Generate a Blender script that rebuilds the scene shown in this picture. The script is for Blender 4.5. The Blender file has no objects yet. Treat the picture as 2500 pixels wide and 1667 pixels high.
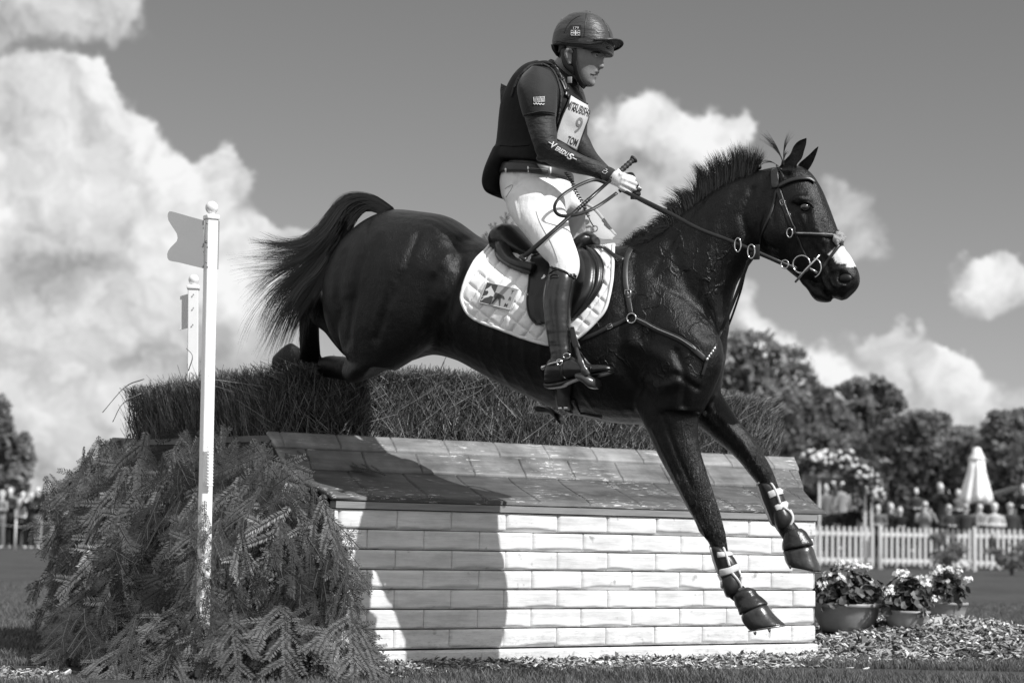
import bpy, bmesh, math, random
import numpy as np
from mathutils import Vector, Matrix, noise
from mathutils.bvhtree import BVHTree
from mathutils.geometry import tessellate_polygon
R = math.radians
rnd = random.Random(7)
scn = bpy.context.scene
COL = scn.collection

# ------------------------------------------------------------------ camera
FPX, CX, CY, EYE = 5000.0, 1250.0, 833.5, 0.63
PITCH, ROLL = R(5.45), R(1.1)
cam_d = bpy.data.cameras.new('camera'); cam = bpy.data.objects.new('camera', cam_d); COL.objects.link(cam)
CAMR = Matrix.Rotation(R(90) + PITCH, 4, 'X') @ Matrix.Rotation(ROLL, 4, 'Z')
cam.matrix_world = Matrix.Translation((0, 0, EYE)) @ CAMR
cam_d.sensor_width = 36; cam_d.lens = 72; cam_d.clip_end = 3000
cam_d.dof.use_dof = True; cam_d.dof.focus_distance = 9.5; cam_d.dof.aperture_fstop = 3.0
scn.camera = cam
scn.render.resolution_x, scn.render.resolution_y = 1024, 682
CO = Vector((0, 0, EYE)); CR3 = CAMR.to_3x3()

# ------------------------------------------------------------------ world, sun
SUN_AZ, SUN_EL = R(37), R(45)      # azimuth measured from +X towards the camera side (-Y)
SUN_DIR = Vector((math.cos(SUN_AZ) * math.cos(SUN_EL), -math.sin(SUN_AZ) * math.cos(SUN_EL), math.sin(SUN_EL)))
sun_d = bpy.data.lights.new('sun', 'SUN'); sun_d.energy = 5.0; sun_d.angle = R(0.53); sun_d.color = (1, 1, 1)
sun = bpy.data.objects.new('sun', sun_d); COL.objects.link(sun)
sun.rotation_euler = SUN_DIR.to_track_quat('Z', 'Y').to_euler()
scn.view_settings.view_transform = 'Standard'; scn.view_settings.look = 'None'
scn.view_settings.exposure = 0; scn.view_settings.gamma = 1

class NT:
    def __init__(s, tree): s.t = tree; s.n = tree.nodes; s.l = tree.links
    def new(s, typ, **kw):
        n = s.n.new(typ)
        for k, v in kw.items(): setattr(n, k, v)
        return n
    def inp(s, sock, v):
        if v is None: return
        if isinstance(v, bpy.types.NodeSocket): s.l.new(v, sock)
        else: sock.default_value = v
    def math(s, op, a, b=None, c=None, clamp=False):
        n = s.new('ShaderNodeMath', operation=op, use_clamp=clamp)
        s.inp(n.inputs[0], a); s.inp(n.inputs[1], b); s.inp(n.inputs[2], c)
        return n.outputs[0]
    def vmath(s, op, a, b=None):
        n = s.new('ShaderNodeVectorMath', operation=op)
        s.inp(n.inputs[0], a); s.inp(n.inputs[1], b)
        return n.outputs['Value' if op in ('DOT_PRODUCT', 'LENGTH', 'DISTANCE') else 0]
    def noise(s, vec, scale, detail=4, rough=0.5, dist=0.0, out=0):
        n = s.new('ShaderNodeTexNoise'); s.inp(n.inputs['Vector'], vec)
        n.inputs['Scale'].default_value = scale; n.inputs['Detail'].default_value = detail
        n.inputs['Roughness'].default_value = rough; n.inputs['Distortion'].default_value = dist
        return n.outputs[out]
    def ramp(s, v, lo, hi, a=0.0, b=1.0, smooth=False):
        n = s.new('ShaderNodeMapRange'); n.interpolation_type = 'SMOOTHSTEP' if smooth else 'LINEAR'
        s.inp(n.inputs[0], v); n.inputs[1].default_value = lo; n.inputs[2].default_value = hi
        s.inp(n.inputs[3], a); s.inp(n.inputs[4], b)
        return n.outputs[0]
    def mix(s, f, a, b):
        n = s.new('ShaderNodeMix'); n.data_type = 'FLOAT'
        s.inp(n.inputs[0], f); s.inp(n.inputs[2], a); s.inp(n.inputs[3], b)
        return n.outputs[0]
    def mapping(s, vec, sc=(1, 1, 1), rot=(0, 0, 0), loc=(0, 0, 0)):
        n = s.new('ShaderNodeMapping'); s.inp(n.inputs['Vector'], vec)
        n.inputs['Scale'].default_value = sc; n.inputs['Rotation'].default_value = rot; n.inputs['Location'].default_value = loc
        return n.outputs[0]

def ray(u, v):
    d = Vector(((u - CX) / FPX, -(v - CY) / FPX, -1.0))
    return (CR3 @ d)
def azel(u, v):
    d = ray(u, v).normalized()
    return math.atan2(d.x, d.y), math.asin(d.z)

world = bpy.data.worlds.new("World"); scn.world = world; world.use_nodes = True
w = NT(world.node_tree); w.n.clear()
tc = w.new('ShaderNodeTexCoord').outputs['Generated']
sky = w.new('ShaderNodeTexSky', sky_type='NISHITA', sun_disc=False)
sky.sun_elevation = SUN_EL; sky.sun_rotation = math.atan2(SUN_DIR.x, SUN_DIR.y)
sky.air_density = 1.0; sky.dust_density = 0.6; sky.ozone_density = 1.0
ss = w.new('ShaderNodeSeparateColor'); w.l.new(sky.outputs[0], ss.inputs[0])
# black-and-white film behind an orange filter: mostly red, a little green
skyv = w.math('ADD', w.math('MULTIPLY', ss.outputs[0], 0.62), w.math('MULTIPLY', ss.outputs[1], 0.38))
sp = w.new('ShaderNodeSeparateXYZ'); w.l.new(tc, sp.inputs[0])
az = w.math('ARCTAN2', sp.outputs[0], sp.outputs[1])
el = w.math('ARCSINE', sp.outputs[2])
cmb = w.new('ShaderNodeCombineXYZ'); w.l.new(az, cmb.inputs[0]); w.l.new(el, cmb.inputs[1])
ae = cmb.outputs[0]
# domain warp
nz = w.noise(ae, 14, 5, 0.55, out=1)
nzs = w.vmath('SUBTRACT', nz, (0.5, 0.5, 0.5))
nz1 = w.new('ShaderNodeVectorMath', operation='SCALE'); w.l.new(nzs, nz1.inputs[0]); nz1.inputs[3].default_value = 0.05
nzb = w.noise(ae, 55, 4, 0.55, out=1)
nzb2 = w.vmath('SUBTRACT', nzb, (0.5, 0.5, 0.5))
nz2 = w.new('ShaderNodeVectorMath', operation='SCALE'); w.l.new(nzb2, nz2.inputs[0]); nz2.inputs[3].default_value = 0.022
aew = w.vmath('ADD', w.vmath('ADD', ae, nz1.outputs[0]), nz2.outputs[0])
# clouds: (u, v, half width, half height, strength) measured as directions in the sky
CLOUDS = [(120, 150, 150, 30, -.42, .8), (300, 190, 60, 60, -.35, .8), (140, 640, 260, 26, -.3, .8), (700, 520, 60, 40, -.4, .8), (90, 10, 230, 75, 1.0, .66), (-60, 60, 150, 90, 1, .62), (250, 20, 70, 70, .9, .75), 
 (40, 240, 150, 70, 1, .86), (150, 225, 90, 55, 1, .92), (215, 255, 80, 80, 1, 1.04), (270, 330, 70, 100, 1.05, 1.08), (110, 330, 170, 100, .95, .95), (300, 430, 120, 90, 1, 1.06), (170, 450, 160, 110, .8, .86),
 (390, 400, 70, 55, .85, .92), (430, 450, 110, 55, .9, .97), (540, 410, 42, 70, 1.0, 1.04), (500, 460, 80, 45, .7, .9), (350, 540, 160, 60, .9, .97), (230, 560, 170, 60, .6, .80), (0, 430, 130, 150, .75, .82), (-80, 520, 150, 200, 1, .76),
 (100, 660, 200, 70, .55, .55), (260, 640, 200, 50, .45, .55), (340, 690, 150, 60, .7, .86), (600, 640, 110, 85, .9, .92), (650, 570, 75, 35, .95, 1.03), (720, 600, 60, 60, .7, .9), (500, 740, 240, 90, .85, .93),
 (150, 780, 260, 60, .9, 1.0), (40, 730, 120, 50, .6, .85), (440, 850, 260, 70, .6, .78), (250, 870, 200, 60, .65, .78), (60, 960, 170, 60, .9, .98), (180, 1010, 120, 60, .75, .9), (280, 1090, 240, 90, .6, .72), (60, 1130, 250, 90, .6, .70), (400, 1000, 300, 90, .5, .70),
 (1545, 265, 75, 60, 1, 1.04), (1640, 290, 90, 62, 1, 1.06), (1720, 290, 62, 45, 1, 1.0), (1795, 275, 45, 42, 1.0, 1.0), (1590, 360, 120, 70, .9, .90), (1510, 390, 110, 60, .6, .75), (1700, 370, 120, 45, .6, .80), (1620, 440, 170, 60, .6, .78), (1500, 480, 200, 60, .5, .68), (1590, 520, 200, 50, .5, .66),
 (1880, 400, 90, 45, .28, .6), (2050, 520, 80, 60, .55, .78), (2100, 590, 70, 60, .6, .78), (2010, 470, 50, 50, .4, .7), (2090, 650, 90, 40, .4, .7), (1830, 770, 60, 80, .8, .86), (1790, 700, 60, 60, .5, .8), (1620, 620, 120, 40, .35, .6),
 (2420, 690, 70, 38, .9, .94), (2480, 725, 100, 55, .9, .96), (2360, 670, 50, 22, .5, .8), (2480, 640, 42, 28, .5, .8), (2400, 770, 90, 20, .35, .7),
 (1915, 845, 75, 42, 1, 1.05), (1990, 890, 75, 55, 1, 1.0), (2060, 930, 70, 50, .9, .97), (2200, 800, 22, 38, .75, .88), (2165, 860, 48, 40, .75, .88), (2250, 895, 55, 30, 1, 1.0), (2320, 915, 50, 32, 1, 1.0), (2270, 935, 90, 30, .8, .9),
 (2200, 970, 200, 50, .55, .78), (2380, 1010, 200, 50, .7, .80), (2100, 1050, 400, 90, .5, .74), (1500, 900, 300, 90, .3, .66), (1050, 880, 260, 60, .25, .66)]
AZ0 = azel(1250, 833)
dens = None; brt = None
spw = w.new('ShaderNodeSeparateXYZ'); w.l.new(aew, spw.inputs[0])
for (u, v, hw, hh, st, br) in CLOUDS:
    a0, e0 = azel(u, v)
    # stretched distance: one map per blob (scaled, then centred)
    m = w.mapping(aew, sc=(FPX / hw, FPX / hh, 0), loc=(-a0 * FPX / hw, -e0 * FPX / hh, 0))
    dd = w.vmath('DOT_PRODUCT', m, m)
    f = w.math('MULTIPLY', w.math('EXPONENT', w.math('MULTIPLY', dd, -0.85)), st)
    dens = f if dens is None else w.math('ADD', dens, f)
    fb = w.math('MULTIPLY', f, br)
    brt = fb if brt is None else w.math('ADD', brt, fb)
fn = w.noise(ae, 22, 7, 0.6)
fine = w.noise(aew, 70, 5, 0.6)
d2 = w.math('ADD', dens, w.math('MULTIPLY', w.math('SUBTRACT', fn, 0.5), 1.1))
d2 = w.math('ADD', d2, w.math('MULTIPLY', w.math('SUBTRACT', fine, 0.5), 0.55))
mask = w.ramp(d2, 0.34, 0.86, smooth=True)
bv = w.math('DIVIDE', brt, w.math('ADD', dens, 0.001))
lump = w.noise(aew, 26, 5, 0.55)
bv = w.math('ADD', bv, w.math('MULTIPLY', w.math('SUBTRACT', lump, 0.52), 0.95))
for sc_, dl_, am_ in ((16, .012, 1.25), (48, .004, .55)):      # billows: lumps brighter on the side turned to the sun
    na_ = w.noise(aew, sc_, 4, .5); nb_ = w.noise(w.vmath('ADD', aew, (dl_, dl_, 0)), sc_, 4, .5)
    bv = w.math('ADD', bv, w.math('MULTIPLY', w.math('SUBTRACT', na_, nb_), am_))
cv = w.ramp(bv, 0.45, 1.10, 3.2, 9.4)
skyg = w.math('MULTIPLY', skyv, 0.9)
fin = w.mix(mask, skyg, cv)
# unseen bright cloud, added outside this view to raise the fill light
d3 = w.noise(tc, 2.4, 6, .55); m3 = w.ramp(d3, .41, .55, smooth=True)
away = w.math('MAXIMUM', w.ramp(w.math('ABSOLUTE', az), .42, .60), w.ramp(el, .34, .50))
cl3 = w.ramp(w.noise(tc, 6, 5, .5), .3, .7, 6.0, 9.8)
fin = w.mix(w.math('MULTIPLY', m3, w.math('MULTIPLY', away, w.ramp(el, -.02, .08))), fin, cl3)
# below the horizon
bg = w.new('ShaderNodeBackground'); w.l.new(fin, bg.inputs[0]); bg.inputs[1].default_value = 0.1
wo = w.new('ShaderNodeOutputWorld'); w.l.new(bg.outputs[0], wo.inputs[0])

# ------------------------------------------------------------------ helpers
def tag(o, label=None, cat=None, group=None, kind=None):
    if label: o['label'] = label
    if cat: o['category'] = cat
    if group: o['group'] = group
    if kind: o['kind'] = kind
    return o
def empty(name, loc, label, cat, group=None, rz=0):
    o = bpy.data.objects.new(name, None); COL.objects.link(o); o.location = loc; o.rotation_euler = (0, 0, rz)
    o.empty_display_size = 0.1
    return tag(o, label, cat, group)
bpy.context.view_layer.update()
def wmat(o):
    m = o.matrix_basis.copy()
    return wmat(o.parent) @ o.matrix_parent_inverse @ m if o.parent else m
def link(name, me, mat, parent=None, smooth=True, local=False):
    o = bpy.data.objects.new(name, me); COL.objects.link(o)
    if mat is not None and not me.materials:
        for m in (mat if isinstance(mat, (list, tuple)) else [mat]): me.materials.append(m)
    if smooth and len(me.polygons): me.polygons.foreach_set('use_smooth', [True] * len(me.polygons))
    if parent:
        o.parent = parent
        if not local:
            o.matrix_parent_inverse = wmat(parent).inverted()
    return o
def mesh(name, verts, faces, mats=None):
    me = bpy.data.meshes.new(name); me.from_pydata([tuple(v) for v in verts], [], faces); me.update()
    return me
def from_bm(name, bm):
    me = bpy.data.meshes.new(name); bm.to_mesh(me); bm.free(); return me

class MB:
    """collects geometry"""
    def __init__(s): s.v = []; s.f = []; s.m = []
    def add(s, vs, fs, mi=0):
        b = len(s.v); s.v.extend(Vector(v) for v in vs); s.f.extend([tuple(i + b for i in f) for f in fs]); s.m.extend([mi] * len(fs))
    def box(s, c, sz, M=None, mi=0, ch=0.0):
        c = Vector(c); hx, hy, hz = sz[0] / 2, sz[1] / 2, sz[2] / 2
        if ch <= 0:
            vs = [Vector((x * hx, y * hy, z * hz)) for x in (-1, 1) for y in (-1, 1) for z in (-1, 1)]
            fs = [(0, 1, 3, 2), (4, 6, 7, 5), (0, 4, 5, 1), (2, 3, 7, 6), (0, 2, 6, 4), (1, 5, 7, 3)]
        else:
            bm = bmesh.new(); bmesh.ops.create_cube(bm, size=1)
            for v in bm.verts: v.co = Vector((v.co.x * sz[0], v.co.y * sz[1], v.co.z * sz[2]))
            bmesh.ops.bevel(bm, geom=list(bm.edges), offset=ch, segments=2, affect='EDGES', profile=.5)
            bm.verts.index_update(); vs = [v.co.copy() for v in bm.verts]; fs = [[v.index for v in f.verts] for f in bm.faces]; bm.free()
        if M is not None: vs = [M @ v for v in vs]
        s.add([v + c for v in vs], fs, mi)
    def loft(s, rings, caps=True, mi=0, closed=False):
        n = len(rings[0]); vs = [p for r in rings for p in r]; fs = []
        k = len(rings)
        for i in range(k if closed else k - 1):
            a = i * n; b = ((i + 1) % k) * n
            for j in range(n):
                j2 = (j + 1) % n; fs.append((a + j, a + j2, b + j2, b + j))
        if caps and not closed:
            fs.append(tuple(range(n - 1, -1, -1))); fs.append(tuple((k - 1) * n + j for j in range(n)))
        s.add(vs, fs, mi)
    def tube(s, pts, rad, n=8, caps=True, mi=0, flat=None, up=None, closed=False):
        """rad: number or list. flat=(a,b): elliptic factors, up = direction (or list) of the thin axis"""
        pts = [Vector(p) for p in pts]; rings = []; k = len(pts)
        prev = None
        for i, p in enumerate(pts):
            if closed: t = (pts[(i + 1) % k] - pts[i - 1])
            else: t = (pts[min(i + 1, k - 1)] - pts[max(i - 1, 0)])
            t = t.normalized() if t.length > 1e-9 else Vector((0, 0, 1))
            if up is not None:
                uu = up[i] if isinstance(up, list) else up
                a = (uu - t * uu.dot(t))
                a = a.normalized() if a.length > 1e-6 else t.orthogonal().normalized()
            elif prev is None: a = t.orthogonal().normalized()
            else:
                a = (prev - t * prev.dot(t)); a = a.normalized() if a.length > 1e-6 else t.orthogonal().normalized()
            prev = a; b = t.cross(a); r = rad[i] if isinstance(rad, (list, tuple)) else rad
            fa, fb = flat if flat else (1, 1)
            rings.append([p + a * math.cos(2 * math.pi * j / n) * r * fa + b * math.sin(2 * math.pi * j / n) * r * fb for j in range(n)])
        s.loft(rings, caps and not closed, mi, closed)
    def sphere(s, c, r, n=12, m=8, mi=0, M=None):
        c = Vector(c); rr = r if isinstance(r, (tuple, list, Vector)) else (r, r, r)
        vs = [Vector((0, 0, rr[2]))]
        for i in range(1, m):
            th = math.pi * i / m
            for j in range(n):
                ph = 2 * math.pi * j / n
                vs.append(Vector((math.sin(th) * math.cos(ph) * rr[0], math.sin(th) * math.sin(ph) * rr[1], math.cos(th) * rr[2])))
        vs.append(Vector((0, 0, -rr[2]))); fs = []
        for j in range(n): fs.append((0, 1 + j, 1 + (j + 1) % n))
        for i in range(m - 2):
            for j in range(n):
                a = 1 + i * n; b = a + n; fs.append((a + j, b + j, b + (j + 1) % n, a + (j + 1) % n))
        e = len(vs) - 1; a = 1 + (m - 2) * n
        for j in range(n): fs.append((e, a + (j + 1) % n, a + j))
        if M is not None: vs = [M @ v for v in vs]
        s.add([v + c for v in vs], fs, mi)
    def lathe(s, c, prof, n=24, mi=0, M=None):
        rings = [[Vector((r * math.cos(2 * math.pi * j / n), r * math.sin(2 * math.pi * j / n), z)) for j in range(n)] for r, z in prof]
        if M is not None: rings = [[M @ p for p in rg] for rg in rings]
        s.loft([[p + Vector(c) for p in rg] for rg in rings], True, mi)
    def prism(s, poly, off, mi=0):
        """poly: list of 3D points (front face), extruded by vector off"""
        n = len(poly); poly = [Vector(p) for p in poly]; off = Vector(off)
        tr = tessellate_polygon([poly]); vs = poly + [p + off for p in poly]
        fs = [tuple(t) for t in tr] + [tuple(i + n for i in reversed(t)) for t in tr]
        for i in range(n):
            j = (i + 1) % n; fs.append((i, i + n, j + n, j))
        s.add(vs, fs, mi)
    def mesh(s, name):
        me = mesh(name, s.v, s.f)
        if any(s.m): me.polygons.foreach_set('material_index', s.m)
        return me
    def build(s, name, mat, parent=None, smooth=True, fixn=False, local=False):
        me = s.mesh(name)
        if fixn:
            bm = bmesh.new(); bm.from_mesh(me); bmesh.ops.recalc_face_normals(bm, faces=bm.faces); bm.to_mesh(me); bm.free()
        return link(name, me, mat, parent, smooth, local)

def catmull(P, sub):
    """P: list of numpy-able rows; returns interpolated rows"""
    P = [np.array(p, float) for p in P]; out = []; n = len(P)
    for i in range(n - 1):
        p0 = P[i - 1] if i > 0 else 2 * P[0] - P[1]; p1 = P[i]; p2 = P[i + 1]; p3 = P[i + 2] if i + 2 < n else 2 * P[-1] - P[-2]
        for k in range(sub):
            t = k / sub
            out.append(0.5 * ((2 * p1) + (-p0 + p2) * t + (2 * p0 - 5 * p1 + 4 * p2 - p3) * t * t + (-p0 + 3 * p1 - 3 * p2 + p3) * t ** 3))
    out.append(P[-1]); return [Vector(q) for q in out] if len(P[-1]) == 3 else out

def eval_mods(me, mods):
    o = bpy.data.objects.new('tmp', me); COL.objects.link(o)
    for typ, kw in mods:
        m = o.modifiers.new('m', typ)
        for k, v in kw.items(): setattr(m, k, v)
    dg = bpy.context.evaluated_depsgraph_get(); dg.update()
    r = bpy.data.meshes.new_from_object(o.evaluated_get(dg)); bpy.data.objects.remove(o)
    return r
def fuse(mb, voxel=0.008, smooth=8, fac=0.5, name='fused', corr=None):
    me = mb.mesh(name) if isinstance(mb, MB) else mb
    bm = bmesh.new(); bm.from_mesh(me); bmesh.ops.recalc_face_normals(bm, faces=bm.faces); bm.to_mesh(me); bm.free()
    mods = [('REMESH', dict(mode='VOXEL', voxel_size=voxel, adaptivity=0.0))]
    if smooth: mods.append(('SMOOTH', dict(factor=fac, iterations=smooth)))
    r = eval_mods(me, mods); r.name = name; r.materials.clear(); return r
def bvh_of(me):
    return BVHTree.FromPolygons([v.co.copy() for v in me.vertices], [tuple(p.vertices) for p in me.polygons])

# ------------------------------------------------------------------ materials
MATS = {}
def mat(name, v, rough=0.6, spec=0.5, metal=0.0, var=0.0, vscale=8, bump=0.0, bscale=40, coat=0.0, sheen=0.0, bdist=0.01, stretch=(1, 1, 1), two=None, twoscale=3, twolo=.5, twohi=.6, rvar=0.0):
    """grey procedural material: base value v with noise variation, optional second value, bump"""
    if name in MATS: return MATS[name]
    m = bpy.data.materials.new(name); m.use_nodes = True; t = NT(m.node_tree); MATS[name] = m
    b = t.n['Principled BSDF']; tcn = t.new('ShaderNodeTexCoord').outputs['Object']
    co = t.mapping(tcn, sc=stretch)
    val = v
    if var > 0:
        n = t.noise(co, vscale, 6, 0.6); val = t.ramp(n, 0.25, 0.75, v * (1 - var), v * (1 + var))
    if two is not None:
        n2 = t.noise(co, twoscale, 7, 0.65); k = t.ramp(n2, twolo, twohi); val = t.mix(k, val, two)
    if isinstance(val, bpy.types.NodeSocket):
        t.l.new(val, b.inputs['Base Color'])
    else: b.inputs['Base Color'].default_value = (v, v, v, 1)
    b.inputs['Roughness'].default_value = rough; b.inputs['Specular IOR Level'].default_value = spec; b.inputs['Metallic'].default_value = metal
    if rvar: t.l.new(t.ramp(t.noise(co, vscale * 1.7, 5), .3, .7, max(0.02, rough - rvar), rough + rvar), b.inputs['Roughness'])
    b.inputs['Coat Weight'].default_value = coat; b.inputs['Coat Roughness'].default_value = 0.15
    b.inputs['Sheen Weight'].default_value = sheen
    if bump > 0:
        n = t.noise(co, bscale, 5, 0.6); bn = t.new('ShaderNodeBump'); bn.inputs['Strength'].default_value = bump; bn.inputs['Distance'].default_value = bdist
        t.l.new(n, bn.inputs['Height']); t.l.new(bn.outputs[0], b.inputs['Normal'])
    return m
def mk(name):
    m = bpy.data.materials.new(name); m.use_nodes = True; MATS[name] = m
    t = NT(m.node_tree); return m, t, t.n['Principled BSDF']
# ================================================================== setting
def at(u, v, z):
    """world point on the ray through photo pixel (u,v) at distance z (world y)"""
    d = ray(u, v); return CO + d * (z / d.y)
def smooth01(x): x = max(0.0, min(1.0, x)); return x * x * (3 - 2 * x)
rng = np.random.default_rng(11)

def quads_mesh(name, V, nper=4, mi=None):
    """V: (N, nper, 3) array -> N separate faces"""
    N = V.shape[0]; me = bpy.data.meshes.new(name)
    me.vertices.add(N * nper); me.vertices.foreach_set('co', V.reshape(-1).astype(np.float32))
    me.loops.add(N * nper); me.loops.foreach_set('vertex_index', np.arange(N * nper, dtype=np.int32))
    me.polygons.add(N); me.polygons.foreach_set('loop_start', np.arange(0, N * nper, nper, dtype=np.int32))
    if mi is not None: me.polygons.foreach_set('material_index', np.asarray(mi, dtype=np.int32))
    me.update(calc_edges=True); me.validate(); return me
def unit(a): return a / np.maximum(np.linalg.norm(a, axis=-1, keepdims=True), 1e-9)
def sticks(P0, P1, r0, r1, k=3):
    """tapered k-sided sticks as (N*k,4,3) quads"""
    D = unit(P1 - P0); ref = np.where(np.abs(D[:, 2:3]) < .9, np.array([[0, 0, 1.]]), np.array([[1., 0, 0]]))
    A = unit(np.cross(D, ref)); B = np.cross(D, A); out = []
    r0 = np.broadcast_to(np.asarray(r0, float).reshape(-1, 1), (len(P0), 1)); r1 = np.broadcast_to(np.asarray(r1, float).reshape(-1, 1), (len(P0), 1))
    for j in range(k):
        a0, a1 = 2 * math.pi * j / k, 2 * math.pi * (j + 1) / k
        o0 = A * math.cos(a0) + B * math.sin(a0); o1 = A * math.cos(a1) + B * math.sin(a1)
        out.append(np.stack([P0 + o0 * r0, P0 + o1 * r0, P1 + o1 * r1, P1 + o0 * r1], 1))
    return np.concatenate(out, 0)

# ---------------- ground
gm, t, b = mk('grass_ground')
oc = t.new('ShaderNodeTexCoord').outputs['Object']
n1 = t.noise(oc, 0.5, 6, .6); n2 = t.noise(oc, 14, 5, .7); n3 = t.noise(t.mapping(oc, sc=(1, .25, 1)), 3.0, 4, .6)
v = t.math('ADD', t.ramp(n1, .3, .7, .050, .080), t.ramp(n2, .35, .65, -.018, .022)); v = t.math('ADD', v, t.ramp(n3, .3, .7, -.006, .012))
t.l.new(v, b.inputs['Base Color']); b.inputs['Roughness'].default_value = .9; b.inputs['Specular IOR Level'].default_value = .15
bn = t.new('ShaderNodeBump'); bn.inputs['Strength'].default_value = .8; bn.inputs['Distance'].default_value = .03
t.l.new(t.noise(oc, 35, 5, .7), bn.inputs['Height']); t.l.new(bn.outputs[0], b.inputs['Normal'])
g = MB(); NX, NY = 90, 120
xs = np.sinh(np.linspace(-6, 6, NX)) / math.sinh(6) * 900; ys = 2 + (np.exp(np.linspace(0, 6.2, NY)) - 1) / (math.exp(6.2) - 1) * 1500
def ground_h(x, y):
    f = smooth01((y - 14) / 20)
    return f * 0.05 * noise.noise(Vector((x * .08, y * .05, 0)))
vs = [(x, y, ground_h(x, y)) for y in ys for x in xs]
fs = [(j * NX + i, j * NX + i + 1, (j + 1) * NX + i + 1, (j + 1) * NX + i) for j in range(NY - 1) for i in range(NX - 1)]
o = link('ground', mesh('ground', vs, fs), gm); tag(o, kind='structure')

# ---------------- wall frame
TH = R(33.7); WT = Vector((math.cos(TH), math.sin(TH), 0)); WB = Vector((-math.sin(TH), math.cos(TH), 0)); WO = Vector((0.1, 10.0, 0))
def W(s, d, h): return WO + WT * s + WB * d + Vector((0, 0, h))

def grass_blades(name, area, n, h0, h1, val, label):
    """area: function(rng,n)-> x,y arrays"""
    x, y = area(n); n = len(x)
    base = np.stack([x, y, np.zeros(n) - .003], 1); an = rng.uniform(0, 2 * math.pi, n); h = rng.uniform(h0, h1, n)
    wd = rng.uniform(.0012, .0026, n); side = np.stack([np.cos(an), np.sin(an), np.zeros(n)], 1) * wd[:, None]
    ln = rng.normal(0, .35, (n, 2)); mid = base + np.stack([ln[:, 0] * h * .35, ln[:, 1] * h * .35, h * .6], 1)
    tip = base + np.stack([ln[:, 0] * h, ln[:, 1] * h, h], 1)
    q1 = np.stack([base - side, base + side, mid + side * .8, mid - side * .8], 1); q2 = np.stack([mid - side * .8, mid + side * .8, tip + side * .1, tip - side * .1], 1)
    me = quads_mesh(name, np.concatenate([q1, q2], 0)); o = link(name, me, val, smooth=False); tag(o, label, 'grass', kind='stuff'); return o
gbm = mat('grass_blade', .115, .55, .3, var=.5, vscale=6)
def near_area(n):
    x = rng.uniform(-2.6, 2.9, n); y = rng.uniform(8.2, 9.9, n) ; 
    s = (x - .1) * WT.x + (y - 10) * WT.y; d = (x - .1) * WB.x + (y - 10) * WB.y
    k = (d < -.25 - .15 * np.sin(s * 3)) & ~((s > -2.4) & (s < -.9) & (d > -.6))
    return x[k], y[k]
grass_blades('lawn_grass', near_area, 60000, .018, .05, gbm, 'short mown grass along the near edge of the jump')
def right_area(n):
    y = 10.5 + rng.uniform(0, 1, n) ** 1.3 * 12; x = y * rng.uniform(.14, .27, n)
    return x, y
grass_blades('lawn_grass', right_area, 60000, .02, .05, gbm, 'short mown grass beyond the flower pots')
def left_area(n):
    y = 9.5 + rng.uniform(0, 1, n) ** 1.5 * 14; x = y * rng.uniform(-.27, -.17, n); k = (y < 10.5) | (x < -.2 * y)
    return x, y
grass_blades('lawn_grass', left_area, 40000, .02, .05, gbm, 'short mown grass left of the fir boughs')

# ---------------- brick-carved wall of the jump
wm, t, b = mk('white_painted_wood')
oc = t.new('ShaderNodeTexCoord').outputs['Object']
gr = t.noise(t.mapping(oc, sc=(2.2, 2.2, 40), rot=(0, 0, 0)), 2.2, 6, .65)
sm = t.noise(t.mapping(oc, sc=(1.5, 1.5, 5)), 2.5, 6, .65)
kn = t.noise(oc, 14, 3, .5)
v = t.ramp(gr, .25, .75, .90, .70); v = t.math('MULTIPLY', v, t.ramp(sm, .3, .60, .70, 1.0)); v = t.math('MULTIPLY', v, t.ramp(kn, .66, .74, 1.0, .5))
# splashed dirt towards the ground
gz = t.new('ShaderNodeSeparateXYZ'); t.l.new(oc, gz.inputs[0])
sp2 = t.noise(t.mapping(oc, sc=(3, 3, 9)), 9, 6, .7)
v = t.math('MULTIPLY', v, t.mix(t.ramp(gz.outputs[2], .0, .30, 1, 0), 1.0, t.ramp(sp2, .50, .68, 1.0, .55)))
t.l.new(v, b.inputs['Base Color']); b.inputs['Roughness'].default_value = .6
bn = t.new('ShaderNodeBump'); bn.inputs['Strength'].default_value = .35; bn.inputs['Distance'].default_value = .004
t.l.new(t.noise(t.mapping(oc, sc=(1, 1, 18)), 14, 5, .6), bn.inputs['Height']); t.l.new(bn.outputs[0], b.inputs['Normal'])

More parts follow.
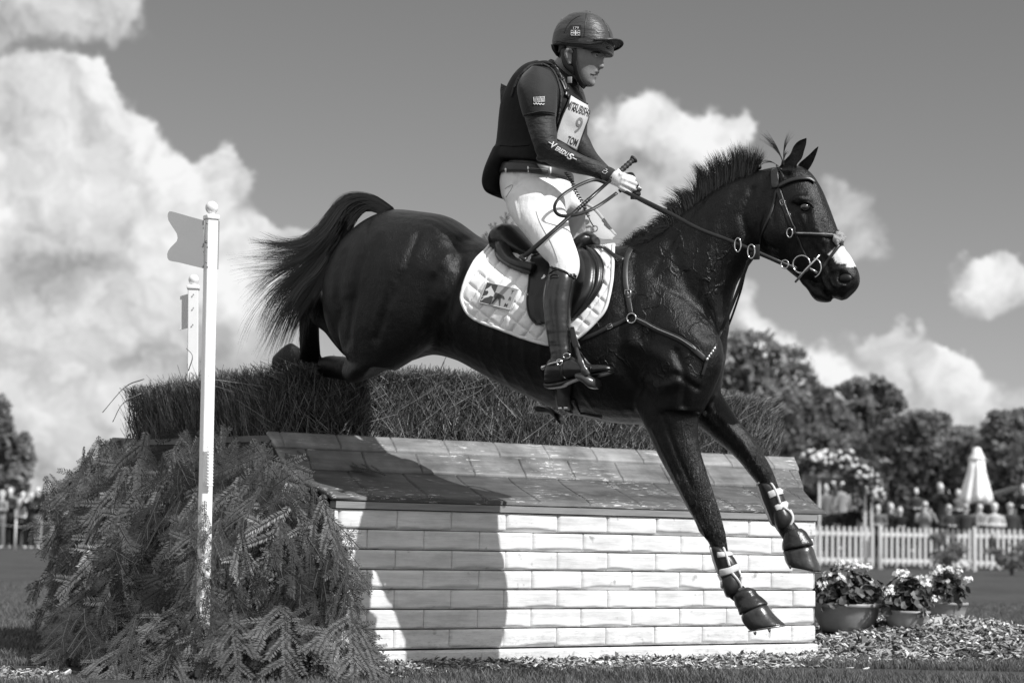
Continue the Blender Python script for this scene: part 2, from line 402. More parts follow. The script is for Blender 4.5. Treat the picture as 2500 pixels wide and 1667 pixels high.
S0, S1 = -1.09, 1.84
jw = empty('jump_wall', WO, 'cross country jump wall of white painted timber carved like bricks under a dark shingled roof', 'jump')
HC = (.743 - .10) / 7
bl = .305
joint_all = []
for k in range(7):
    z1 = .743 - HC * k; z0 = z1 - HC + .0034
    off = (bl / 2 if k % 2 else 0) + 0.03
    joints = [S0 + off + i * bl + rnd.uniform(-.006, .006) for i in range(-1, 12)]
    ss_ = [S0 + (S1 - S0) * i / 420 for i in range(421)]
    for q in joints:
        if S0 + .01 < q < S1 - .01: ss_ = [x for x in ss_ if abs(x - q) > .0062]; ss_ += [q - .006, q - .0038, q - .0028, q - .0025, q + .0025, q + .0028, q + .0038, q + .006]
    ss_ = sorted(ss_); ns, nz_ = len(ss_) - 1, 13; vs = []; fs = []
    for j in range(nz_ + 1):
        fz = j / nz_; z = z0 + (z1 - z0) * fz
        for s in ss_:
            jd = min(abs(s - q) for q in joints)
            blk = sum(1 for q in joints if q < s) + 17 * k
            hb = (z - z0); nb_ = noise.noise(Vector((s * 5, blk * 3.1, k)))
            wv = .006 + .020 * max(0, nb_ + .1) + .013 * max(0, math.sin((s + blk) * 8)) * (noise.noise(Vector((blk * 5.3, 1, k))) > .12)
            dep = .024 * (1 - smooth01(hb / wv)) ** .8
            dep = max(dep, .006 * (1 - smooth01((z1 - z) / .006)), .007 * (1 - smooth01(jd / .013)))
            dep += .0022 * noise.noise(Vector((s * 4, z * 30, blk * 2.3))) + .0025 * noise.noise(Vector((blk * 7.7, 3, 1)))
            if jd < .0026: dep = .055
            vs.append(W(s, -.022 + dep, z + .0012 * noise.noise(Vector((s * 3, k, 9)))))
    for j in range(nz_):
        for i in range(ns):
            a = j * (ns + 1) + i; fs.append((a, a + 1, a + ns + 2, a + ns + 1))
    # thickness: back sheet ring
    nb = len(vs)
    for (s, z) in ((S0, z0), (S1, z0), (S1, z1), (S0, z1)): vs.append(W(s, .04, z))
    c = [0, ns, nz_ * (ns + 1) + ns, nz_ * (ns + 1)]
    for q in range(4): fs.append((c[(q + 1) % 4], c[q], nb + q, nb + (q + 1) % 4))
    fs.append((nb, nb + 3, nb + 2, nb + 1))
    link('brick_course', mesh('brick_course', vs, fs), wm, jw)
dk = mat('dark_gap', .03, .9)
body = MB()
prof = [(.045, .0), (.045, .745), (.06, .76), (.36, .86), (.53, .97), (.63, 1.075), (2.5, 1.09), (3.1, .77), (3.1, 0)]
body.prism([W(S0 + .01, d, h) for d, h in prof], WT * (S1 - S0 - .02)); body.build('core', dk, jw, False, True)
# plinth board
pl = MB(); n = 160
rings = []
for i in range(n + 1):
    s = S0 + (S1 + .012 - S0) * i / n; e = .0015 * noise.noise(Vector((s * 6, 3, 1)))
    rings.append([W(s, -.03 + e, -.05), W(s, -.034 + e, .085), W(s, -.026 + e, .0965), W(s, .02, .0965), W(s, .02, -.05)])
pl.loft(rings); pl.build('plinth_board', wm, jw, False, True)
# fascia
fa = mat('grey_fascia', .27, .55, var=.25, vscale=5, stretch=(1, 1, 14), bump=.2, bscale=30)
f = MB(); f.loft([[W(s, -.034, .7475), W(s, -.036, .779), W(s, .02, .779), W(s, .02, .7475)] for s in (S0, S1)]); f.build('fascia_board', fa, jw, False, True)

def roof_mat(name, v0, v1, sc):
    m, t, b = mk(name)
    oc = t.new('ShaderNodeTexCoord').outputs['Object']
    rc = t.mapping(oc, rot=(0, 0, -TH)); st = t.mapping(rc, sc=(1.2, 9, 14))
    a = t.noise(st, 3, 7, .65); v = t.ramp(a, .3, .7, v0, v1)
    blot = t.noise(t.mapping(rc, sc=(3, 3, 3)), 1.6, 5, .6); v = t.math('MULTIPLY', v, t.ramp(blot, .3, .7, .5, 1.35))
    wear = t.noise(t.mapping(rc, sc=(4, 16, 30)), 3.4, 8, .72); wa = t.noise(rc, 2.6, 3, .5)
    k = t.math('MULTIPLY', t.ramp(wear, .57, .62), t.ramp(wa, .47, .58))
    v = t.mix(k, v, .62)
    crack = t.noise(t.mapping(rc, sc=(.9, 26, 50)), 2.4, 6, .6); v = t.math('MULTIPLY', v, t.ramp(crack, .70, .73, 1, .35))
    t.l.new(v, b.inputs['Base Color']); b.inputs['Roughness'].default_value = .5; b.inputs['Specular IOR Level'].default_value = .4
    bn = t.new('ShaderNodeBump'); bn.inputs['Strength'].default_value = .4; bn.inputs['Distance'].default_value = .005
    t.l.new(a, bn.inputs['Height']); t.l.new(bn.outputs[0], b.inputs['Normal']); return m
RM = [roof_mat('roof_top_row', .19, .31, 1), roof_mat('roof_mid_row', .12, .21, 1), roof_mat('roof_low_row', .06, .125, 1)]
PR = catmull([(.645, 1.112), (.55, 1.035), (.43, .930), (.23, .858), (-.04, .787)], 12)
def s_end(d): return 1.90 + .38 * max(0, d) / .64
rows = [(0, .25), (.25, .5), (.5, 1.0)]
def prof_pt(f, P):
    x = f * (len(P) - 1); i = min(int(x), len(P) - 2); q = P[i] + (P[i + 1] - P[i]) * (x - i); tn = P[i + 1] - P[i]; tn = tn / np.linalg.norm(tn); return q, np.array([tn[1], -tn[0]])
def roof_slope(P, send, sgn, sl, parent, mats, up=1):
    for r, (f0, f1) in enumerate(rows):
        ns, nf = 900, 9; vs = []; fs = []
        off = (.155 if r == 1 else 0.04)
        for j in range(nf + 1):
            q = j / nf; f = f0 + (f1 + (.012 if r < 2 else 0) - f0) * q
            p, nn = prof_pt(min(f, 1), P); nn = nn * sgn
            sE = send(p[0])
            for i in range(ns + 1):
                s = sl + (sE - sl) * i / ns
                sj = ((s - off - .25 * (p[0] if sgn > 0 else 0)) / .31) % 1.0; jd = min(sj, 1 - sj) * .31
                lift = .008 + .014 * q
                lift -= .014 * (1 - smooth01(jd / .0055)); lift += .0018 * noise.noise(Vector((s * 5, f * 40, r)))
                if q > .93: lift -= .008 * (q - .93) / .07
                lift -= .006 * (1 - smooth01((s - sl) / .01)) + .010 * (1 - smooth01((sE - s) / .012))
                vs.append(W(s, p[0] + nn[0] * lift, p[1] + nn[1] * lift))
        for j in range(nf):
            for i in range(ns):
                a = j * (ns + 1) + i; fs.append((a, a + 1, a + ns + 2, a + ns + 1))
        nb = len(vs); m = (nf + 1) * (ns + 1)
        # underside
        for j in range(nf + 1):
            q = j / nf; f = f0 + (f1 + (.012 if r < 2 else 0) - f0) * q; p, nn = prof_pt(min(f, 1), P); nn = nn * sgn
            for s in (sl, send(p[0])): vs.append(W(s, p[0] - nn[0] * .006, p[1] - nn[1] * .006))
        for j in range(nf):
            fs.append((nb + 2 * j, nb + 2 * j + 1, nb + 2 * j + 3, nb + 2 * j + 2))
            fs.append((j * (ns + 1), (j + 1) * (ns + 1), nb + 2 * j + 2, nb + 2 * j)); fs.append((j * (ns + 1) + ns, nb + 2 * j + 1, nb + 2 * j + 3, (j + 1) * (ns + 1) + ns))
        fs.append(tuple([nf * (ns + 1) + i for i in range(ns + 1)] + [nb + 2 * nf + 1, nb + 2 * nf])); fs.append(tuple([i for i in range(ns, -1, -1)] + [nb, nb + 1]))
        me = mesh('roof_boards', vs, fs); bm = bmesh.new(); bm.from_mesh(me); bmesh.ops.recalc_face_normals(bm, faces=bm.faces); bm.to_mesh(me); bm.free()
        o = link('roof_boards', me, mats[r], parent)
        o.data.polygons.foreach_set('use_smooth', [True] * len(o.data.polygons))
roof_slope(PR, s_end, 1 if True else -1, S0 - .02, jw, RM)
PB = [np.array([3.14 - p[0], p[1] + (.02 if i < 20 else .0)]) for i, p in enumerate(PR)]
PB = catmull([(2.50, 1.135), (2.62, 1.06), (2.80, .97), (3.19, .815)], 12)
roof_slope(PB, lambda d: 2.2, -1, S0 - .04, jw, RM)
# near-side deck
dkm = mat('deck_timber', .12, .7, var=.3)
d_ = MB(); d_.prism([W(S0 + .005, .655, 1.10), W(S0 + .005, 2.47, 1.125), W(S0 + .005, 2.47, 1.095), W(S0 + .005, .655, 1.07)], WT * 3.25); d_.build('deck', dkm, jw, False, True)

# ---------------- brush hedge
hm = mat('birch_twig', .11, .5, .5, var=.75, vscale=9)
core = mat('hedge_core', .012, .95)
hd = empty('brush_hedge', W(.6, 1.5, 1.11), 'clipped brush hedge of packed birch twigs along the top of the jump', 'hedge')
HS0, HS1, HD0, HD1, HH0 = -1.06, 2.20, .70, 2.42, 1.08
def hedge_top(s, d):
    a = min((s - HS0) / .22, 1.0); b_ = min((HS1 - s) / .20, 1.0); a = max(a, 0); b_ = max(b_, 0)
    e = min((d - HD0) / .12, 1); e = max(e, 0)
    return 1.495 - .14 * (1 - a) ** 2 - .16 * (1 - b_) ** 2 - .05 * (1 - e) ** 2 + .018 * noise.noise(Vector((s * 3, d * 2, 0)))
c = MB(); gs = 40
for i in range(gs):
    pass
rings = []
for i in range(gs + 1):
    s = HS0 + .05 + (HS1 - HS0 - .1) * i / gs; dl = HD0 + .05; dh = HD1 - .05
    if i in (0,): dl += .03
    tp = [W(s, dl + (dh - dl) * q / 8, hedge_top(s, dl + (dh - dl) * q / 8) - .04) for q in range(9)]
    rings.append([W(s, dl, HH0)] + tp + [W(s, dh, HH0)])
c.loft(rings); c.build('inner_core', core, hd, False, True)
P0 = []; P1 = []
def addtw(p, q): P0.append(tuple(p)); P1.append(tuple(q))
for i in range(12500):      # front face
    s = rnd.uniform(HS0, HS1); d = HD0 + rnd.uniform(-.012, .05); top = hedge_top(s, HD0 + .03)
    z = rnd.uniform(HH0, top - .02); L = rnd.uniform(.05, .18) * (1 if rnd.random() < .85 else 1.5)
    fan = .9 * smooth01((s - 1.7) / .5) - .5 * smooth01((-.7 - s) / .35)
    ds = rnd.gauss(.04 + fan * .5 + .25 * noise.noise(Vector((s * 3, z * 4, 7))), .42 if i % 5 else 1.1) * L; dd = rnd.gauss(-.02, .28) * L; z2 = min(z + L * rnd.uniform(.6, 1), top + rnd.uniform(-.02, .015))
    d2 = max(d + dd, HD0 - .035)
    addtw(W(s, d, z), W(min(s + ds, HS1 + .03), d2, z2))
for i in range(4500):       # left end
    d = rnd.uniform(HD0, HD1); s = HS0 + rnd.uniform(-.015, .05); top = hedge_top(HS0 + .05, d); z = rnd.uniform(HH0, top - .02); L = rnd.uniform(.04, .17)
    addtw(W(s, d, z), W(max(s - abs(rnd.gauss(0, .3)) * L, HS0 - .05), d + rnd.gauss(0, .4) * L, min(z + L, top + rnd.uniform(-.02, .02))))
for i in range(9000):       # top
    s = rnd.uniform(HS0, HS1); d = HD0 + (HD1 - HD0) * rnd.random() ** 1.5; tp = hedge_top(s, d); L = rnd.uniform(.03, .09)
    addtw(W(s, d, tp - L), W(s + rnd.gauss(0, .5) * L, d + rnd.gauss(0, .5) * L, tp + rnd.uniform(-.012, .014) + (rnd.random() < .02) * rnd.uniform(0, .05)))
for i in range(700):        # right end
    d = rnd.uniform(HD0, HD0 + .6); s = HS1 - rnd.uniform(0, .04); top = hedge_top(HS1 - .05, d); z = rnd.uniform(HH0, top - .02); L = rnd.uniform(.05, .16)
    addtw(W(s, d, z), W(s + rnd.uniform(-.1, .5) * L, d + rnd.gauss(0, .3) * L, min(z + L * .8, top)))
P0 = np.array(P0); P1 = np.array(P1); r = rng.uniform(.0008, .0027, len(P0))
mi_ = np.tile(rng.choice([0, 1, 2], len(P0), p=[.42, .38, .20]), 3)
me = quads_mesh('twigs', sticks(P0, P1, r, r * .5), 4, mi_); link('twigs', me, [mat('birch_twig_dark', .035, .6, .4), hm, mat('birch_twig_pale', .24, .5, .5, var=.4)], hd, False)
# long stray twigs
for (a_, b_, c_) in (((352, 925), (305, 945), (250, 1007)), ((345, 960), (300, 985), (275, 1030)), ((700, 905), (690, 860), (708, 850)), ((460, 905), (470, 870), (455, 850)), ((1075, 905), (1085, 880), (1090, 870)), ((1240, 925), (1225, 895), (1215, 890))):
    zz = 10.6; m = MB(); m.tube(catmull([at(*a_, zz), at(*b_, zz), at(*c_, zz)], 5), [.003] * 5 + [.002] * 6, 5)
    o = m.build('stray_twig', hm, hd)

# ---------------- fir boughs
FN = [mat('fir_needle', .036, .45, .4, var=.6, vscale=5), mat('fir_needle_pale', .115, .42, .45, var=.5, vscale=5), mat('fir_needle_dark', .016, .5, .4, var=.6, vscale=5)]
fir_s = mat('fir_stem', .04, .8)
def bough_mesh(seed, L):
    rg = np.random.default_rng(seed); rl = random.Random(seed)
    segs = []   # polyline twigs in local frame: x along stem, y side, z up (normal)
    def twig(p, ang, ln, droop):
        pts = [np.array(p)]; n = max(3, int(ln / .03)); a = ang
        for i in range(n):
            a += rl.gauss(0, .04); q = pts[-1] + np.array([math.cos(a), math.sin(a), -droop * i / n + rl.gauss(0, .03)]) * (ln / n); pts.append(q)
        return pts
    main = twig((0, 0, 0), 0, L, .25); segs.append((main, .0032))
    nb = int(L / .062)
    for k in range(nb):
        f = .12 + .8 * k / nb; i = int(f * (len(main) - 1)); p = main[i]; sd = 1 if k % 2 else -1
        ln = L * .50 * (1 - f) ** .8 * rl.uniform(.8, 1.15) + .035; tw = twig(p, sd * rl.uniform(.42, .66), ln, rl.uniform(0, .35)); segs.append((tw, .0022))
        if ln > .19:
            j = len(tw) // 2; segs.append((twig(tw[j], sd * rl.uniform(.1, .4), ln * .45, .2), .0016)); segs.append((twig(tw[j], sd * rl.uniform(1.2, 1.5), ln * .35, .2), .0016))
    Q = []; S0_ = []; S1_ = []; rr = []
    for pts, rad in segs:
        for i in range(len(pts) - 1):
            p, q = pts[i], pts[i + 1]; S0_.append(p); S1_.append(q); rr.append(rad)
            d = q - p; ln = np.linalg.norm(d); d = d / ln; side = np.cross(d, [0, 0, 1.]); side /= max(np.linalg.norm(side), 1e-6); up = np.cross(side, d)
            n = int(ln / .0058)
            for k in range(n):
                o = p + (q - p) * (k + rl.random()) / n
                for sd in (-1, 1):
                    nl = rl.uniform(.021, .029) * (.75 if i >= len(pts) - 2 else 1)
                    nd = d * rl.uniform(.55, .72) + side * sd * rl.uniform(.85, 1.0) + up * rl.uniform(-.06, .20); nd /= np.linalg.norm(nd)
                    wv = np.cross(nd, up); wv /= max(np.linalg.norm(wv), 1e-6); wv = wv * .0024
                    b = o + nd * .001; mdl = o + nd * nl * .55; e = o + nd * nl
                    Q.append([b - wv * .6, mdl - wv, e, mdl + wv])
    st = sticks(np.array(S0_), np.array(S1_), np.array(rr), np.array(rr) * .8, 4)
    V = np.concatenate([np.array(Q), st], 0); mi = [0] * len(Q) + [1] * len(st)
    me = quads_mesh('fir_bough', V, 4, mi); me.materials.append(FN[seed % 3]); me.materials.append(fir_s); return me
BM_ = [bough_mesh(100 + i, L) for i, L in enumerate((.42, .5, .36, .58, .46, .4, .52))]
def poly_at(P, f):
    x = f * (len(P) - 1); i = min(int(x), len(P) - 2); return P[i].lerp(P[i + 1], x - i)
TOPL = [W(-.96, -.03, .77), W(-1.1, .1, .80), W(-1.1, .45, .93), W(-1.08, .66, 1.12), W(-1.12, 1.3, 1.10), W(-1.12, 1.9, 1.12), W(-1.12, 2.5, 1.05), W(-1.15, 3.1, .76)]
BOTL = [W(-.82, -.14, 0), W(-1.08, -.36, 0), W(-1.45, -.25, 0), W(-1.8, .05, 0), W(-2.0, .45, 0), W(-1.95, 1.1, 0), W(-1.7, 2.0, 0), W(-1.45, 2.9, 0)]
cen = W(-1.0, 1.6, .3)
def pile(a, b):
    T = poly_at(TOPL, a); B = poly_at(BOTL, a); p = T.lerp(B, b); out = (B - T); out.z = 0
    out = out.normalized() if out.length > .01 else -WB
    bul = math.sin(math.pi * min(b * 1.05, 1)) * .16 * (.35 if a < .12 else 1)
    return p + out * bul + Vector((0, 0, .06 * math.sin(math.pi * b))), out
base_label = 'fir bough laid over the end of the jump'
vals = []
nbough = 0
cells = []
NB = 215
def topx(p): q = CR3.transposed() @ (p - CO); return CX + FPX * q.x / -q.z, CY - FPX * q.y / -q.z
def sdh(p): q = p - WO; return q.dot(WT), q.dot(WB), p.z
placed = 0; i = 0; LENS = (.42, .5, .36, .58, .46, .4, .52)
while placed < NB and i < 3000:
    i += 1; layer = 0 if placed < 65 else 1
    a = ((i * 0.61803398875) % 1.0) ** 1.1; bq = ((i * 0.7548776662) % 1.0)
    b_ = bq - .02
    p, out = pile(a, min(max(b_, 0), .93)); p2, _ = pile(a, min(b_ + .1, 1.03)); tan = (p2 - p); tan = tan.normalized() if tan.length > 1e-4 else Vector((0, 0, -1))
    nrm = (out + Vector((0, 0, .4))).normalized(); side = tan.cross(nrm).normalized(); nrm = side.cross(tan).normalized()
    tan = (tan * .3 + Vector((rnd.gauss(0, .10), -.10, -.95))).normalized(); side = tan.cross(nrm).normalized(); nrm = side.cross(tan).normalized()
    ang = rnd.gauss(0, .38); x = tan * math.cos(ang) + side * math.sin(ang); x = (x + nrm * rnd.uniform(-.05, .28)).normalized(); y = nrm.cross(x).normalized(); z = x.cross(y)
    M3 = Matrix.Rotation(rnd.gauss(0, .45), 3, x) @ Matrix((x, y, z)).transposed(); sc = rnd.uniform(.8, 1.2); L_ = LENS[i % 7] * sc
    pos = p - x * .20 - nrm * (.12 if layer == 0 else .02) + nrm * rnd.uniform(-.02, .15)
    if pos.z < .08: pos.z = .08
    if pos.z < .36 and x.z < -.5: x = (x + nrm * .9).normalized(); y = nrm.cross(x).normalized(); z = x.cross(y); M3 = Matrix((x, y, z)).transposed()
    tip = pos + x * L_; bad = False
    for q in (pos, (pos + tip) / 2, tip):
        s_, d_, h_ = sdh(q)
        if (s_ > -1.115 and h_ > .735) or h_ > 1.16 or tip.z < -.06 or (s_ > -.80 and d_ < .2): bad = True
        uu, vv = topx(q)
        if uu > 845 + (vv - 1250) * .20 or (vv < 1225 and uu > 672 + (vv - 1080) * 1.0): bad = True
        if topx(q)[0] < 118 + rnd.uniform(-25, 10): bad = True
    if bad: continue
    o = bpy.data.objects.new('fir_bough', BM_[i % len(BM_)]); COL.objects.link(o)
    o.matrix_world = Matrix.Translation(pos) @ M3.to_4x4() @ Matrix.Scale(sc, 4); placed += 1
    u_, v_ = topx((pos + tip) / 2); row_ = 'top' if v_ < 1230 else 'middle' if v_ < 1420 else 'bottom'; col_ = 'left edge' if u_ < 260 else 'left part' if u_ < 430 else 'centre' if u_ < 600 else 'right part' if u_ < 760 else 'right edge beside the brick wall'
    tag(o, ('long' if L_ > .5 else 'short' if L_ < .38 else 'medium') + ' drooping fir bough, %s row of the pile, %s' % (row_, col_), 'fir bough', 'fir boughs piled against the jump end')
print('boughs', placed)
def bough_at(p, tipdir, nrm, sc, mi, label, group=None):
    x = Vector(tipdir).normalized(); n_ = Vector(nrm); y = n_.cross(x).normalized(); z = x.cross(y)
    o = bpy.data.objects.new('fir_bough', BM_[mi]); COL.objects.link(o)
    o.matrix_world = Matrix.Translation(p) @ Matrix((x, y, z)).transposed().to_4x4() @ Matrix.Scale(sc, 4); tag(o, label, 'fir bough', group); return o
# boughs standing up against the hedge, sprig lying on the roof, sprigs behind the horse
for (u, v, z_, du, dv, sc) in ((500, 1230, 9.75, -30, -150, .8), (440, 1210, 9.9, -8, -140, .7), (548, 1200, 9.6, 10, -160, .75), (590, 1240, 9.55, 40, -110, .7), (640, 1230, 9.5, 60, -90, .6), (385, 1230, 10.1, -10, -120, .6)):
    p = at(u, v, z_); q = at(u + du, v + dv, z_ + .1); bough_at(p, q - p, (.2, -1, .3), sc, rnd.randrange(7), 'fir bough tip standing upright in front of the hedge', 'upright fir bough tips')
for (u, v, du, dv, sc) in ((170, 1500, -50, 120, .8), (250, 1520, -20, 120, .9), (330, 1510, -40, 130, .9), (400, 1530, 10, 120, .8), (590, 1520, 30, 120, .85), (660, 1500, 20, 130, .9), (730, 1510, 40, 125, .85), (800, 1500, 50, 130, .8), (850, 1545, 60, 90, .7), (300, 1570, -40, 80, .7), (700, 1580, 20, 80, .7), (140, 1580, -50, 60, .6)):
    zz = 9.25 if u < 260 else 8.98; p = at(u, v, zz); q = at(u + du, v + dv, zz - .22); bough_at(p, q - p, (-.1, -1, .45), sc, rnd.randrange(7), 'broad fir bough splayed out over the ground at the front of the pile', 'splayed fir boughs at the pile foot')
for (u, v, du, dv, sc, mi_) in ((500, 1222, -10, 120, .62, 2), (540, 1262, -30, 120, .6, 5), (470, 1330, 25, 120, .7, 4), (520, 1400, -30, 110, .7, 1), (480, 1480, 20, 110, .75, 6), (510, 1540, -20, 100, .8, 0), (455, 1240, 20, 110, .5, 2)):
    p = at(u, v, 8.93); q = at(u + du, v + dv, 8.86); bough_at(p, q - p, (.2, -1, .35), sc, mi_, 'fir bough hanging in front of the near flag post', 'fir boughs in front of the flag post')
pp = W(-.62, .33, .915); bough_at(pp, W(-.86, .50, 1.02) - pp, (-.1, -.6, 1), .5, 2, 'small fir sprig lying on the left end of the shingled roof')
pp = at(822, 1160, 9.85); bough_at(at(725, 1100, 9.87), pp - at(725, 1100, 9.87), (.0, -.55, 1), .42, 0, 'short fir sprig tip pointing right on the shingled roof')
sap = empty('young_fir', at(1225, 1390, 13.2), 'young fir tree behind the jump whose two tips show behind the saddle', 'tree'); sap.location.z = 0
for (u, v, v2, sc, k) in ((1211, 660, 500, .8, 5), (1240, 600, 450, .62, 2)):
    p = at(u, v, 13.2); q = at(u, v2, 13.2); x = (q - p).normalized(); n_ = Vector((.3, -1, .2)); y = n_.cross(x).normalized(); z = x.cross(y)
    o = bpy.data.objects.new('branch_tip', BM_[k]); COL.objects.link(o); o.parent = sap; o.matrix_parent_inverse = wmat(sap).inverted(); o.matrix_basis = Matrix.Translation(p) @ Matrix((x, y, z)).transposed().to_4x4() @ Matrix.Scale(sc, 4)
m = MB(); a_ = Vector(sap.location); m.tube([a_, at(1225, 900, 13.2), at(1211, 715, 13.2)], [.05, .03, .006], 7); m.tube([at(1225, 900, 13.2), at(1240, 640, 13.2)], [.02, .005], 6); m.build('trunk', fir_s, sap)

# ---------------- marker flags
wp = mat('white_gloss_paint', .86, .3, .5, var=.06, vscale=10, two=.5, twoscale=26, twolo=.70, twohi=.76)
fg = mat('grey_flag_plastic', .33, .35, .4, var=.06, vscale=3)
fw = mat('white_flag_plastic', .72, .4)
scm = mat('grey_bolt', .22, .5, metal=.6)
def flag_post(z, top, base, wd, ballr, poly, ear, label, fmat, rot):
    P = at(base[0], base[1], z); Tt = at(top[0], top[1], z); P.z = -.02
    root = empty('flag_post', P, label, 'flag post')
    M = Matrix.Rotation(rot, 3, 'Z'); m = MB(); h = wd / 2; ch = .003
    def ring(p): return [p + M @ Vector((x, y, 0)) for x, y in ((-h + ch, -h), (h - ch, -h), (h, -h + ch), (h, h - ch), (h - ch, h), (-h + ch, h), (-h, h - ch), (-h, -h + ch))]
    m.loft([ring(P), ring(Tt)]); m.build('post', wp, root, False, True)
    k = MB(); k.box(Tt + Vector((0, 0, .010)), (wd * 1.22, wd * 1.22, .022), M, ch=.005); k.lathe(Tt + Vector((0, 0, .02)), [(wd * .32, 0), (wd * .3, .008), (wd * .24, .014), (.001, .02)], 16); k.build('cap', wp, root, True, True)
    bl_ = MB(); bl_.sphere(Tt + Vector((0, 0, .026 + ballr)), ballr, 28, 18); bl_.build('ball_finial', wp, root)
    yo = Vector((0, -.004, 0)); m = MB(); m.prism([at(u, v, z + dz) for u, v, dz in poly], Vector((.002, .004, 0))); fl = m.build('flag', fmat, root, False, True)
    if ear: m = MB(); m.prism([at(u, v, z + dz) for u, v, dz in ear], Vector((.002, .004, 0))); m.build('flag', fmat, root, False, True)
    return root, P, Tt
cr = lambda x, y: (350 + x / 3.484, 480 + y / 3.484)
outl = [(511, 202), (400, 172), (300, 143), (240, 127), (222, 126), (210, 140), (206, 165), (212, 200), (232, 235), (262, 280), (285, 318), (291, 350), (285, 378), (262, 402), (232, 432), (212, 460), (202, 490), (205, 522), (215, 540), (232, 548), (300, 560), (400, 585), (511, 611)]
fr, P, Tt = flag_post(9.0, (516, 537), (492, 1660), .049, .0286, [(*cr(x, y), -.02) for x, y in outl], [(*cr(x, y), .03) for x, y in ((592, 200), (645, 208), (633, 619), (588, 612))], 'white square flag post with grey notched flag in front of the fir boughs', fg, R(28))
bm_ = MB()
for (x, y) in ((540, 228), (533, 388), (545, 430), (535, 560), (545, 600)): bm_.sphere(at(*cr(x, y), 8.97), .004, 8, 6)
bm_.build('bolt', scm, fr)
hole = MB(); hole.box(at(*cr(532, 386), 8.974), (.009, .004, .010)); hole.build('slot', dk, fr, False)
spg = MB(); A = at(509, 1092, 8.99); B = at(508, 1185, 8.99)
for k in range(13):
    p = A.lerp(B, k / 12); spg.box(p + Vector((.012, -.033, 0)), (.030, .012, .0055), Matrix.Rotation(R(28), 3, 'Z'), ch=.002)
spg.build('cable_ties', wp, fr)
fr2, P, Tt = flag_post(11.2, (472, 707), (470, 1500), .056, .0285, [(460, 717, .0), (440, 723, 0), (438, 745, 0), (443, 775, 0), (440, 800, 0), (436, 806, 0), (459, 800, 0)], None, 'white flag post with pale flag rising from behind the left end of the hedge', fw, R(5))
bm_ = MB()
for (x, y) in ((426, 833), (426, 947), (420, 1090)): bm_.sphere(at(*cr(x, y), 11.165), .004, 8, 6)
bm_.build('bolt', scm, fr2)

# ---------------- wood chips
chm = mat('wood_chip', .30, .75, .3, var=.55, vscale=12); chd = mat('wood_chip_dark', .09, .8, var=.4)
chl = mat('wood_chip_pale', .62, .7, var=.2)
mpts = [(1.63, 11.02), (3.2, 11.3)]
def mound(x, y):
    s = (x - .1) * WT.x + (y - 10) * WT.y; d = (x - .1) * WB.x + (y - 10) * WB.y
    # mound at the right end of the wall
    r1 = math.hypot((x - 2.55) / 1.0, (y - 12.35) / 1.25); h = .19 * max(0, 1 - r1 ** 2.2)
    r2 = math.hypot((x - 1.9) / .9, (y - 11.6) / .8); h = max(h, .10 * max(0, 1 - r2 ** 2))
    h2 = .035 * (1 - smooth01(-(d + .02) / .30)) if -1.3 < s < 2.3 and d < .05 else 0
    return max(h, h2) + .01 * noise.noise(Vector((x * 5, y * 5, 0)))
gx, gy = 150, 120; vs = []; fs = []
for j in range(gy):
    for i in range(gx):
        x = -1.2 + 5.4 * i / (gx - 1); y = 8.6 + 6.2 * j / (gy - 1); vs.append((x, y, mound(x, y) - .012))
for j in range(gy - 1):
    for i in range(gx - 1): a = j * gx + i; fs.append((a, a + 1, a + gx + 1, a + gx))
o = link('woodchip_bed', mesh('woodchip_bed', vs, fs), chd); tag(o, kind='structure')
C = []; MI = []
def chip(x, y, big=1.0):
    z = mound(x, y); L = rnd.uniform(.012, .042) * big; w_ = rnd.uniform(.004, .012) * big; th = .0015
    e = Matrix.Rotation(rnd.uniform(0, 6.283), 3, 'Z') @ Matrix.Rotation(rnd.gauss(0, .4), 3, 'Y') @ Matrix.Rotation(rnd.gauss(0, .4), 3, 'X')
    c = Vector((x, y, z + rnd.uniform(-.004, .012)))
    k = [c + e @ Vector(q) for q in ((-L, -w_, 0), (L * .9, -w_ * .7, 0), (L, w_ * .6, 0), (-L * .8, w_, 0))]; dn = e @ Vector((0, 0, -th * 2))
    k2 = [q + dn for q in k]; mi = rnd.choice((0, 0, 0, 1, 1, 2)) if rnd.random() < .93 else 2
    C.append(k); MI.append(mi); C.append([k[0], k2[0], k2[1], k[1]]); MI.append(mi); C.append([k[1], k2[1], k2[2], k[2]]); MI.append(mi); C.append([k[3], k[0], k2[0], k2[3]]); MI.append(mi)
cnt = 0
while cnt < 9000:
    x = rnd.uniform(1.3, 3.9); y = rnd.uniform(10.2, 14.2)
    r1 = math.hypot((x - 2.55) / 1.0, (y - 12.35) / 1.25); r2 = math.hypot((x - 1.9) / .9, (y - 11.6) / .8)
    if min(r1, r2) < 1.02 + .06 * noise.noise(Vector((x * 3, y * 3, 2))): chip(x, y); cnt += 1
for i in range(5500):
    s = rnd.uniform(-1.2, 2.0); d = -.03 - abs(rnd.gauss(0, .13)) * (1.1 if s > 0 else .8); p = W(s, d, 0); chip(p.x, p.y)
for i in range(300):
    p = at(rnd.uniform(-20, 160), 1600, rnd.uniform(8.6, 9.2)); chip(p.x, p.y)
for (u, v, z) in ((2290, 1553, 11.9), (2110, 1580, 11.3), (2330, 1560, 12), (2115, 1600, 11.2)):
    q = at(u, v, z); chip(q.x, q.y, 3.0)
me = quads_mesh('woodchips', np.array([[tuple(q) for q in f] for f in C]), 4, MI)
for m_ in (chm, chd, chl): me.materials.append(m_)
o = link('woodchips', me, None, smooth=False); tag(o, 'pale wood chips strewn along the foot of the jump and round the pots', 'wood chips', kind='stuff')

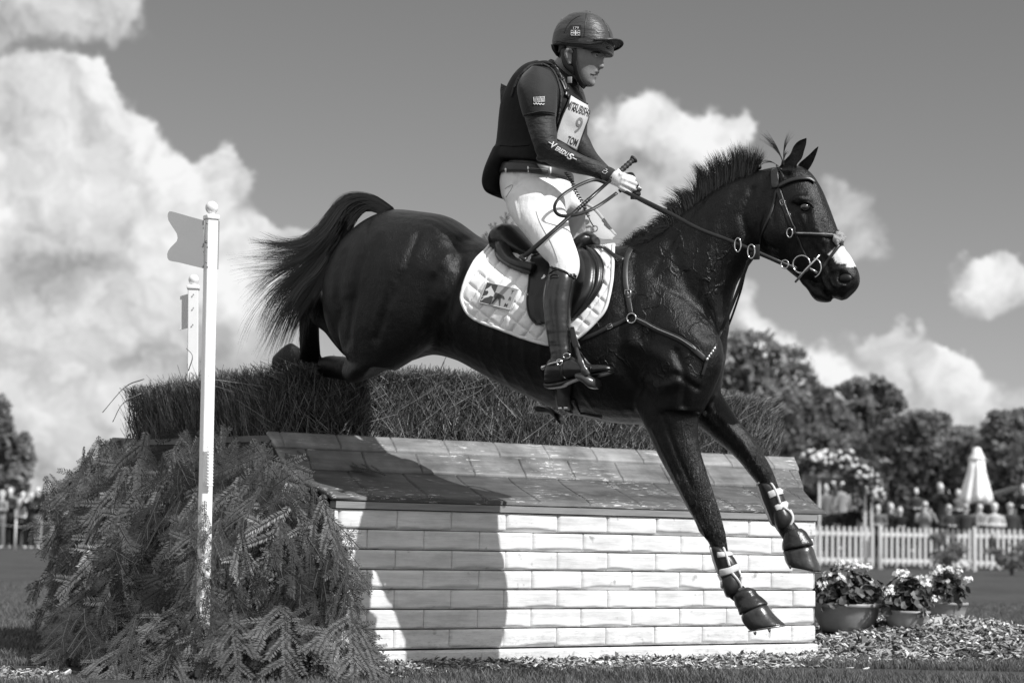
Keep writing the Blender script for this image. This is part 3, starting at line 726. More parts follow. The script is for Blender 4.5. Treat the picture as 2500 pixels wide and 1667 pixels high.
# ---------------- flower pots
potm = mat('pot_plastic', .30, .42, .35, var=.2, vscale=12); soil = mat('soil', .03, .95, bump=.5)
leafm = mat('geranium_leaf', .075, .4, .5, var=.35, vscale=20); petal = mat('white_petal', .85, .6); stemm = mat('geranium_stem', .10, .6)
def flower_pot(x, y, zb, r, h, plant_h, nl, nf, label, plabel):
    z0 = zb; P = Vector((x, y, z0)); root = empty('flower_pot', P, label, 'flower pot')
    m = MB(); rim = .02
    m.lathe(P, [(r * .66, 0), (r * .74, h * .2), (r * .86, h * .55), (r * .92, h * .84), (r * .97, h * .86), (r * 1.0, h * .89), (r * 1.0, h * .97), (r * .97, h), (r * .9, h), (r * .87, h * .9), (r * .8, h * .82)], 48); m.build('pot', potm, root, True, True)
    m = MB(); m.lathe(P, [(.001, h * .80), (r * .86, h * .84), (r * .86, h * .82), (.001, h * .78)], 32); m.build('soil', soil, root)
    pr = empty('geranium', P + Vector((0, 0, h * .84)), plabel, 'flower plant')
    L = []; S0_ = []; S1_ = []; F = []
    cz = P + Vector((0, 0, h * .85))
    for i in range(nl):
        a = rnd.uniform(0, 6.283); el_ = rnd.uniform(-.1, 1.45); rr = rnd.uniform(.35, 1.0)
        R_ = Vector((math.cos(a) * math.cos(el_) * r * 1.15, math.sin(a) * math.cos(el_) * r * 1.15, math.sin(el_) * plant_h)) * rr
        c = cz + R_ + Vector((0, 0, .01)); c.z += .03 * noise.noise(c * 9)
        nn = (R_.normalized() + Vector((rnd.gauss(0, .5), rnd.gauss(0, .5), rnd.gauss(.4, .5)))).normalized(); q = nn.to_track_quat('Z', 'Y').to_matrix()
        sz = rnd.uniform(.018, .036); n = 7; rim_ = []
        for j in range(n):
            aa = 2 * math.pi * j / n + .3; k = sz * (1 + .16 * math.sin(aa * 2 + i)) * (.55 if j == 0 else 1); rim_.append(c + q @ Vector((math.cos(aa) * k, math.sin(aa) * k, rnd.uniform(-.004, .011))))
        for j in range(n): L.append([c - q @ Vector((0, 0, .004)), rim_[j], rim_[j].lerp(rim_[(j + 1) % n], .5) * 1.0, rim_[(j + 1) % n]])
        S0_.append(tuple(cz + Vector((R_.x * .2, R_.y * .2, 0)))); S1_.append(tuple(c - nn * .004))
    fp = []
    for i in range(nf):
        a = rnd.uniform(0, 6.283); el_ = rnd.uniform(.25, 1.4); R_ = Vector((math.cos(a) * math.cos(el_) * r * 1.2, math.sin(a) * math.cos(el_) * r * 1.2 - .02, math.sin(el_) * plant_h * 1.12)); c = cz + R_ + Vector((0, 0, .02))
        S0_.append(tuple(cz)); S1_.append(tuple(c)); fp.append(c)
        for k in range(rnd.randint(7, 13)):
            cc = c + Vector((rnd.gauss(0, .014), rnd.gauss(0, .014), rnd.gauss(0, .010))); nn = (cc - c + Vector((rnd.gauss(0, .01), -.012, .012))).normalized(); q = nn.to_track_quat('Z', 'Y').to_matrix(); a0 = rnd.random() * 6
            for j in range(5):
                aa = a0 + j * 1.2566; t1 = q @ Vector((math.cos(aa - .42), math.sin(aa - .42), .18)) * .009; t2 = q @ Vector((math.cos(aa), math.sin(aa), .2)) * .0135; t3 = q @ Vector((math.cos(aa + .42), math.sin(aa + .42), .18)) * .009
                F.append([cc, cc + t1, cc + t2, cc + t3])
    link('leaves', quads_mesh('leaves', np.array([[tuple(q) for q in f] for f in L])), leafm, pr, False)
    st = sticks(np.array(S0_), np.array(S1_), .002, .0013); link('stems', quads_mesh('stems', st), stemm, pr, False)
    link('blossoms', quads_mesh('blossoms', np.array([[tuple(q) for q in f] for f in F])), petal, pr, False)
q = at(2066, 1540, 12.1); flower_pot(q.x, q.y, q.z, .215, .165, .22, 420, 13, 'largest plastic flower pot, at the right end of the brick wall', 'white geranium growing in the largest pot beside the brick wall')
q = at(2213, 1540, 11.95); flower_pot(q.x, q.y, q.z, .138, .12, .20, 260, 12, 'smallest looking plastic flower pot in the middle of the three, low in the wood chips', 'white geranium in the middle pot, spilling over its rim')
q = at(2311, 1520, 12.9); flower_pot(q.x, q.y, q.z, .136, .13, .19, 230, 9, 'rightmost plastic flower pot standing furthest back on the wood chips', 'white geranium with tall dark leaves in the rightmost pot')
# ================================================================== background
fol = [mat('foliage_a', .26, .6, .3, var=.4, vscale=.9), mat('foliage_b', .36, .6, .3, var=.4, vscale=.9), mat('foliage_c', .19, .65, .3, var=.4, vscale=.9)]
for m_ in fol:      # thin leaves let some light through
    t_ = NT(m_.node_tree); b_ = t_.n['Principled BSDF']; o_ = t_.n['Material Output']; tr_ = t_.new('ShaderNodeBsdfTranslucent'); mx_ = t_.new('ShaderNodeMixShader'); mx_.inputs[0].default_value = .45
    src_ = b_.inputs['Base Color'].links[0].from_socket; t_.l.new(src_, tr_.inputs['Color']); t_.l.new(b_.outputs[0], mx_.inputs[1]); t_.l.new(tr_.outputs[0], mx_.inputs[2]); t_.l.new(mx_.outputs[0], o_.inputs[0])
bark = mat('bark', .06, .85, bump=.5, bscale=6)
def leaf_quads(blobs, n, sz, seed, hollow=.35):
    rg = np.random.default_rng(seed); vols = np.array([b_[1][0] * b_[1][2] for b_ in blobs]); idx = rg.choice(len(blobs), n, p=vols / vols.sum())
    Cc = np.array([tuple(b_[0]) for b_ in blobs])[idx]; Rr = np.array([b_[1] for b_ in blobs])[idx]
    # clump centres inside each blob
    clump = {}
    D = unit(rg.normal(size=(n, 3)))
    nc = max(10, n // (45 if n > 6000 else 85)); cd = unit(rg.normal(size=(nc, 3))) * (rg.uniform(hollow, 1.0, (nc, 1)) ** .6); ci = rg.integers(0, nc, n)
    P = Cc + Rr * (cd[ci] + D * rg.uniform(0, 1, (n, 1)) ** .6 * .34)
    N = unit(rg.normal(size=(n, 3)) + D * .6); A = unit(np.cross(N, rg.normal(size=(n, 3)))); B = np.cross(N, A); s = sz * rg.uniform(.6, 1.4, (n, 1))
    return np.stack([P - A * s, P - B * s * .6, P + A * s, P + B * s * .6], 1), cd, nc
def tree(name, label, z, blobs, trunk, n, sz, mats, seed, cat='tree', group=None, ground=None, hollow=.35):
    """blobs: (u, v, ru, rv) in photo px at distance z -> metres"""
    k = z / FPX; bl_ = []
    for i, (u, v, ru, rv) in enumerate(blobs):
        c = at(u, v, z); c.y += ((i * 37) % 11 - 5) * .12 * ru * k; bl_.append((c, (ru * k, ru * k * .9, rv * k)))
    rb = random.Random(seed + 50)
    for c, r in list(bl_):
        for _ in range(3):
            a_ = rb.uniform(0, 6.28); f_ = rb.uniform(.30, .5); bl_.append((c + Vector((math.cos(a_) * r[0], rb.uniform(-.6, .6) * r[1], math.sin(a_) * r[2] * .95)), (r[0] * f_, r[1] * f_, r[2] * f_ * .8)))
    base = at(trunk, 1300, z); base.z = 0; root = empty(name, base, label, cat, group)
    n = int(n * .68); sz *= 1.15
    Q, cd, nc = leaf_quads(bl_, n, sz, seed, hollow); rg = random.Random(seed)
    me = quads_mesh('crown', Q, 4, rng.integers(0, 2, len(Q)));
    for m in mats: me.materials.append(m)
    link('crown', me, None, root, False)
    m = MB(); zt = max(c.z for c, r in bl_); fork = base + Vector((0, 0, zt * .45)); r0 = zt * .022 + .03
    m.tube(catmull([base, base.lerp(fork, .5) + Vector((rg.uniform(-.1, .1), 0, 0)), fork], 4), [r0 * (1.15 - .4 * i / 8) for i in range(9)], 8)
    for c, r in bl_:
        q = fork.lerp(c, .5) + Vector((rg.uniform(-.3, .3), 0, .2)) * (zt / 10); pts = catmull([fork, q, c], 4); m.tube(pts, [r0 * .55 * (1 - .75 * i / 8) for i in range(9)], 6)
        for s_ in range(5):
            e = c + Vector([rg.uniform(-1, 1) * r[0] * .8, rg.uniform(-1, 1) * r[1] * .8, rg.uniform(-.5, .9) * r[2]]); m.tube([pts[5], pts[5].lerp(e, .5) + Vector((0, 0, .1)), e], [r0 * .25, r0 * .18, r0 * .05], 5)
    m.build('trunk', bark, root); return root
A_ = [fol[0], fol[1]]; B_ = [fol[2], fol[0]]
tree('broadleaf_tree', 'tall airy tree with sky showing through, right behind the horse chest', 96,
     [(1790, 850, 40, 35), (1850, 835, 45, 32), (1915, 870, 42, 40), (1950, 920, 40, 45), (1830, 905, 45, 30), (1775, 925, 42, 35), (1890, 955, 60, 35), (1800, 980, 60, 35), (1920, 1010, 60, 40)], 1840, 5200, .13, A_, 1, group=None, hollow=.2)
tree('broadleaf_tree', 'domed tree with gaps low in its crown, above the flowering arch', 92,
     [(2085, 955, 34, 28), (2130, 945, 38, 26), (2175, 970, 34, 28), (2090, 1000, 40, 22), (2190, 985, 22, 20), (2130, 1040, 70, 30)], 2125, 4800, .13, A_, 2)
tree('broadleaf_tree', 'broad dark tree left of the closed parasol', 88,
     [(2240, 1040, 48, 36), (2280, 1060, 45, 45), (2200, 1070, 60, 45), (2260, 1120, 80, 60), (2210, 1190, 90, 70), (2290, 1210, 80, 70)], 2250, 13000, .14, B_, 3)
tree('broadleaf_tree', 'low rounded tree behind the closed parasol', 90,
     [(2350, 1075, 42, 32), (2385, 1090, 45, 40), (2340, 1130, 60, 50), (2400, 1170, 70, 70), (2350, 1230, 80, 60)], 2365, 11000, .14, A_, 4)
tree('broadleaf_tree', 'tall dark tree cut off by the right edge of the picture', 86,
     [(2440, 1050, 45, 38), (2490, 1045, 48, 42), (2540, 1070, 60, 60), (2470, 1120, 70, 60), (2500, 1200, 90, 70)], 2500, 13000, .14, B_, 5)
tree('broadleaf_tree', 'dense dark tree filling the gap behind the right end of the hedge', 90,
     [(1930, 1000, 55, 45), (1990, 1000, 55, 45), (2040, 1040, 55, 40), (1960, 1080, 80, 60), (2060, 1110, 80, 60), (1980, 1180, 90, 60), (2080, 1200, 90, 70), (1930, 1240, 90, 60)], 1990, 17000, .14, B_, 6)
tree('broadleaf_tree', 'dark tree mostly hidden behind the hedge end and the horse forelegs', 93,
     [(1780, 1010, 60, 45), (1860, 1020, 60, 45), (1810, 1090, 80, 60), (1870, 1150, 80, 70)], 1820, 8000, .14, B_, 7)
tree('conifer_tree', 'tall shaggy tree at the left edge of the picture behind the spectators', 84,
     [(8, 1010, 20, 40), (5, 1060, 30, 45), (-30, 1100, 50, 60), (48, 1095, 30, 35), (60, 1125, 24, 40), (20, 1140, 45, 45), (40, 1170, 35, 35), (-40, 1180, 60, 60)], 20, 8000, .12, A_, 8)
# far wood closing the horizon on the right
fw_ = []; 
for i in range(30): c = at(1650 + i * 34, 1290 - 10 * (i % 3), 130); fw_.append((c, (1.6, 1.5, 2.0)))
Q, _, _ = leaf_quads(fw_, 16000, .3, 77); me = quads_mesh('far_wood', Q, 4); o = link('far_wood', me, fol[0], None, False); tag(o, 'dark far-off wood along the horizon behind the trees', 'wood', kind='stuff')
fw_ = []
for i in range(16): c = at(-60 + i * 30, 1286 - 4 * (i % 3), 260); fw_.append((c, (1.8, 1.5, 1.0)))
Q, _, _ = leaf_quads(fw_, 5000, .3, 78); me = quads_mesh('far_wood', Q, 4); o = link('far_wood', me, fol[0], None, False); tag(o, 'low dark line of far-off wood on the left horizon', 'wood', kind='stuff')

# bank behind the picket fence
bkm = MATS['grass_ground']
m = MB(); pr = [(55.0, -.05), (56.0, .25), (57.5, .5), (75, .6), (90, .3), (91, -.1)]
m.loft([[Vector((x, y, h)) for y, h in pr] for x in (6.0, 7.5, 14, 22, 40)]); o = m.build('grass_bank', bkm, None, True, True); tag(o, kind='structure')

# ---------------- picket fence
pk = mat('picket_white', .62, .5, var=.08)
def fence_panel(z0, z1, u0, u1, n, label, closed_right=True):
    A = at(u0, 1390, z0); B = at(u1, 1390, z1); A.z = B.z = 0; root = empty('picket_fence', A, label, 'fence')
    D = (B - A); L = D.length; D.normalize(); nrm = Vector((D.y, -D.x, 0)); M = Matrix((D, -nrm, Vector((0, 0, 1)))).transposed()
    for i in range(n):
        f = i / (n - 1); p = A.lerp(B, f); m = MB(); w_, h0, h1 = .062, .11, 1.06
        pts = [(-w_ / 2, h0), (w_ / 2, h0), (w_ / 2, h1 - .035)] + [(w_ / 2 * math.cos(a), h1 - .035 + .035 * math.sin(a)) for a in (math.pi * k / 8 for k in range(1, 8))] + [(-w_ / 2, h1 - .035)]
        m.prism([p + D * x + Vector((0, 0, h)) for x, h in pts], -nrm * .02); m.build('picket', pk, root, False, True)
    for h in (.22, .88):
        m = MB(); m.box(A.lerp(B, .5) + Vector((0, 0, h)) - nrm * .036, (L + .1, .03, .10), M, ch=.004); m.build('rail', pk, root, False)
    for f in (0, 1):
        p = A.lerp(B, f) - nrm * .085 + D * (.03 if f == 0 else -.03); m = MB(); m.box(p + Vector((0, 0, .5)), (.06, .06, 1.02), M, ch=.004); m.build('post', pk, root, False)
fence_panel(51.5, 52, 1990, 2131, 11, 'white picket fence panel next to the right end of the jump')
fence_panel(52, 53, 2150, 2368, 17, 'white picket fence panel in the middle, between the two posts')
fence_panel(50.5, 51, 2382, 2560, 14, 'white picket fence panel running out of the right edge of the picture')
fence_panel(52, 51.5, 1795, 1975, 14, 'white picket fence panel mostly hidden behind the jump and forelegs')
for (u, z, lb) in ((2150, 51.7, 'white gate post between the left and middle picket panels'), (2378, 50.0, 'thin stake at the gap between the middle and right picket panels')):
    p = at(u, 1390, z); p.z = 0; m = MB(); m.box(p + Vector((0, 0, .54)), (.09 if z > 51 else .05, .05, 1.12), ch=.01); o = m.build('fence_post', pk, None); tag(o, lb, 'post')

# ---------------- spectators
skinm = mat('spectator_skin', .70, .6)
hairs = {'dark': mat('hair_dark', .02, .6), 'grey': mat('hair_grey', .30, .7), 'fair': mat('hair_fair', .28, .6), 'white': mat('hat_white', .75, .7)}
cl = {k: mat('cloth_' + k, v, .8, .2, var=.15, vscale=6) for k, v in dict(black=.02, charcoal=.05, grey=.16, mid=.28, pale=.5, white=.75).items()}
lens_m = mat('dark_lens', .01, .15)
def spectator(u, v, z, h, label, jacket, trousers, hair='dark', pose='stand', turn=0, hat=None, hood=False, shades=False, base_z=0.0, item=None, back=False):
    """u,v = head centre px; h = height of the figure"""
    P = at(u, v, z); x0, y0 = P.x, P.y; zt = base_z; root = empty('person', (x0, y0, zt), label, 'person', 'spectators behind the fence' if u > 1900 else 'spectators behind the rope')
    k = h / 1.75; ca, sa = math.cos(turn), math.sin(turn)
    def p(x, y, zz): return Vector((x0 + (x * ca - y * sa) * k, y0 + (x * sa + y * ca) * k, zt + zz * k))
    # faces the camera: forward = -y
    ua = {}
    for s in (-1, 1):
        sh = (s * .19, 0, 1.43)
        if pose == 'photo': el_ = (s * .27, -.14, 1.22); wr = (s * .09, -.26, 1.50); hd_ = (s * .055, -.27, 1.57)
        elif pose == 'fold': el_ = (s * .27, -.03, 1.17); wr = (-s * .02, -.22, 1.17); hd_ = (-s * .10, -.22, 1.18)
        elif pose == 'raise' and s > 0: el_ = (.28, -.1, 1.5); wr = (.12, -.16, 1.72); hd_ = (.08, -.17, 1.78)
        else: el_ = (s * .25, .02, 1.16); wr = (s * .26, -.06, .92); hd_ = (s * .26, -.08, .84)
        ua[s] = (sh, el_, wr, hd_)
    b = MB()
    b.sphere(p(0, -.01, 1.635), (.076 * k, .095 * k, .118 * k), 14, 10); b.tube([p(0, .01, 1.42), p(0, 0, 1.58)], .055 * k, 8)
    b.sphere(p(0, -.10, 1.62), (.014 * k, .02 * k, .022 * k), 6, 5)
    b.tube(catmull([p(0, 0, .92), p(0, 0, 1.1), p(0, 0, 1.3), p(0, .0, 1.44)], 2), [.13 * k, .12 * k, .12 * k, .13 * k, .14 * k, .12 * k, .08 * k], 10, flat=(1, .75), up=Vector((ca, sa, 0)))
    for s in (-1, 1):
        sh, e, wr, hd_ = ua[s]; b.tube([p(*sh), p(*e), p(*wr), p(*hd_)], [.048 * k, .038 * k, .028 * k, .036 * k], 7)
        b.tube([p(s * .09, 0, .95), p(s * .10, -.01, .5), p(s * .11, .02, .08), p(s * .12, -.12, .04)], [.08 * k, .055 * k, .04 * k, .035 * k], 7)
    me = fuse(b, .022 * k, 2); link('body', me, skinm, root)
    j = MB(); j.tube(catmull([p(0, 0, .80), p(0, 0, 1.0), p(0, 0, 1.25), p(0, .0, 1.42), p(0, 0, 1.49)], 3), [.165 * k, .165 * k, .16 * k, .155 * k, .155 * k, .16 * k, .165 * k, .175 * k, .18 * k, .18 * k, .15 * k, .12 * k, .07 * k], 14, flat=(1.05, .72), up=Vector((ca, sa, 0)))
    for s in (-1, 1):
        sh, e, wr, hd_ = ua[s]; j.tube([p(*sh), p(*e), p(*wr)], [.068 * k, .056 * k, .045 * k], 8)
    link('jacket', fuse(j, .024 * k, 2), cl[jacket], root)
    tr = MB(); tr.tube([p(0, 0, .98), p(0, 0, .82)], [.155 * k, .165 * k], 12, flat=(1.05, .75), up=Vector((ca, sa, 0)))
    for s in (-1, 1): tr.tube([p(s * .085, 0, .92), p(s * .10, -.01, .5), p(s * .11, .02, .07)], [.098 * k, .075 * k, .06 * k], 8)
    link('trousers', fuse(tr, .024 * k, 2), cl[trousers], root)
    hb = MB(); dy = -.03 if back else .040
    hb.sphere(p(0, dy, 1.675), (.084 * k, .088 * k, .100 * k), 12, 8)
    if hair in ('dark', 'fair') and not hat: hb.sphere(p(0, dy + .04, 1.60), (.085 * k, .06 * k, .12 * k), 10, 8)
    link('hair', hb.mesh('hair'), hairs[hair if hair in hairs else 'dark'], root)
    if hat:
        t_ = MB(); t_.sphere(p(0, .005, 1.70), (.095 * k, .108 * k, .085 * k), 14, 8)
        if hat == 'cap' : t_.sphere(p(0, -.11, 1.675), (.07 * k, .07 * k, .012 * k), 10, 6)
        if hat == 'brim': t_.sphere(p(0, 0, 1.675), (.16 * k, .17 * k, .014 * k), 14, 6)
        link('hat', t_.mesh('hat'), hairs['white'] if hat != 'cap' else cl['pale'], root)
    if hood: t_ = MB(); t_.sphere(p(0, .03, 1.62), (.115 * k, .115 * k, .16 * k), 12, 8); link('hood', t_.mesh('hood'), cl['black'], root)
    if shades: t_ = MB(); t_.box(p(0, -.105, 1.655), (.13 * k, .02 * k, .035 * k), Matrix.Rotation(turn, 3, 'Z'), ch=.008 * k); link('sunglasses', t_.mesh('sunglasses'), lens_m, root)
    if item:
        t_ = MB(); c_ = (p(*ua[1][3]) + p(*ua[-1][3])) / 2 if pose == 'photo' else p(*ua[1][3]); t_.box(c_ + Vector((0, -.03, .02)), (.14 * k, .03, .08 * k), Matrix.Rotation(turn, 3, 'Z'), ch=.006)
        o = t_.build('phone' if item == 'phone' else 'camera_body', cl['white'] if item == 'phone' else cl['black']); tag(o, ('white phone' if item == 'phone' else 'small camera') + ' held up by the ' + ' '.join(label.split()[:9]), 'phone' if item == 'phone' else 'camera')
def hz(u): return 1311 + (u - 1300) * .0192
def hgt(v, u, z, bz): return ((hz(u) - v) / FPX * z + EYE - bz) / .935
for (u, v, z, lb, kw) in (
    (2016, 1192, 55, 'spectator leaning left with raised arm beside the end of the jump', dict(jacket='grey', trousers='black', pose='raise', turn=.7, bz=.3, item='phone')),
    (2056, 1186, 57, 'spectator in grey top standing under the flowering arch', dict(jacket='mid', trousers='charcoal', pose='stand', turn=.5, bz=.45)),
    (2077, 1234, 54, 'spectator in pale brimmed hat holding a phone below the flowering arch', dict(jacket='black', trousers='black', hair='grey', pose='photo', turn=.2, hat='brim', item='phone', bz=0)),
    (2142, 1240, 54, 'fair haired spectator in grey jacket right of the arch post', dict(jacket='grey', trousers='black', hair='fair', pose='fold', turn=-.4, bz=0)),
    (2236, 1200, 56, 'spectator in black hood standing tall in the back row', dict(jacket='charcoal', trousers='black', pose='fold', hood=True, bz=.42)),
    (2296, 1190, 56, 'bald spectator in black jacket photographing from the back row', dict(jacket='black', trousers='black', hair='grey', pose='photo', item='camera', turn=.3, bz=.42)),
    (2259, 1235, 54, 'spectator with sunglasses and both arms raised in the front row', dict(jacket='mid', trousers='charcoal', hair='grey', pose='photo', shades=True, bz=0)),
    (2317, 1242, 54, 'fair haired spectator in dark jacket below the parasol edge', dict(jacket='charcoal', trousers='black', hair='fair', pose='fold', turn=.2, shades=True, bz=0)),
    (2357, 1240, 54, 'spectator in pale headband and sunglasses under the parasol', dict(jacket='charcoal', trousers='black', hair='grey', pose='stand', hat='cap', shades=True, bz=0)),
    (2428, 1240, 54, 'spectator in white knitted hat and pale collar', dict(jacket='pale', trousers='black', hair='white', pose='fold', hat='knit', bz=0)),
    (2466, 1240, 54.4, 'spectator in pale peaked cap and sunglasses next to the car', dict(jacket='charcoal', trousers='black', hair='grey', pose='stand', hat='cap', shades=True, bz=0)),
    (2498, 1192, 55.5, 'dark haired spectator cut off by the right edge of the picture', dict(jacket='black', trousers='black', pose='fold', bz=.42)),
    (2197, 1246, 54.3, 'short dark figure leaning low behind the middle picket panel', dict(jacket='black', trousers='black', pose='fold', bz=0)),
    (2175, 1238, 54.6, 'spectator in pale scarf between the arch and the hooded figure', dict(jacket='grey', trousers='black', hair='fair', pose='photo', turn=.1, bz=0)),
    (2392, 1238, 55, 'spectator in mid grey coat directly below the closed parasol', dict(jacket='mid', trousers='black', hair='dark', pose='fold', turn=-.2, bz=0)),
    (2340, 1205, 56.4, 'spectator with pale hair in the back row left of the parasol', dict(jacket='grey', trousers='black', hair='grey', pose='fold', turn=.1, bz=.42)),
    (2110, 1246, 54.2, 'dark haired spectator in white shirt behind the arch post', dict(jacket='white', trousers='black', hair='dark', pose='stand', turn=-.2, bz=0)),
    (2035, 1240, 54.2, 'spectator in charcoal coat crouched at the left picket panel', dict(jacket='charcoal', trousers='black', hair='fair', pose='fold', turn=.3, bz=0)),
    (155, 1200, 63, 'spectator in dark coat and white cap between the left group and the lone figure', dict(jacket='charcoal', trousers='black', hair='white', hat='cap', pose='fold', turn=-.2, bz=0)),
    (5, 1208, 61, 'spectator in white cap and pale grey jacket at the left edge', dict(jacket='mid', trousers='grey', hair='white', hat='cap', pose='fold', turn=-.6, bz=0)),
    (26, 1200, 62, 'bald spectator in black jacket behind the white stake', dict(jacket='charcoal', trousers='black', hair='grey', pose='fold', turn=-.5, bz=0)),
    (57, 1208, 62.5, 'spectator in white top with arms raised left of the dark group', dict(jacket='white', trousers='black', hair='dark', pose='photo', turn=-.3, item='camera', bz=0)),
    (78, 1210, 61.5, 'spectator with pale scarf and dark coat in the middle of the left group', dict(jacket='charcoal', trousers='black', hair='fair', pose='photo', turn=-.5, bz=0)),
    (94, 1198, 61.5, 'spectator in black coat with fair hair in the left group', dict(jacket='black', trousers='mid', hair='fair', pose='fold', turn=-.4, bz=0)),
    (119, 1188, 61.5, 'tallest dark haired spectator of the left group in a black coat', dict(jacket='black', trousers='charcoal', hair='dark', pose='fold', turn=-.2, bz=0)),
    (136, 1190, 62.2, 'fair haired spectator in pale jacket at the right of the left group', dict(jacket='pale', trousers='black', hair='fair', pose='stand', turn=.3, bz=0)),
    (183, 1192, 62, 'dark haired spectator standing alone just left of the jump', dict(jacket='charcoal', trousers='black', hair='dark', pose='fold', turn=.3, bz=0))):
    bz = kw.pop('bz'); spectator(u, v, z, hgt(v, u, z, bz), lb, base_z=bz, **kw)
# rope line on the left
m = MB(); p = at(38, 1300, 58); p.z = 0; m.tube([p, p + Vector((0, 0, .82)), p + Vector((0, 0, .86))], [.028, .028, .01], 8); o = m.build('rope_stake', wp); tag(o, 'white stake holding the crowd rope on the far left', 'stake')
m = MB(); p2 = at(165, 1276, 60); p0 = at(-80, 1262, 58.5); m.tube(catmull([p0, p + Vector((0, 0, .66)), p.lerp(p2, .5) + Vector((0, 0, .36)), p2], 6), .008, 5); o = m.build('crowd_rope', cl['pale']); tag(o, 'thin rope strung in front of the left spectators', 'rope')

# ---------------- closed parasol
z = 52.5; base = at(2386, 1390, z); base.z = 0; root = empty('parasol', base, 'closed white parasol standing over the spectators on the right', 'parasol')
can = mat('parasol_canvas', .86, .8)
def hh(v): return (hz(2386) - v) / FPX * z + EYE
m = MB(); m.tube([base, base + Vector((0, 0, hh(1092)))], .025, 8); m.build('pole', cl['pale'], root)
rings = []; N_ = 48; kx = z / FPX
for (v, r, am) in ((1120, 17, .06), (1150, 20, .12), (1180, 26, .2), (1210, 32, .24), (1226, 35, .26), (1227, 30, .26)):
    rings.append([Vector((base.x - (v - 1120) * .01 * kx * 3 + r * kx * (1 + am * math.cos(8 * a + .6)) * math.cos(a), base.y + r * kx * (1 + am * math.cos(8 * a + .6)) * math.sin(a), hh(v) + .04 * math.cos(4 * a) * (v > 1200))) for a in (2 * math.pi * j / N_ for j in range(N_))])
m = MB(); m.loft(rings); m.build('canopy', can, root, True, True)
rings = []
for (v, r) in ((1092, 3), (1094, 8), (1108, 13), (1120, 19), (1122, 20), (1121, 15)):
    rings.append([Vector((base.x + r * kx * (1 + .08 * math.cos(8 * a)) * math.cos(a), base.y + r * kx * 1.02 * math.sin(a), hh(v))) for a in (2 * math.pi * j / N_ for j in range(N_))])
m = MB(); m.loft(rings); m.build('vent_cap', can, root, True, True)

# ---------------- car with raised tailgate
carm = mat('dark_car_paint', .03, .25, .6, coat=.6); glass = mat('car_glass', .06, .08, .8); tyre = mat('tyre', .02, .8); rimm = mat('wheel_rim', .4, .3, metal=.8)
CXp = at(2455, 1300, 60); cz0 = .5; root = empty('parked_car', (CXp.x, 60, cz0), 'dark estate car with its tailgate open at the right edge of the picture', 'car')
def cp(x, y, zz): return Vector((CXp.x + x, 60 + y, cz0 + zz))
prf = [(0, .45), (.02, .95), (.25, 1.05), (.42, 1.72), (.6, 1.84), (2.6, 1.86), (3.3, 1.2), (4.5, 1.02), (4.7, .8), (4.7, .4), (0.1, .35)]
m = MB(); rings = []
for y, f in ((-.9, .93), (-.86, .98), (-.6, 1), (.6, 1), (.86, .98), (.9, .93)): rings.append([cp(2.3 + (x - 2.3) * f, y, .35 + (h - .35) * f) for x, h in prf])
m.loft(rings); m.build('body', carm, root, False, True)
for side in (-.905, .905):
    for q in ([(.45, 1.12), (.58, 1.62), (1.3, 1.66), (1.3, 1.12)], [(1.38, 1.12), (1.38, 1.66), (2.5, 1.66), (3.0, 1.14)]):
        m = MB(); m.prism([cp(x, side, h) for x, h in q], (0, .01, 0)); m.build('window', glass, root, False, True)
    for x in (.85, 3.75):
        m = MB(); m.lathe(cp(x, side * .97, .34), [(.18, -.1), (.32, -.1), (.34, -.06), (.34, .06), (.32, .1), (.18, .1)], 20, M=Matrix.Rotation(R(90), 3, 'X')); w_ = m.build('tyre', tyre, root, True, True)
        m = MB(); m.lathe(cp(x, side * .97, .34), [(.001, -.09), (.19, -.09), (.19, .09), (.001, .09)], 16, M=Matrix.Rotation(R(90), 3, 'X')); m.build('wheel_rim', rimm, root, True, True)
m = MB(); m.prism([cp(.45, -.8, 1.84), cp(-.55, -.8, 1.30 + .25), cp(-.62, -.8, 1.36 + .25), cp(.42, -.8, 1.92)], (0, 1.6, 0)); m.build('tailgate', carm, root, False, True)

# ---------------- flowering arch
z = 53.5; base = at(2090, 1390, z); base.z = 0; root = empty('flower_arch', base, 'white framed arch covered in pale climbing roses right of the jump', 'arch')
for (u0, v0, v1) in ((2112, 1185, 1385), (2128, 1192, 1385), (2000, 1160, 1385)):
    p = at(u0, v1, z); p.z = 0; q = at(u0, v0, z); m = MB(); m.box(p.lerp(q, .5), (.06, .06, q.z), ch=.005); m.build('post', pk, root)
m = MB(); q0 = at(1985, 1168, z); q1 = at(2120, 1172, z); m.tube([q0, q1], .05, 6); m.build('beam', cl['grey'], root)
bl_ = [(at(u, v, z + dz), (ru * z / FPX, ru * z / FPX, rv * z / FPX)) for u, v, ru, rv, dz in ((1985, 1120, 26, 22, 0), (2020, 1125, 30, 25, 0), (2060, 1125, 34, 28, 0), (2095, 1150, 30, 28, 0), (2125, 1180, 26, 28, 0), (2140, 1205, 20, 24, 0), (2085, 1185, 26, 24, .4), (1965, 1130, 20, 18, .2), (2105, 1225, 26, 24, .5))]
Q, _, _ = leaf_quads(bl_, 5200, .07, 31); link('climbing_leaves', quads_mesh('climbing_leaves', Q, 4, rng.integers(0, 2, len(Q))), [fol[2], fol[0]], root, False)
for i in range(170):
    c, r = rnd.choice(bl_); d = Vector((rnd.gauss(0, 1), -abs(rnd.gauss(0, 1)), rnd.gauss(.5, 1))).normalized(); m = MB(); m.sphere(c + Vector((d.x * r[0], d.y * r[1], d.z * r[2])), rnd.uniform(.035, .075), 6, 5)
    m.build('rose', mat('pale_rose', .68, .7), root)

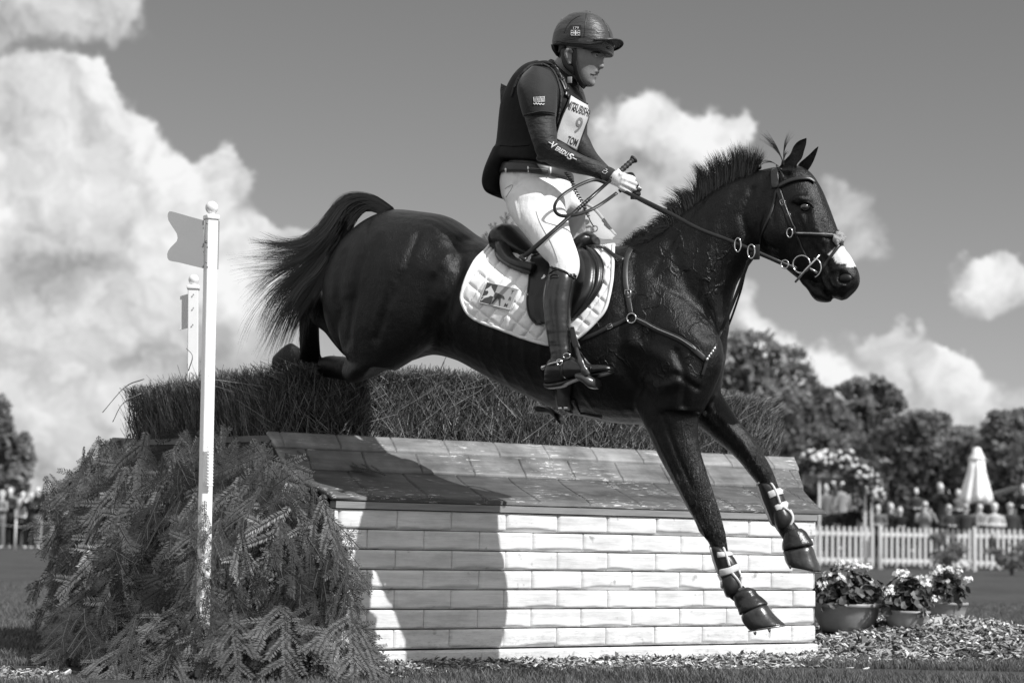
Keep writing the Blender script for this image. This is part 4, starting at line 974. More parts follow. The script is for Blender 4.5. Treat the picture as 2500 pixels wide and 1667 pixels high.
# ---------------- dwarf pines in front of the fence
def dwarf(u, v, z, ru, rv, label, extra):
    k = z / FPX; base = at(u, v, z); base.z = 0; root = empty('dwarf_pine', base, label, 'shrub')
    bl_ = [(at(a, b_, z), (c_ * k, c_ * k, d_ * k)) for a, b_, c_, d_ in [(u, v - rv * .4, ru, rv * .7)] + extra]
    Q, _, _ = leaf_quads(bl_, 2600, .035, int(u)); link('foliage', quads_mesh('foliage', Q, 4, rng.integers(0, 2, len(Q))), [fol[1], fol[0]], root, False)
    m = MB(); m.tube([base, base + Vector((0, 0, .25))], .04, 7); 
    for c, r in bl_: m.tube([base + Vector((0, 0, .1)), c], [.025, .01], 6)
    m.build('trunk', bark, root)
dwarf(2308, 1372, 47, 36, 30, 'dwarf pine with an upright forked tip before the middle picket panel', [(2335, 1340, 26, 20), (2290, 1320, 10, 22), (2302, 1312, 7, 20), (2278, 1310, 12, 9)])
dwarf(2470, 1382, 45, 34, 26, 'wide dwarf pine before the rightmost picket panel', [(2500, 1352, 34, 26), (2425, 1345, 24, 8), (2425, 1322, 8, 16), (2450, 1365, 20, 14)])
for u, lb in ((2352, 'small clump of pale flowers beside the forked dwarf pine'), ):
    p = at(u, 1383, 46.5); rt = empty('flower_clump', p, lb, 'flowers')
    for i in range(14): m = MB(); m.sphere(p + Vector((rnd.gauss(0, .1), rnd.gauss(0, .08), rnd.uniform(-.02, .14))), .035, 6, 5); m.build('blossom', MATS['pale_rose'], rt)
# ================================================================== horse
HA = R(24); HF = Vector((math.cos(HA), -math.sin(HA), 0)); HN = Vector((-math.sin(HA), -math.cos(HA), 0)); HC0 = at(1350, 800, 9.26)
def H(p, off=0.0):
    """point of the horse's own long upright plane, shifted sideways by off (towards the near side)"""
    d = ray(*p); k = (off - (CO - HC0).dot(HN)) / d.dot(HN); return CO + d * k
MS = 2500 / 2352
mm = lambda x, y: (x * MS, y * MS)
c1 = lambda x, y: (1100 + x / 3.137, y / 3.137)
c2 = lambda x, y: (1100 + x / 3.137, 380 + y / 3.137)
c3 = lambda x, y: (1500 + x / 3.1354, 300 + y / 3.1354)
c4 = lambda x, y: (600 + x / 3.1354, 420 + y / 3.1354)
c5 = lambda x, y: (1250 + x / 1.96, 800 + y / 1.96)
c6 = lambda x, y: (1280 + x / 3.266, 580 + y / 3.266)
c7 = lambda x, y: (1600 + x / 2.958, 1050 + y / 2.958)
def loftpx(mb, secs, conv, n=28, sub=5, ex=2.0, mi=0):
    """secs: ((x1,y1),(x2,y2), half width, off[, ex]) across a limb; conv: pixel reader"""
    rows = []
    for s in secs:
        p1, p2 = conv(*s[0]), conv(*s[1]); rows.append([*p1, *p2, s[2], s[3] if len(s) > 3 else 0.0])
    rows = catmull(rows, sub); rings = []
    for r_ in rows:
        w_ = max(r_[4], .004); P1 = H((r_[0], r_[1]), r_[5]); P2 = H((r_[2], r_[3]), r_[5]); C_ = (P1 + P2) / 2; A = (P1 - P2) / 2; ring = []
        for j in range(n):
            a = 2 * math.pi * j / n; ca, sa = math.cos(a), math.sin(a)
            if ex != 2: ca = math.copysign(abs(ca) ** (2 / ex), ca); sa = math.copysign(abs(sa) ** (2 / ex), sa)
            ring.append(C_ + A * ca + HN * (w_ * sa))
        rings.append(ring)
    mb.loft(rings, True, mi)
hb = MB()
# trunk
loftpx(hb, [((772, 640), (768, 700), .10), ((790, 570), (772, 770), .17), ((835, 517), (800, 815), .24), ((900, 484), (850, 845), .29), ((965, 486), (915, 835), .30), ((1035, 500), (985, 815), .29),
            ((1095, 540), (1050, 828), .285), ((1160, 570), (1115, 862), .30), ((1230, 588), (1190, 900), .315), ((1300, 590), (1275, 938), .315), ((1370, 578), (1370, 965), .30), ((1425, 566), (1460, 975), .275),
            ((1480, 565), (1545, 970), .25), ((1540, 600), (1608, 945), .22), ((1600, 680), (1645, 890), .16), ((1650, 760), (1662, 830), .07)], mm, n=36)
# neck
loftpx(hb, [((1400, 580), (1600, 950), .20), ((1445, 563), (1650, 860), .19), ((1500, 540), (1670, 775), .16), ((1560, 497), (1676, 710), .135), ((1620, 452), (1690, 655), .115), ((1675, 416), (1712, 620), .10), ((1730, 395), (1735, 590), .09), ((1785, 382), (1765, 570), .075)], mm, n=32)
# shoulder mass, near and far
for s in (1, -1):
    loftpx(hb, [((1480, 640), (1600, 700), .07, .12 * s), ((1470, 720), (1650, 770), .11, .14 * s), ((1470, 800), (1660, 830), .12, .15 * s), ((1480, 880), (1640, 890), .12, .15 * s), ((1500, 940), (1610, 950), .10, .145 * s)], mm)
# hind quarters
for s in (1, -1):
    loftpx(hb, [((1065, 560), (850, 540), .10, .14 * s), ((1085, 620), (800, 600), .145, .155 * s), ((1070, 690), (778, 680), .15, .16 * s), ((1020, 760), (780, 750), .145, .16 * s), ((960, 815), (790, 805), .12, .16 * s), ((905, 850), (812, 838), .10, .16 * s)], mm)
# near hind gaskin, folded back below the brush line
loftpx(hb, [((930, 800), (840, 870), .09, .17), ((860, 800), (810, 880), .08, .17), ((806, 815), (790, 870), .05, .12)], mm)
# far hind: gaskin, hock, cannon
loftpx(hb, [((860, 660), (870, 840), .10, -.15), ((800, 690), (805, 825), .085, -.15), ((765, 697), (774, 797), .06, -.15), ((742, 678), (748, 765), .05, -.15), ((720, 655), (722, 745), .042, -.15), ((690, 640), (712, 720), .038, -.15), ((672, 650), (705, 700), .03, -.15)], mm)
loftpx(hb, [((676, 655), (718, 668), .036, -.15), ((684, 700), (728, 705), .034, -.15), ((687, 730), (732, 735), .033, -.18), ((687, 770), (734, 775), .032, -.24), ((688, 800), (736, 806), .034, -.32), ((688, 830), (736, 836), .040, -.42), ((690, 870), (738, 870), .040, -.48)], mm)
loftpx(hb, [((700, 806), (712, 856), .036, -.42), ((684, 796), (694, 858), .036, -.42), ((668, 787), (676, 860), .044, -.42), ((650, 798), (656, 862), .048, -.42), ((630, 818), (634, 862), .044, -.42)], mm, n=20)
loftpx(hb, [((734, 822), (734, 866), .03, -.36), ((758, 816), (758, 868), .038, -.34), ((790, 818), (786, 874), .045, -.28), ((820, 820), (812, 880), .05, -.2)], mm, n=20)
# near foreleg (knee nearly straight)
NF, FFo = .135, -.13
loftpx(hb, [((1450, 900), (1625, 880), .09, NF), ((1470, 955), (1608, 930), .088, NF), ((1492, 1000), (1602, 985), .078, NF), ((1515, 1050), (1607, 1030), .068, NF), ((1545, 1105), (1622, 1080), .058, NF), ((1575, 1160), (1640, 1135), .050, NF), ((1596, 1198), (1654, 1178), .045, NF), ((1607, 1222), (1661, 1205), .044, NF), ((1628, 1246), (1667, 1228), .036, NF),
            ((1636, 1275), (1672, 1262), .029, NF), ((1650, 1320), (1684, 1308), .027, NF), ((1662, 1355), (1704, 1340), .031, NF), ((1675, 1372), (1716, 1352), .033, NF), ((1690, 1385), (1728, 1362), .030, NF), ((1703, 1400), (1745, 1374), .034, NF), ((1708, 1412), (1756, 1384), .036, NF)], mm)
# far foreleg
loftpx(hb, [((1560, 880), (1660, 850), .08, FFo), ((1580, 940), (1655, 895), .08, FFo), ((1600, 975), (1672, 928), .074, FFo), ((1635, 1005), (1700, 970), .064, FFo), ((1672, 1035), (1733, 1008), .056, FFo), ((1700, 1062), (1757, 1048), .048, FFo), ((1722, 1090), (1772, 1075), .044, FFo), ((1740, 1112), (1782, 1100), .036, FFo),
            ((1752, 1140), (1792, 1128), .029, FFo), ((1768, 1175), (1806, 1165), .028, FFo), ((1782, 1212), (1824, 1198), .032, FFo), ((1793, 1230), (1836, 1214), .034, FFo), ((1803, 1250), (1844, 1238), .031, FFo), ((1808, 1268), (1860, 1258), .036, FFo), ((1810, 1278), (1866, 1270), .038, FFo)], mm)
# head
loftpx(hb, [((1790, 383), (1735, 500), .075), ((1822, 378), (1738, 560), .088), ((1858, 392), (1752, 583), .098), ((1884, 428), (1768, 596), .105), ((1903, 472), (1785, 604), .100), ((1918, 512), (1803, 616), .088), ((1932, 548), (1822, 632), .074), ((1943, 575), (1842, 645), .062)] + [tuple((((1500 + x / 3.1354) / MS, (300 + y / 3.1354) / MS) for x, y in (a, b_))) + (w_,) for a, b_, w_ in (((1800, 1005), (1545, 1215), .060), ((1843, 1085), (1600, 1275), .060), ((1870, 1150), (1665, 1328), .062), ((1876, 1212), (1708, 1352), .056), ((1852, 1262), (1742, 1360), .044), ((1806, 1300), (1768, 1350), .024))], mm, n=30, ex=2.3)
# lower lip and chin
loftpx(hb, [((1470, 1190), (1425, 1225), .035), ((1520, 1220), (1478, 1275), .040), ((1560, 1240), (1508, 1325), .044), ((1600, 1270), (1548, 1366), .044), ((1640, 1300), (1608, 1376), .040), ((1668, 1325), (1655, 1374), .028)], c3, n=16)
# cheek, brow and nostril bulges
for s in (1, -1):
    c = H(mm(1790, 520), .075 * s); hb.sphere(c, (.085, .045, .11), 18, 12, M=Matrix((HF, HN, Vector((0, 0, 1)))).transposed())
    c = H(mm(1845, 462), .085 * s); hb.sphere(c, (.045, .028, .030), 14, 10)
    loftpx(hb, [((1862, 490), (1852, 500), .010, .088 * s), ((1885, 535), (1868, 550), .012, .078 * s), ((1900, 560), (1884, 572), .010, .066 * s)], mm, n=12)
    c = H(mm(1940, 640), .050 * s); hb.sphere(c, (.040, .020, .045), 14, 10)
hb_me = fuse(hb, .0085, 7, .5, 'body'); print('horse verts', len(hb_me.vertices))
co = np.empty(len(hb_me.vertices) * 3, np.float32); hb_me.vertices.foreach_get('co', co); co = co.reshape(-1, 3)
nr = np.empty_like(co.reshape(-1)); hb_me.vertices.foreach_get('normal', nr); nr = nr.reshape(-1, 3)
def LX(p):   # 3D -> sagittal coordinates (along, up, side)
    q = Vector(p) - HC0; return q.dot(HF), q.z, q.dot(HN)
HFn, HNn = np.array(HF), np.array(HN)
rel = co - np.array(HC0); lx, lz, ly = rel @ HFn, rel[:, 2], rel @ HNn
def LP(x, y, conv=mm): q = LX(H(conv(x, y))); return q[0], q[1]
def soft(cx, cy, rx, ry, rot=0, conv=mm):
    x0, z0 = LP(cx, cy, conv); k = 9.75 / 5000 * MS / math.cos(HA); k2 = 9.75 / 5000 * MS
    dx, dz = (lx - x0), (lz - z0); c_, s_ = math.cos(R(rot)), math.sin(R(rot)); u = (dx * c_ + dz * s_) / (rx * k); v_ = (-dx * s_ + dz * c_) / (ry * k2)
    return np.exp(-(u * u + v_ * v_))
side = np.abs(nr @ HNn)
def groove(pts, depth, wdt, conv=mm):
    """soft furrow (depth<0) or ridge along a px polyline, on both flanks"""
    P = [LP(x, y, conv) for x, y in pts]; best = np.full(len(lx), 9.0)
    for a, b_ in zip(P[:-1], P[1:]):
        ax, az = a; bx, bz = b_; L2 = (bx - ax) ** 2 + (bz - az) ** 2; t_ = np.clip(((lx - ax) * (bx - ax) + (lz - az) * (bz - az)) / L2, 0, 1)
        best = np.minimum(best, np.hypot(lx - ax - t_ * (bx - ax), lz - az - t_ * (bz - az)))
    return depth * np.exp(-(best / wdt) ** 2) * np.clip(side * 1.4, 0, 1)
D = np.zeros(len(lx))
trunkish = (ly > -.6)
D += groove([(1480, 600), (1500, 680), (1475, 760), (1470, 830), (1500, 900)], -.012, .030)      # behind the shoulder blade
D += groove([(1560, 560), (1590, 640), (1640, 720), (1660, 770)], -.010, .028)                   # neck to shoulder
D += groove([(1500, 800), (1570, 830), (1620, 880)], .012, .035)
D += groove([(1600, 820), (1620, 880), (1612, 940)], -.012, .016)
D += groove([(1560, 960), (1590, 1050), (1625, 1130)], -.007, .010)
D += groove([(1535, 990), (1575, 1080), (1615, 1160)], .006, .012)
D += groove([(1020, 500), (1060, 560), (1090, 640), (1070, 700)], .010, .035)
D += groove([(1095, 560), (1110, 640), (1085, 720), (1030, 790)], -.020, .035)                   # flank hollow
D += groove([(840, 600), (835, 700), (850, 800)], -.010, .030)
D += groove([(930, 560), (960, 640), (960, 720)], .010, .05)
D += groove([(1740, 440), (1720, 500), (1735, 570)], -.012, .018)                                # behind the jaw
D += groove([(1640, 520), (1610, 600), (1600, 680)], -.006, .03)
D += groove([(1870, 500), (1855, 560), (1835, 600)], -.006, .014)
D += groove([(1850, 490), (1880, 560), (1900, 585)], .004, .008)
D += groove([(1838, 478), (1849, 484), (1862, 478)], -.010, .008)
D += groove([(1835, 468), (1848, 461), (1864, 468)], .006, .006)
D += groove([(1575, 1175), (1605, 1235), (1640, 1295), (1672, 1350)], -.020, .0055, c3); D += groove([(1545, 1205), (1580, 1270), (1620, 1335)], .006, .007, c3); D += groove([(1620, 1200), (1660, 1270), (1695, 1335)], .007, .008, c3); D += groove([(1675, 1200), (1700, 1250), (1750, 1275)], .008, .006, c3); D += groove([(1690, 1150), (1740, 1125), (1800, 1140), (1845, 1190)], .009, .006, c3); D += groove([(1878, 640), (1895, 650), (1912, 668)], .005, .008); D += groove([(1905, 600), (1915, 630), (1910, 655)], -.006, .010)                                # mouth line
D += groove([(1932, 628), (1926, 642), (1934, 656), (1948, 660)], .007, .007)
D += -.030 * soft(1941, 641, 10, 13) * np.clip(side * 1.5, 0, 1)                                  # nostril
D += groove([(1655, 800), (1600, 770), (1540, 760)], .006, .03)
D += groove([(880, 520), (900, 600), (880, 700), (860, 790)], -.010, .022); D += groove([(1010, 560), (1000, 640), (960, 720), (930, 790)], -.010, .022); D += groove([(1060, 640), (1085, 605)], .016, .028)
D += groove([(1130, 640), (1125, 720), (1090, 790)], .008, .03)
for k_ in range(7): D += groove([(1165 + k_ * 36, 740 + k_ * 6), (1150 + k_ * 36, 820 + k_ * 10), (1160 + k_ * 38, 880 + k_ * 10)], .0035, .012)
D += groove([(1620, 470), (1560, 560), (1530, 640)], -.006, .02); D += groove([(1690, 440), (1650, 540), (1640, 640)], .006, .03); D += groove([(1700, 560), (1670, 660), (1668, 730)], -.008, .014)
D += groove([(1520, 880), (1560, 900), (1600, 890)], .012, .022); D += groove([(1600, 870), (1640, 900)], -.010, .012)
D += groove([(1700, 985), (1740, 1040), (1765, 1080)], -.006, .009); D += groove([(1640, 950), (1690, 1010), (1730, 1070)], .006, .012)
D += groove([(1630, 1190), (1645, 1215), (1650, 1235)], .006, .008); D += groove([(1612, 1180), (1625, 1215)], -.005, .006)
D += groove([(1800, 420), (1790, 470), (1795, 520)], -.006, .012); D += groove([(1868, 450), (1880, 500), (1905, 560)], .005, .008)
co2 = co + nr * D[:, None]; hb_me.vertices.foreach_set('co', co2.reshape(-1).astype(np.float32))
# coat markings: white snip on the nose, foam and painted shine on the legs
tint = np.zeros(len(lx)); ed = 2.2 * np.array([noise.noise(Vector(c_) * 45) for c_ in co])
def inpoly(poly, x, y):
    r_ = np.zeros(len(x), bool); n = len(poly)
    for i in range(n):
        x1, y1 = poly[i]; x2, y2 = poly[(i + 1) % n]; c_ = ((y1 > y) != (y2 > y)) & (x < (x2 - x1) * (y - y1) / (y2 - y1 + 1e-9) + x1); r_ ^= c_
    return r_
SNIP = [(1690, 985), (1720, 960), (1775, 935), (1860, 960), (1880, 1080), (1825, 1120), (1790, 1085), (1740, 1095), (1715, 1060), (1690, 1040), (1665, 1025)]
sx, sz = zip(*[LP(x, y, c3) for x, y in SNIP]); tint[inpoly(list(zip(sx, sz)), lx + ed * .002, lz + ed * .002)] = 1
ca_ = hb_me.attributes.new('tint', 'FLOAT', 'POINT'); ca_.data.foreach_set('value', tint.astype(np.float32))
wet = np.clip(soft(1560, 700, 110, 160) + soft(1600, 560, 90, 120) + soft(1540, 850, 90, 90) + soft(1470, 800, 60, 120), 0, 1)
wa = hb_me.attributes.new('veins', 'FLOAT', 'POINT'); wa.data.foreach_set('value', wet.astype(np.float32))
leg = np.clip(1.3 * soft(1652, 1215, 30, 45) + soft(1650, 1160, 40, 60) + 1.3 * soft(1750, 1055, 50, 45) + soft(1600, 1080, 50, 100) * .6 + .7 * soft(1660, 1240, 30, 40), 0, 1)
la = hb_me.attributes.new('leg_foam_shine', 'FLOAT', 'POINT'); la.data.foreach_set('value', leg.astype(np.float32))
hb_me.update()

coat, t, b = mk('black_horse_coat')
at1 = t.new('ShaderNodeAttribute', attribute_name='tint').outputs['Fac']; at2 = t.new('ShaderNodeAttribute', attribute_name='veins').outputs['Fac']; at3 = t.new('ShaderNodeAttribute', attribute_name='leg_foam_shine').outputs['Fac']
oc = t.new('ShaderNodeTexCoord').outputs['Object']
n1 = t.noise(oc, 5, 5, .6); base = t.ramp(n1, .3, .7, .0025, .0055)
hair = t.noise(t.mapping(oc, sc=(160, 160, 45), rot=(0, R(25), 0)), 1.0, 3, .6)
base = t.math('ADD', base, t.math('MULTIPLY', t.ramp(hair, .55, .75), .005))
fo_ = t.noise(t.mapping(oc, sc=(60, 60, 16), rot=(0, R(25), 0)), 1.3, 5, .75); base = t.mix(t.math('MULTIPLY', t.ramp(fo_, .58, .70), at3), base, .15)  # pale streaks: sweat foam plus wet highlights painted into the base colour
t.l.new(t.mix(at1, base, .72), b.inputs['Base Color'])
t.l.new(t.ramp(t.noise(oc, 7, 4), .3, .7, .30, .42), b.inputs['Roughness']); b.inputs['Specular IOR Level'].default_value = .30
b.inputs['Sheen Weight'].default_value = .0; b.inputs['Sheen Roughness'].default_value = .35
# raised veins: thin ridges of a warped, stretched cell pattern
wn = t.noise(oc, 9, 3, .5, out=1); wv = t.new('ShaderNodeVectorMath', operation='SCALE'); t.l.new(wn, wv.inputs[0]); wv.inputs[3].default_value = .16
vc = t.mapping(t.vmath('ADD', oc, wv.outputs[0]), sc=(1.5, 1.2, .62), rot=(0, R(-14), 0))
vo = t.new('ShaderNodeTexVoronoi', feature='DISTANCE_TO_EDGE'); t.l.new(vc, vo.inputs['Vector']); vo.inputs['Scale'].default_value = 9
ridge = t.ramp(vo.outputs[0], 0.0, .06, 1, 0, smooth=True)
gap = t.ramp(t.noise(oc, 8, 3, .5), .46, .60); ridge = t.math('MULTIPLY', ridge, gap)
hgt_ = t.math('MULTIPLY', t.math('MULTIPLY', ridge, at2), .0026)
fine_ = t.math('MULTIPLY', t.math('ADD', hair, t.noise(oc, 260, 2, .6)), .0019)
mus = t.math('ADD', t.math('MULTIPLY', t.noise(oc, 16, 4, .6), .004), t.math('MULTIPLY', t.noise(t.mapping(oc, sc=(1, 1, .6)), 6, 3, .5), .018))
wet_ = t.math('MULTIPLY', t.math('MULTIPLY', t.noise(t.mapping(oc, sc=(70, 70, 22), rot=(0, R(25), 0)), 1.2, 4, .7), at3), .010)
hs = t.math('ADD', t.math('ADD', hgt_, fine_), t.math('ADD', mus, wet_))
bn = t.new('ShaderNodeBump'); bn.inputs['Strength'].default_value = 1.0; bn.inputs['Distance'].default_value = 1.0; t.l.new(hs, bn.inputs['Height']); t.l.new(bn.outputs[0], b.inputs['Normal'])

horse = empty('horse', H((1350, 900)), 'glossy black horse with a white snip jumping to the right over the brush hedge', 'horse')
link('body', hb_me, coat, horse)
BH = bvh_of(hb_me)
def surf(p, lift=0.0):
    d = ray(*p).normalized(); h = BH.ray_cast(CO, d)
    if h[0] is None: h = BH.find_nearest(H(p, .10))
    return h[0] + h[1] * lift, h[1]
def boff(p):
    d = ray(*p).normalized(); h = BH.ray_cast(CO, d); return (h[0] - HC0).dot(HN) if h[0] is not None else 0.0
leather = mat('black_leather', .012, .32, .5, var=.3, bump=.25, bscale=120, bdist=.002)
leather2 = mat('worn_leather', .018, .38, .5, var=.3, bump=.2, bscale=90, bdist=.002)
steel = mat('polished_steel', .62, .18, .5, metal=1.0)
def strap(mb, pts, conv, wd, th=.003, lift=.004, sub=6, offs=None, hugging=True, mi=0):
    P = catmull([conv(*q) for q in pts], sub) if conv else catmull(pts, sub); Q = []; U = []
    n = len(P)
    for i, q in enumerate(P):
        if offs is None: c, nn = surf(tuple(q), lift)
        else:
            f = i / (n - 1) * (len(offs) - 1); k = min(int(f), len(offs) - 2); o_ = offs[k] + (offs[k + 1] - offs[k]) * (f - k)
            if hugging: o_ = max(o_, boff(tuple(q)) + lift)
            c = H(tuple(q), o_); nn = HN.copy()
        Q.append(c); U.append(nn)
    # soften depth jumps
    for _ in range(2):
        Q = [Q[0]] + [(Q[i - 1] + Q[i] * 2 + Q[i + 1]) / 4 for i in range(1, n - 1)] + [Q[-1]]
    mb.tube(Q, 1.0, 8, flat=(th, wd / 2), up=U, mi=mi); return Q
# ---- eyes
eyem = mat('dark_eye', .006, .04, .9, coat=1.0)
e = MB()
for s in (1, -1): e.sphere(H(mm(1849, 475), .0945 * s), (.021, .015, .019), 16, 12)
e_near = MB(); e_near.sphere(H(mm(1849, 476), .093), (.022, .018, .019), 16, 12); e_near.build('eye', eyem, horse)
e_far = MB(); e_far.sphere(H(mm(1849, 476), -.093), (.022, .018, .019), 16, 12); e_far.build('eye', eyem, horse)
for s in (1, -1):
    m = MB(); m.tube(catmull([H(mm(1836, 470), .096 * s), H(mm(1848, 463), .104 * s), H(mm(1862, 468), .10 * s), H(mm(1868, 478), .092 * s)], 5), .0045, 6); m.build('eyelid', coat, horse)
# ---- ears
def ear(pts_l, pts_r, off, outv, label=None):
    m = MB(); n = 12; Lp = catmull([c3(*q) for q in pts_l], 5); Rp = catmull([c3(*q) for q in pts_r], 5); rings = []
    for i, (a, b_) in enumerate(zip(Lp, Rp)):
        A = H(tuple(a), off); B = H(tuple(b_), off); f = i / (len(Lp) - 1); Cc = (A + B) / 2; X = (B - A) / 2; w_ = X.length * .75 + .002; ring = []
        for j in range(n):
            an = 2 * math.pi * j / n; sa = math.sin(an)
            ring.append(Cc + X * math.cos(an) + HN * (sa * w_ * (1 if sa * outv < 0 else -.35) ))
        rings.append(ring)
    m.loft(rings); return m.build('ear', coat, horse, True, True)
ear([(1255, 345), (1300, 290), (1345, 240), (1372, 180), (1410, 140), (1466, 117)], [(1395, 345), (1400, 315), (1435, 270), (1452, 215), (1468, 160), (1471, 118)], .045, 1)
ear([(1395, 340), (1420, 305), (1455, 275), (1495, 240), (1530, 205), (1558, 182)], [(1478, 405), (1480, 370), (1505, 330), (1525, 290), (1548, 230), (1562, 184)], -.045, 1)
# ---- hair (mane, tail, forelock)
hairm, t, b = mk('black_hair'); b.inputs['Base Color'].default_value = (.008, .008, .008, 1); b.inputs['Roughness'].default_value = .34; b.inputs['Specular IOR Level'].default_value = .6
def hair_strands(paths, r0, k=3):
    """paths: list of point lists -> tapered 3-sided tubes (fast)"""
    V = []
    for P in paths:
        P = np.array([tuple(q) for q in P]); n = len(P); f = np.linspace(0, 1, n); rr = r0 * rnd.uniform(.6, 1.3) * (1 - .85 * f ** 2)
        V.append(sticks(P[:-1], P[1:], rr[:-1], rr[1:], k))
    return np.concatenate(V, 0)
def bundle(guides, n, jit0, jit1, r0, conv=mm, pts=14, curl=.02):
    """guides: list of (px list, offs list); strands interpolate between neighbouring guides"""
    G = []
    for px, offs in guides:
        c = catmull([[*conv(*q), o_] for q, o_ in zip(px, offs)], 6); xs = np.linspace(0, len(c) - 1, pts); c = np.array([list(q) for q in c])
        G.append(np.stack([np.interp(xs, np.arange(len(c)), c[:, j]) for j in range(3)], 1))
    paths = []; nl = max(6, n // 26); locks = [(rnd.uniform(0, len(G) - 1.001), rnd.gauss(0, 1), rnd.gauss(0, 1), rnd.gauss(0, 1), rnd.uniform(.74, 1.04), rnd.uniform(0, 6.28), rnd.uniform(.3, 1)) for _ in range(nl)]
    for i in range(n):
        lk = locks[i % nl]; g = min(max(lk[0] + rnd.gauss(0, .10), 0), len(G) - 1.001); k = int(g); f = g - k; c = G[k] * (1 - f) + G[k + 1] * f
        ln = lk[4] * rnd.uniform(.75, 1.0); xs = np.linspace(0, (pts - 1) * ln, pts); c = np.stack([np.interp(xs, np.arange(pts), c[:, j]) for j in range(3)], 1)
        ph, am = lk[5] + rnd.gauss(0, .3), lk[6]; sx_, sy_, so_ = rnd.gauss(0, 1), rnd.gauss(0, 1), rnd.gauss(0, 1); P = []
        for j in range(pts):
            t_ = j / (pts - 1); jt = jit0 + (jit1 - jit0) * t_ ** 1.5; own = .55 * (1 - t_ * .75) + .05 + .35 * max(0, t_ - .85); wv_ = math.sin(t_ * 7 + ph) * curl * 200 * t_ * am
            P.append(H((c[j][0] + (lk[1] + sx_ * own) * jt + wv_ * .3, c[j][1] + (lk[2] + sy_ * own) * jt + wv_), c[j][2] + (lk[3] + so_ * own) * jt * .0035))
        paths.append(P)
    return hair_strands(paths, r0)
dock = MB(); loftpx(dock, [((925, 485), (890, 520), .045), ((900, 478), (872, 495), .036), ((872, 463), (852, 485), .034), ((838, 455), (832, 480), .032), ((808, 458), (808, 486), .030), ((782, 472), (790, 508), .030), ((760, 497), (778, 535), .028), ((742, 530), (770, 560), .03), ((728, 565), (758, 580), .024), ((712, 600), (740, 610), .016)], mm, n=14, sub=4)
dock_me = fuse(dock, .012, 2)
tail = link('tail', dock_me, hairm, horse)
TG = [
 ([(885, 478), (835, 455), (785, 470), (745, 525), (700, 560), (650, 562), (610, 545), (575, 528)], [0] * 8),
 ([(885, 480), (835, 458), (785, 478), (748, 535), (700, 580), (650, 590), (600, 590), (560, 600)], [.01] * 8),
 ([(888, 482), (835, 462), (790, 485), (755, 545), (705, 600), (650, 630), (600, 680), (580, 720)], [.02] * 8),
 ([(888, 484), (838, 466), (795, 492), (760, 560), (705, 615), (645, 665), (600, 740), (590, 800)], [.025] * 8),
 ([(890, 486), (840, 468), (798, 500), (765, 570), (715, 640), (665, 700), (635, 770), (615, 820)], [.02] * 8),
 ([(890, 488), (842, 470), (800, 505), (770, 580), (735, 640), (700, 690), (675, 750), (660, 805)], [.0] * 8),
 ([(890, 488), (842, 472), (800, 510), (772, 590), (748, 640), (722, 670), (700, 720), (690, 780)], [-.02] * 8)]
V = bundle(TG, 2000, 3.5, 23, .0012, pts=18, curl=.035)
V2 = bundle(TG[3:6], 1100, 4, 13, .0013, pts=16, curl=.03)
V3 = bundle(TG[:4], 150, 4, 34, .0007, pts=18, curl=.05)
V4 = bundle([([(900, 480), (870, 458), (835, 447), (800, 450), (770, 470), (740, 515), (715, 560)], [.03] * 7), ([(888, 488), (860, 476), (832, 470), (806, 482), (786, 515), (772, 560), (752, 610)], [.03] * 7)], 700, 2.5, 6, .0012, pts=14, curl=.01)
link('tail_hair', quads_mesh('tail_hair', np.concatenate([V, V2, V3, V4], 0)), hairm, tail, False)
# mane: tufts blown up from the crest
crest = catmull([(1432, 572), (1470, 556), (1510, 536), (1548, 506), (1585, 474), (1622, 449), (1660, 425), (1695, 408), (1730, 396)], 8)
TIPS = [((1436, 574), (1440, 548), (1428, 560)), ((1452, 566), (1462, 540), (1455, 535)), ((1480, 553), (1478, 525), (1462, 535)), ((1505, 540), (1500, 515), (1480, 520)), ((1530, 520), (1520, 492), (1500, 505)),
        ((1548, 508), (1540, 470), (1528, 472)), ((1560, 498), (1555, 465), (1525, 462)), ((1575, 485), (1575, 450), (1545, 432)), ((1590, 472), (1590, 440), (1558, 440)), ((1600, 464), (1612, 420), (1600, 385)), ((1615, 453), (1625, 400), (1595, 378)),
        ((1632, 443), (1640, 390), (1622, 368)), ((1650, 431), (1655, 380), (1640, 352)), ((1668, 421), (1675, 370), (1660, 348)), ((1685, 412), (1692, 360), (1682, 335)), ((1702, 404), (1712, 358), (1705, 333)), ((1718, 400), (1730, 365), (1735, 338)), ((1732, 396), (1745, 372), (1758, 352))]
paths = []
for i in range(3400):
    g = rnd.uniform(0, len(TIPS) - 1.001); k = int(g); f = g - k
    if rnd.random() < .35: f = rnd.choice((0.08, .92)) + rnd.gauss(0, .18); f = min(max(f, 0), 1)
    a, b_ = TIPS[k], TIPS[k + 1]; q = [((a[j][0] * (1 - f) + b_[j][0] * f), (a[j][1] * (1 - f) + b_[j][1] * f)) for j in range(3)]
    ln = rnd.uniform(.55, 1.08); dx, dy = rnd.gauss(0, 5.5), rnd.gauss(0, 5); cv_ = rnd.gauss(0, 3); off = rnd.gauss(0, .018); e_ = rnd.gauss(0, .03)
    P = []
    root_ = (q[0][0], q[0][1] + 4)
    for j in range(8):
        t_ = j / 7 * ln; x = (1 - t_) ** 2 * root_[0] + 2 * t_ * (1 - t_) * q[1][0] + t_ * t_ * q[2][0] + dx * t_ + cv_ * math.sin(t_ * 5); y = (1 - t_) ** 2 * root_[1] + 2 * t_ * (1 - t_) * q[1][1] + t_ * t_ * q[2][1] + dy * t_
        P.append(H(mm(x, y), off + e_ * t_ * t_))
    paths.append(P)
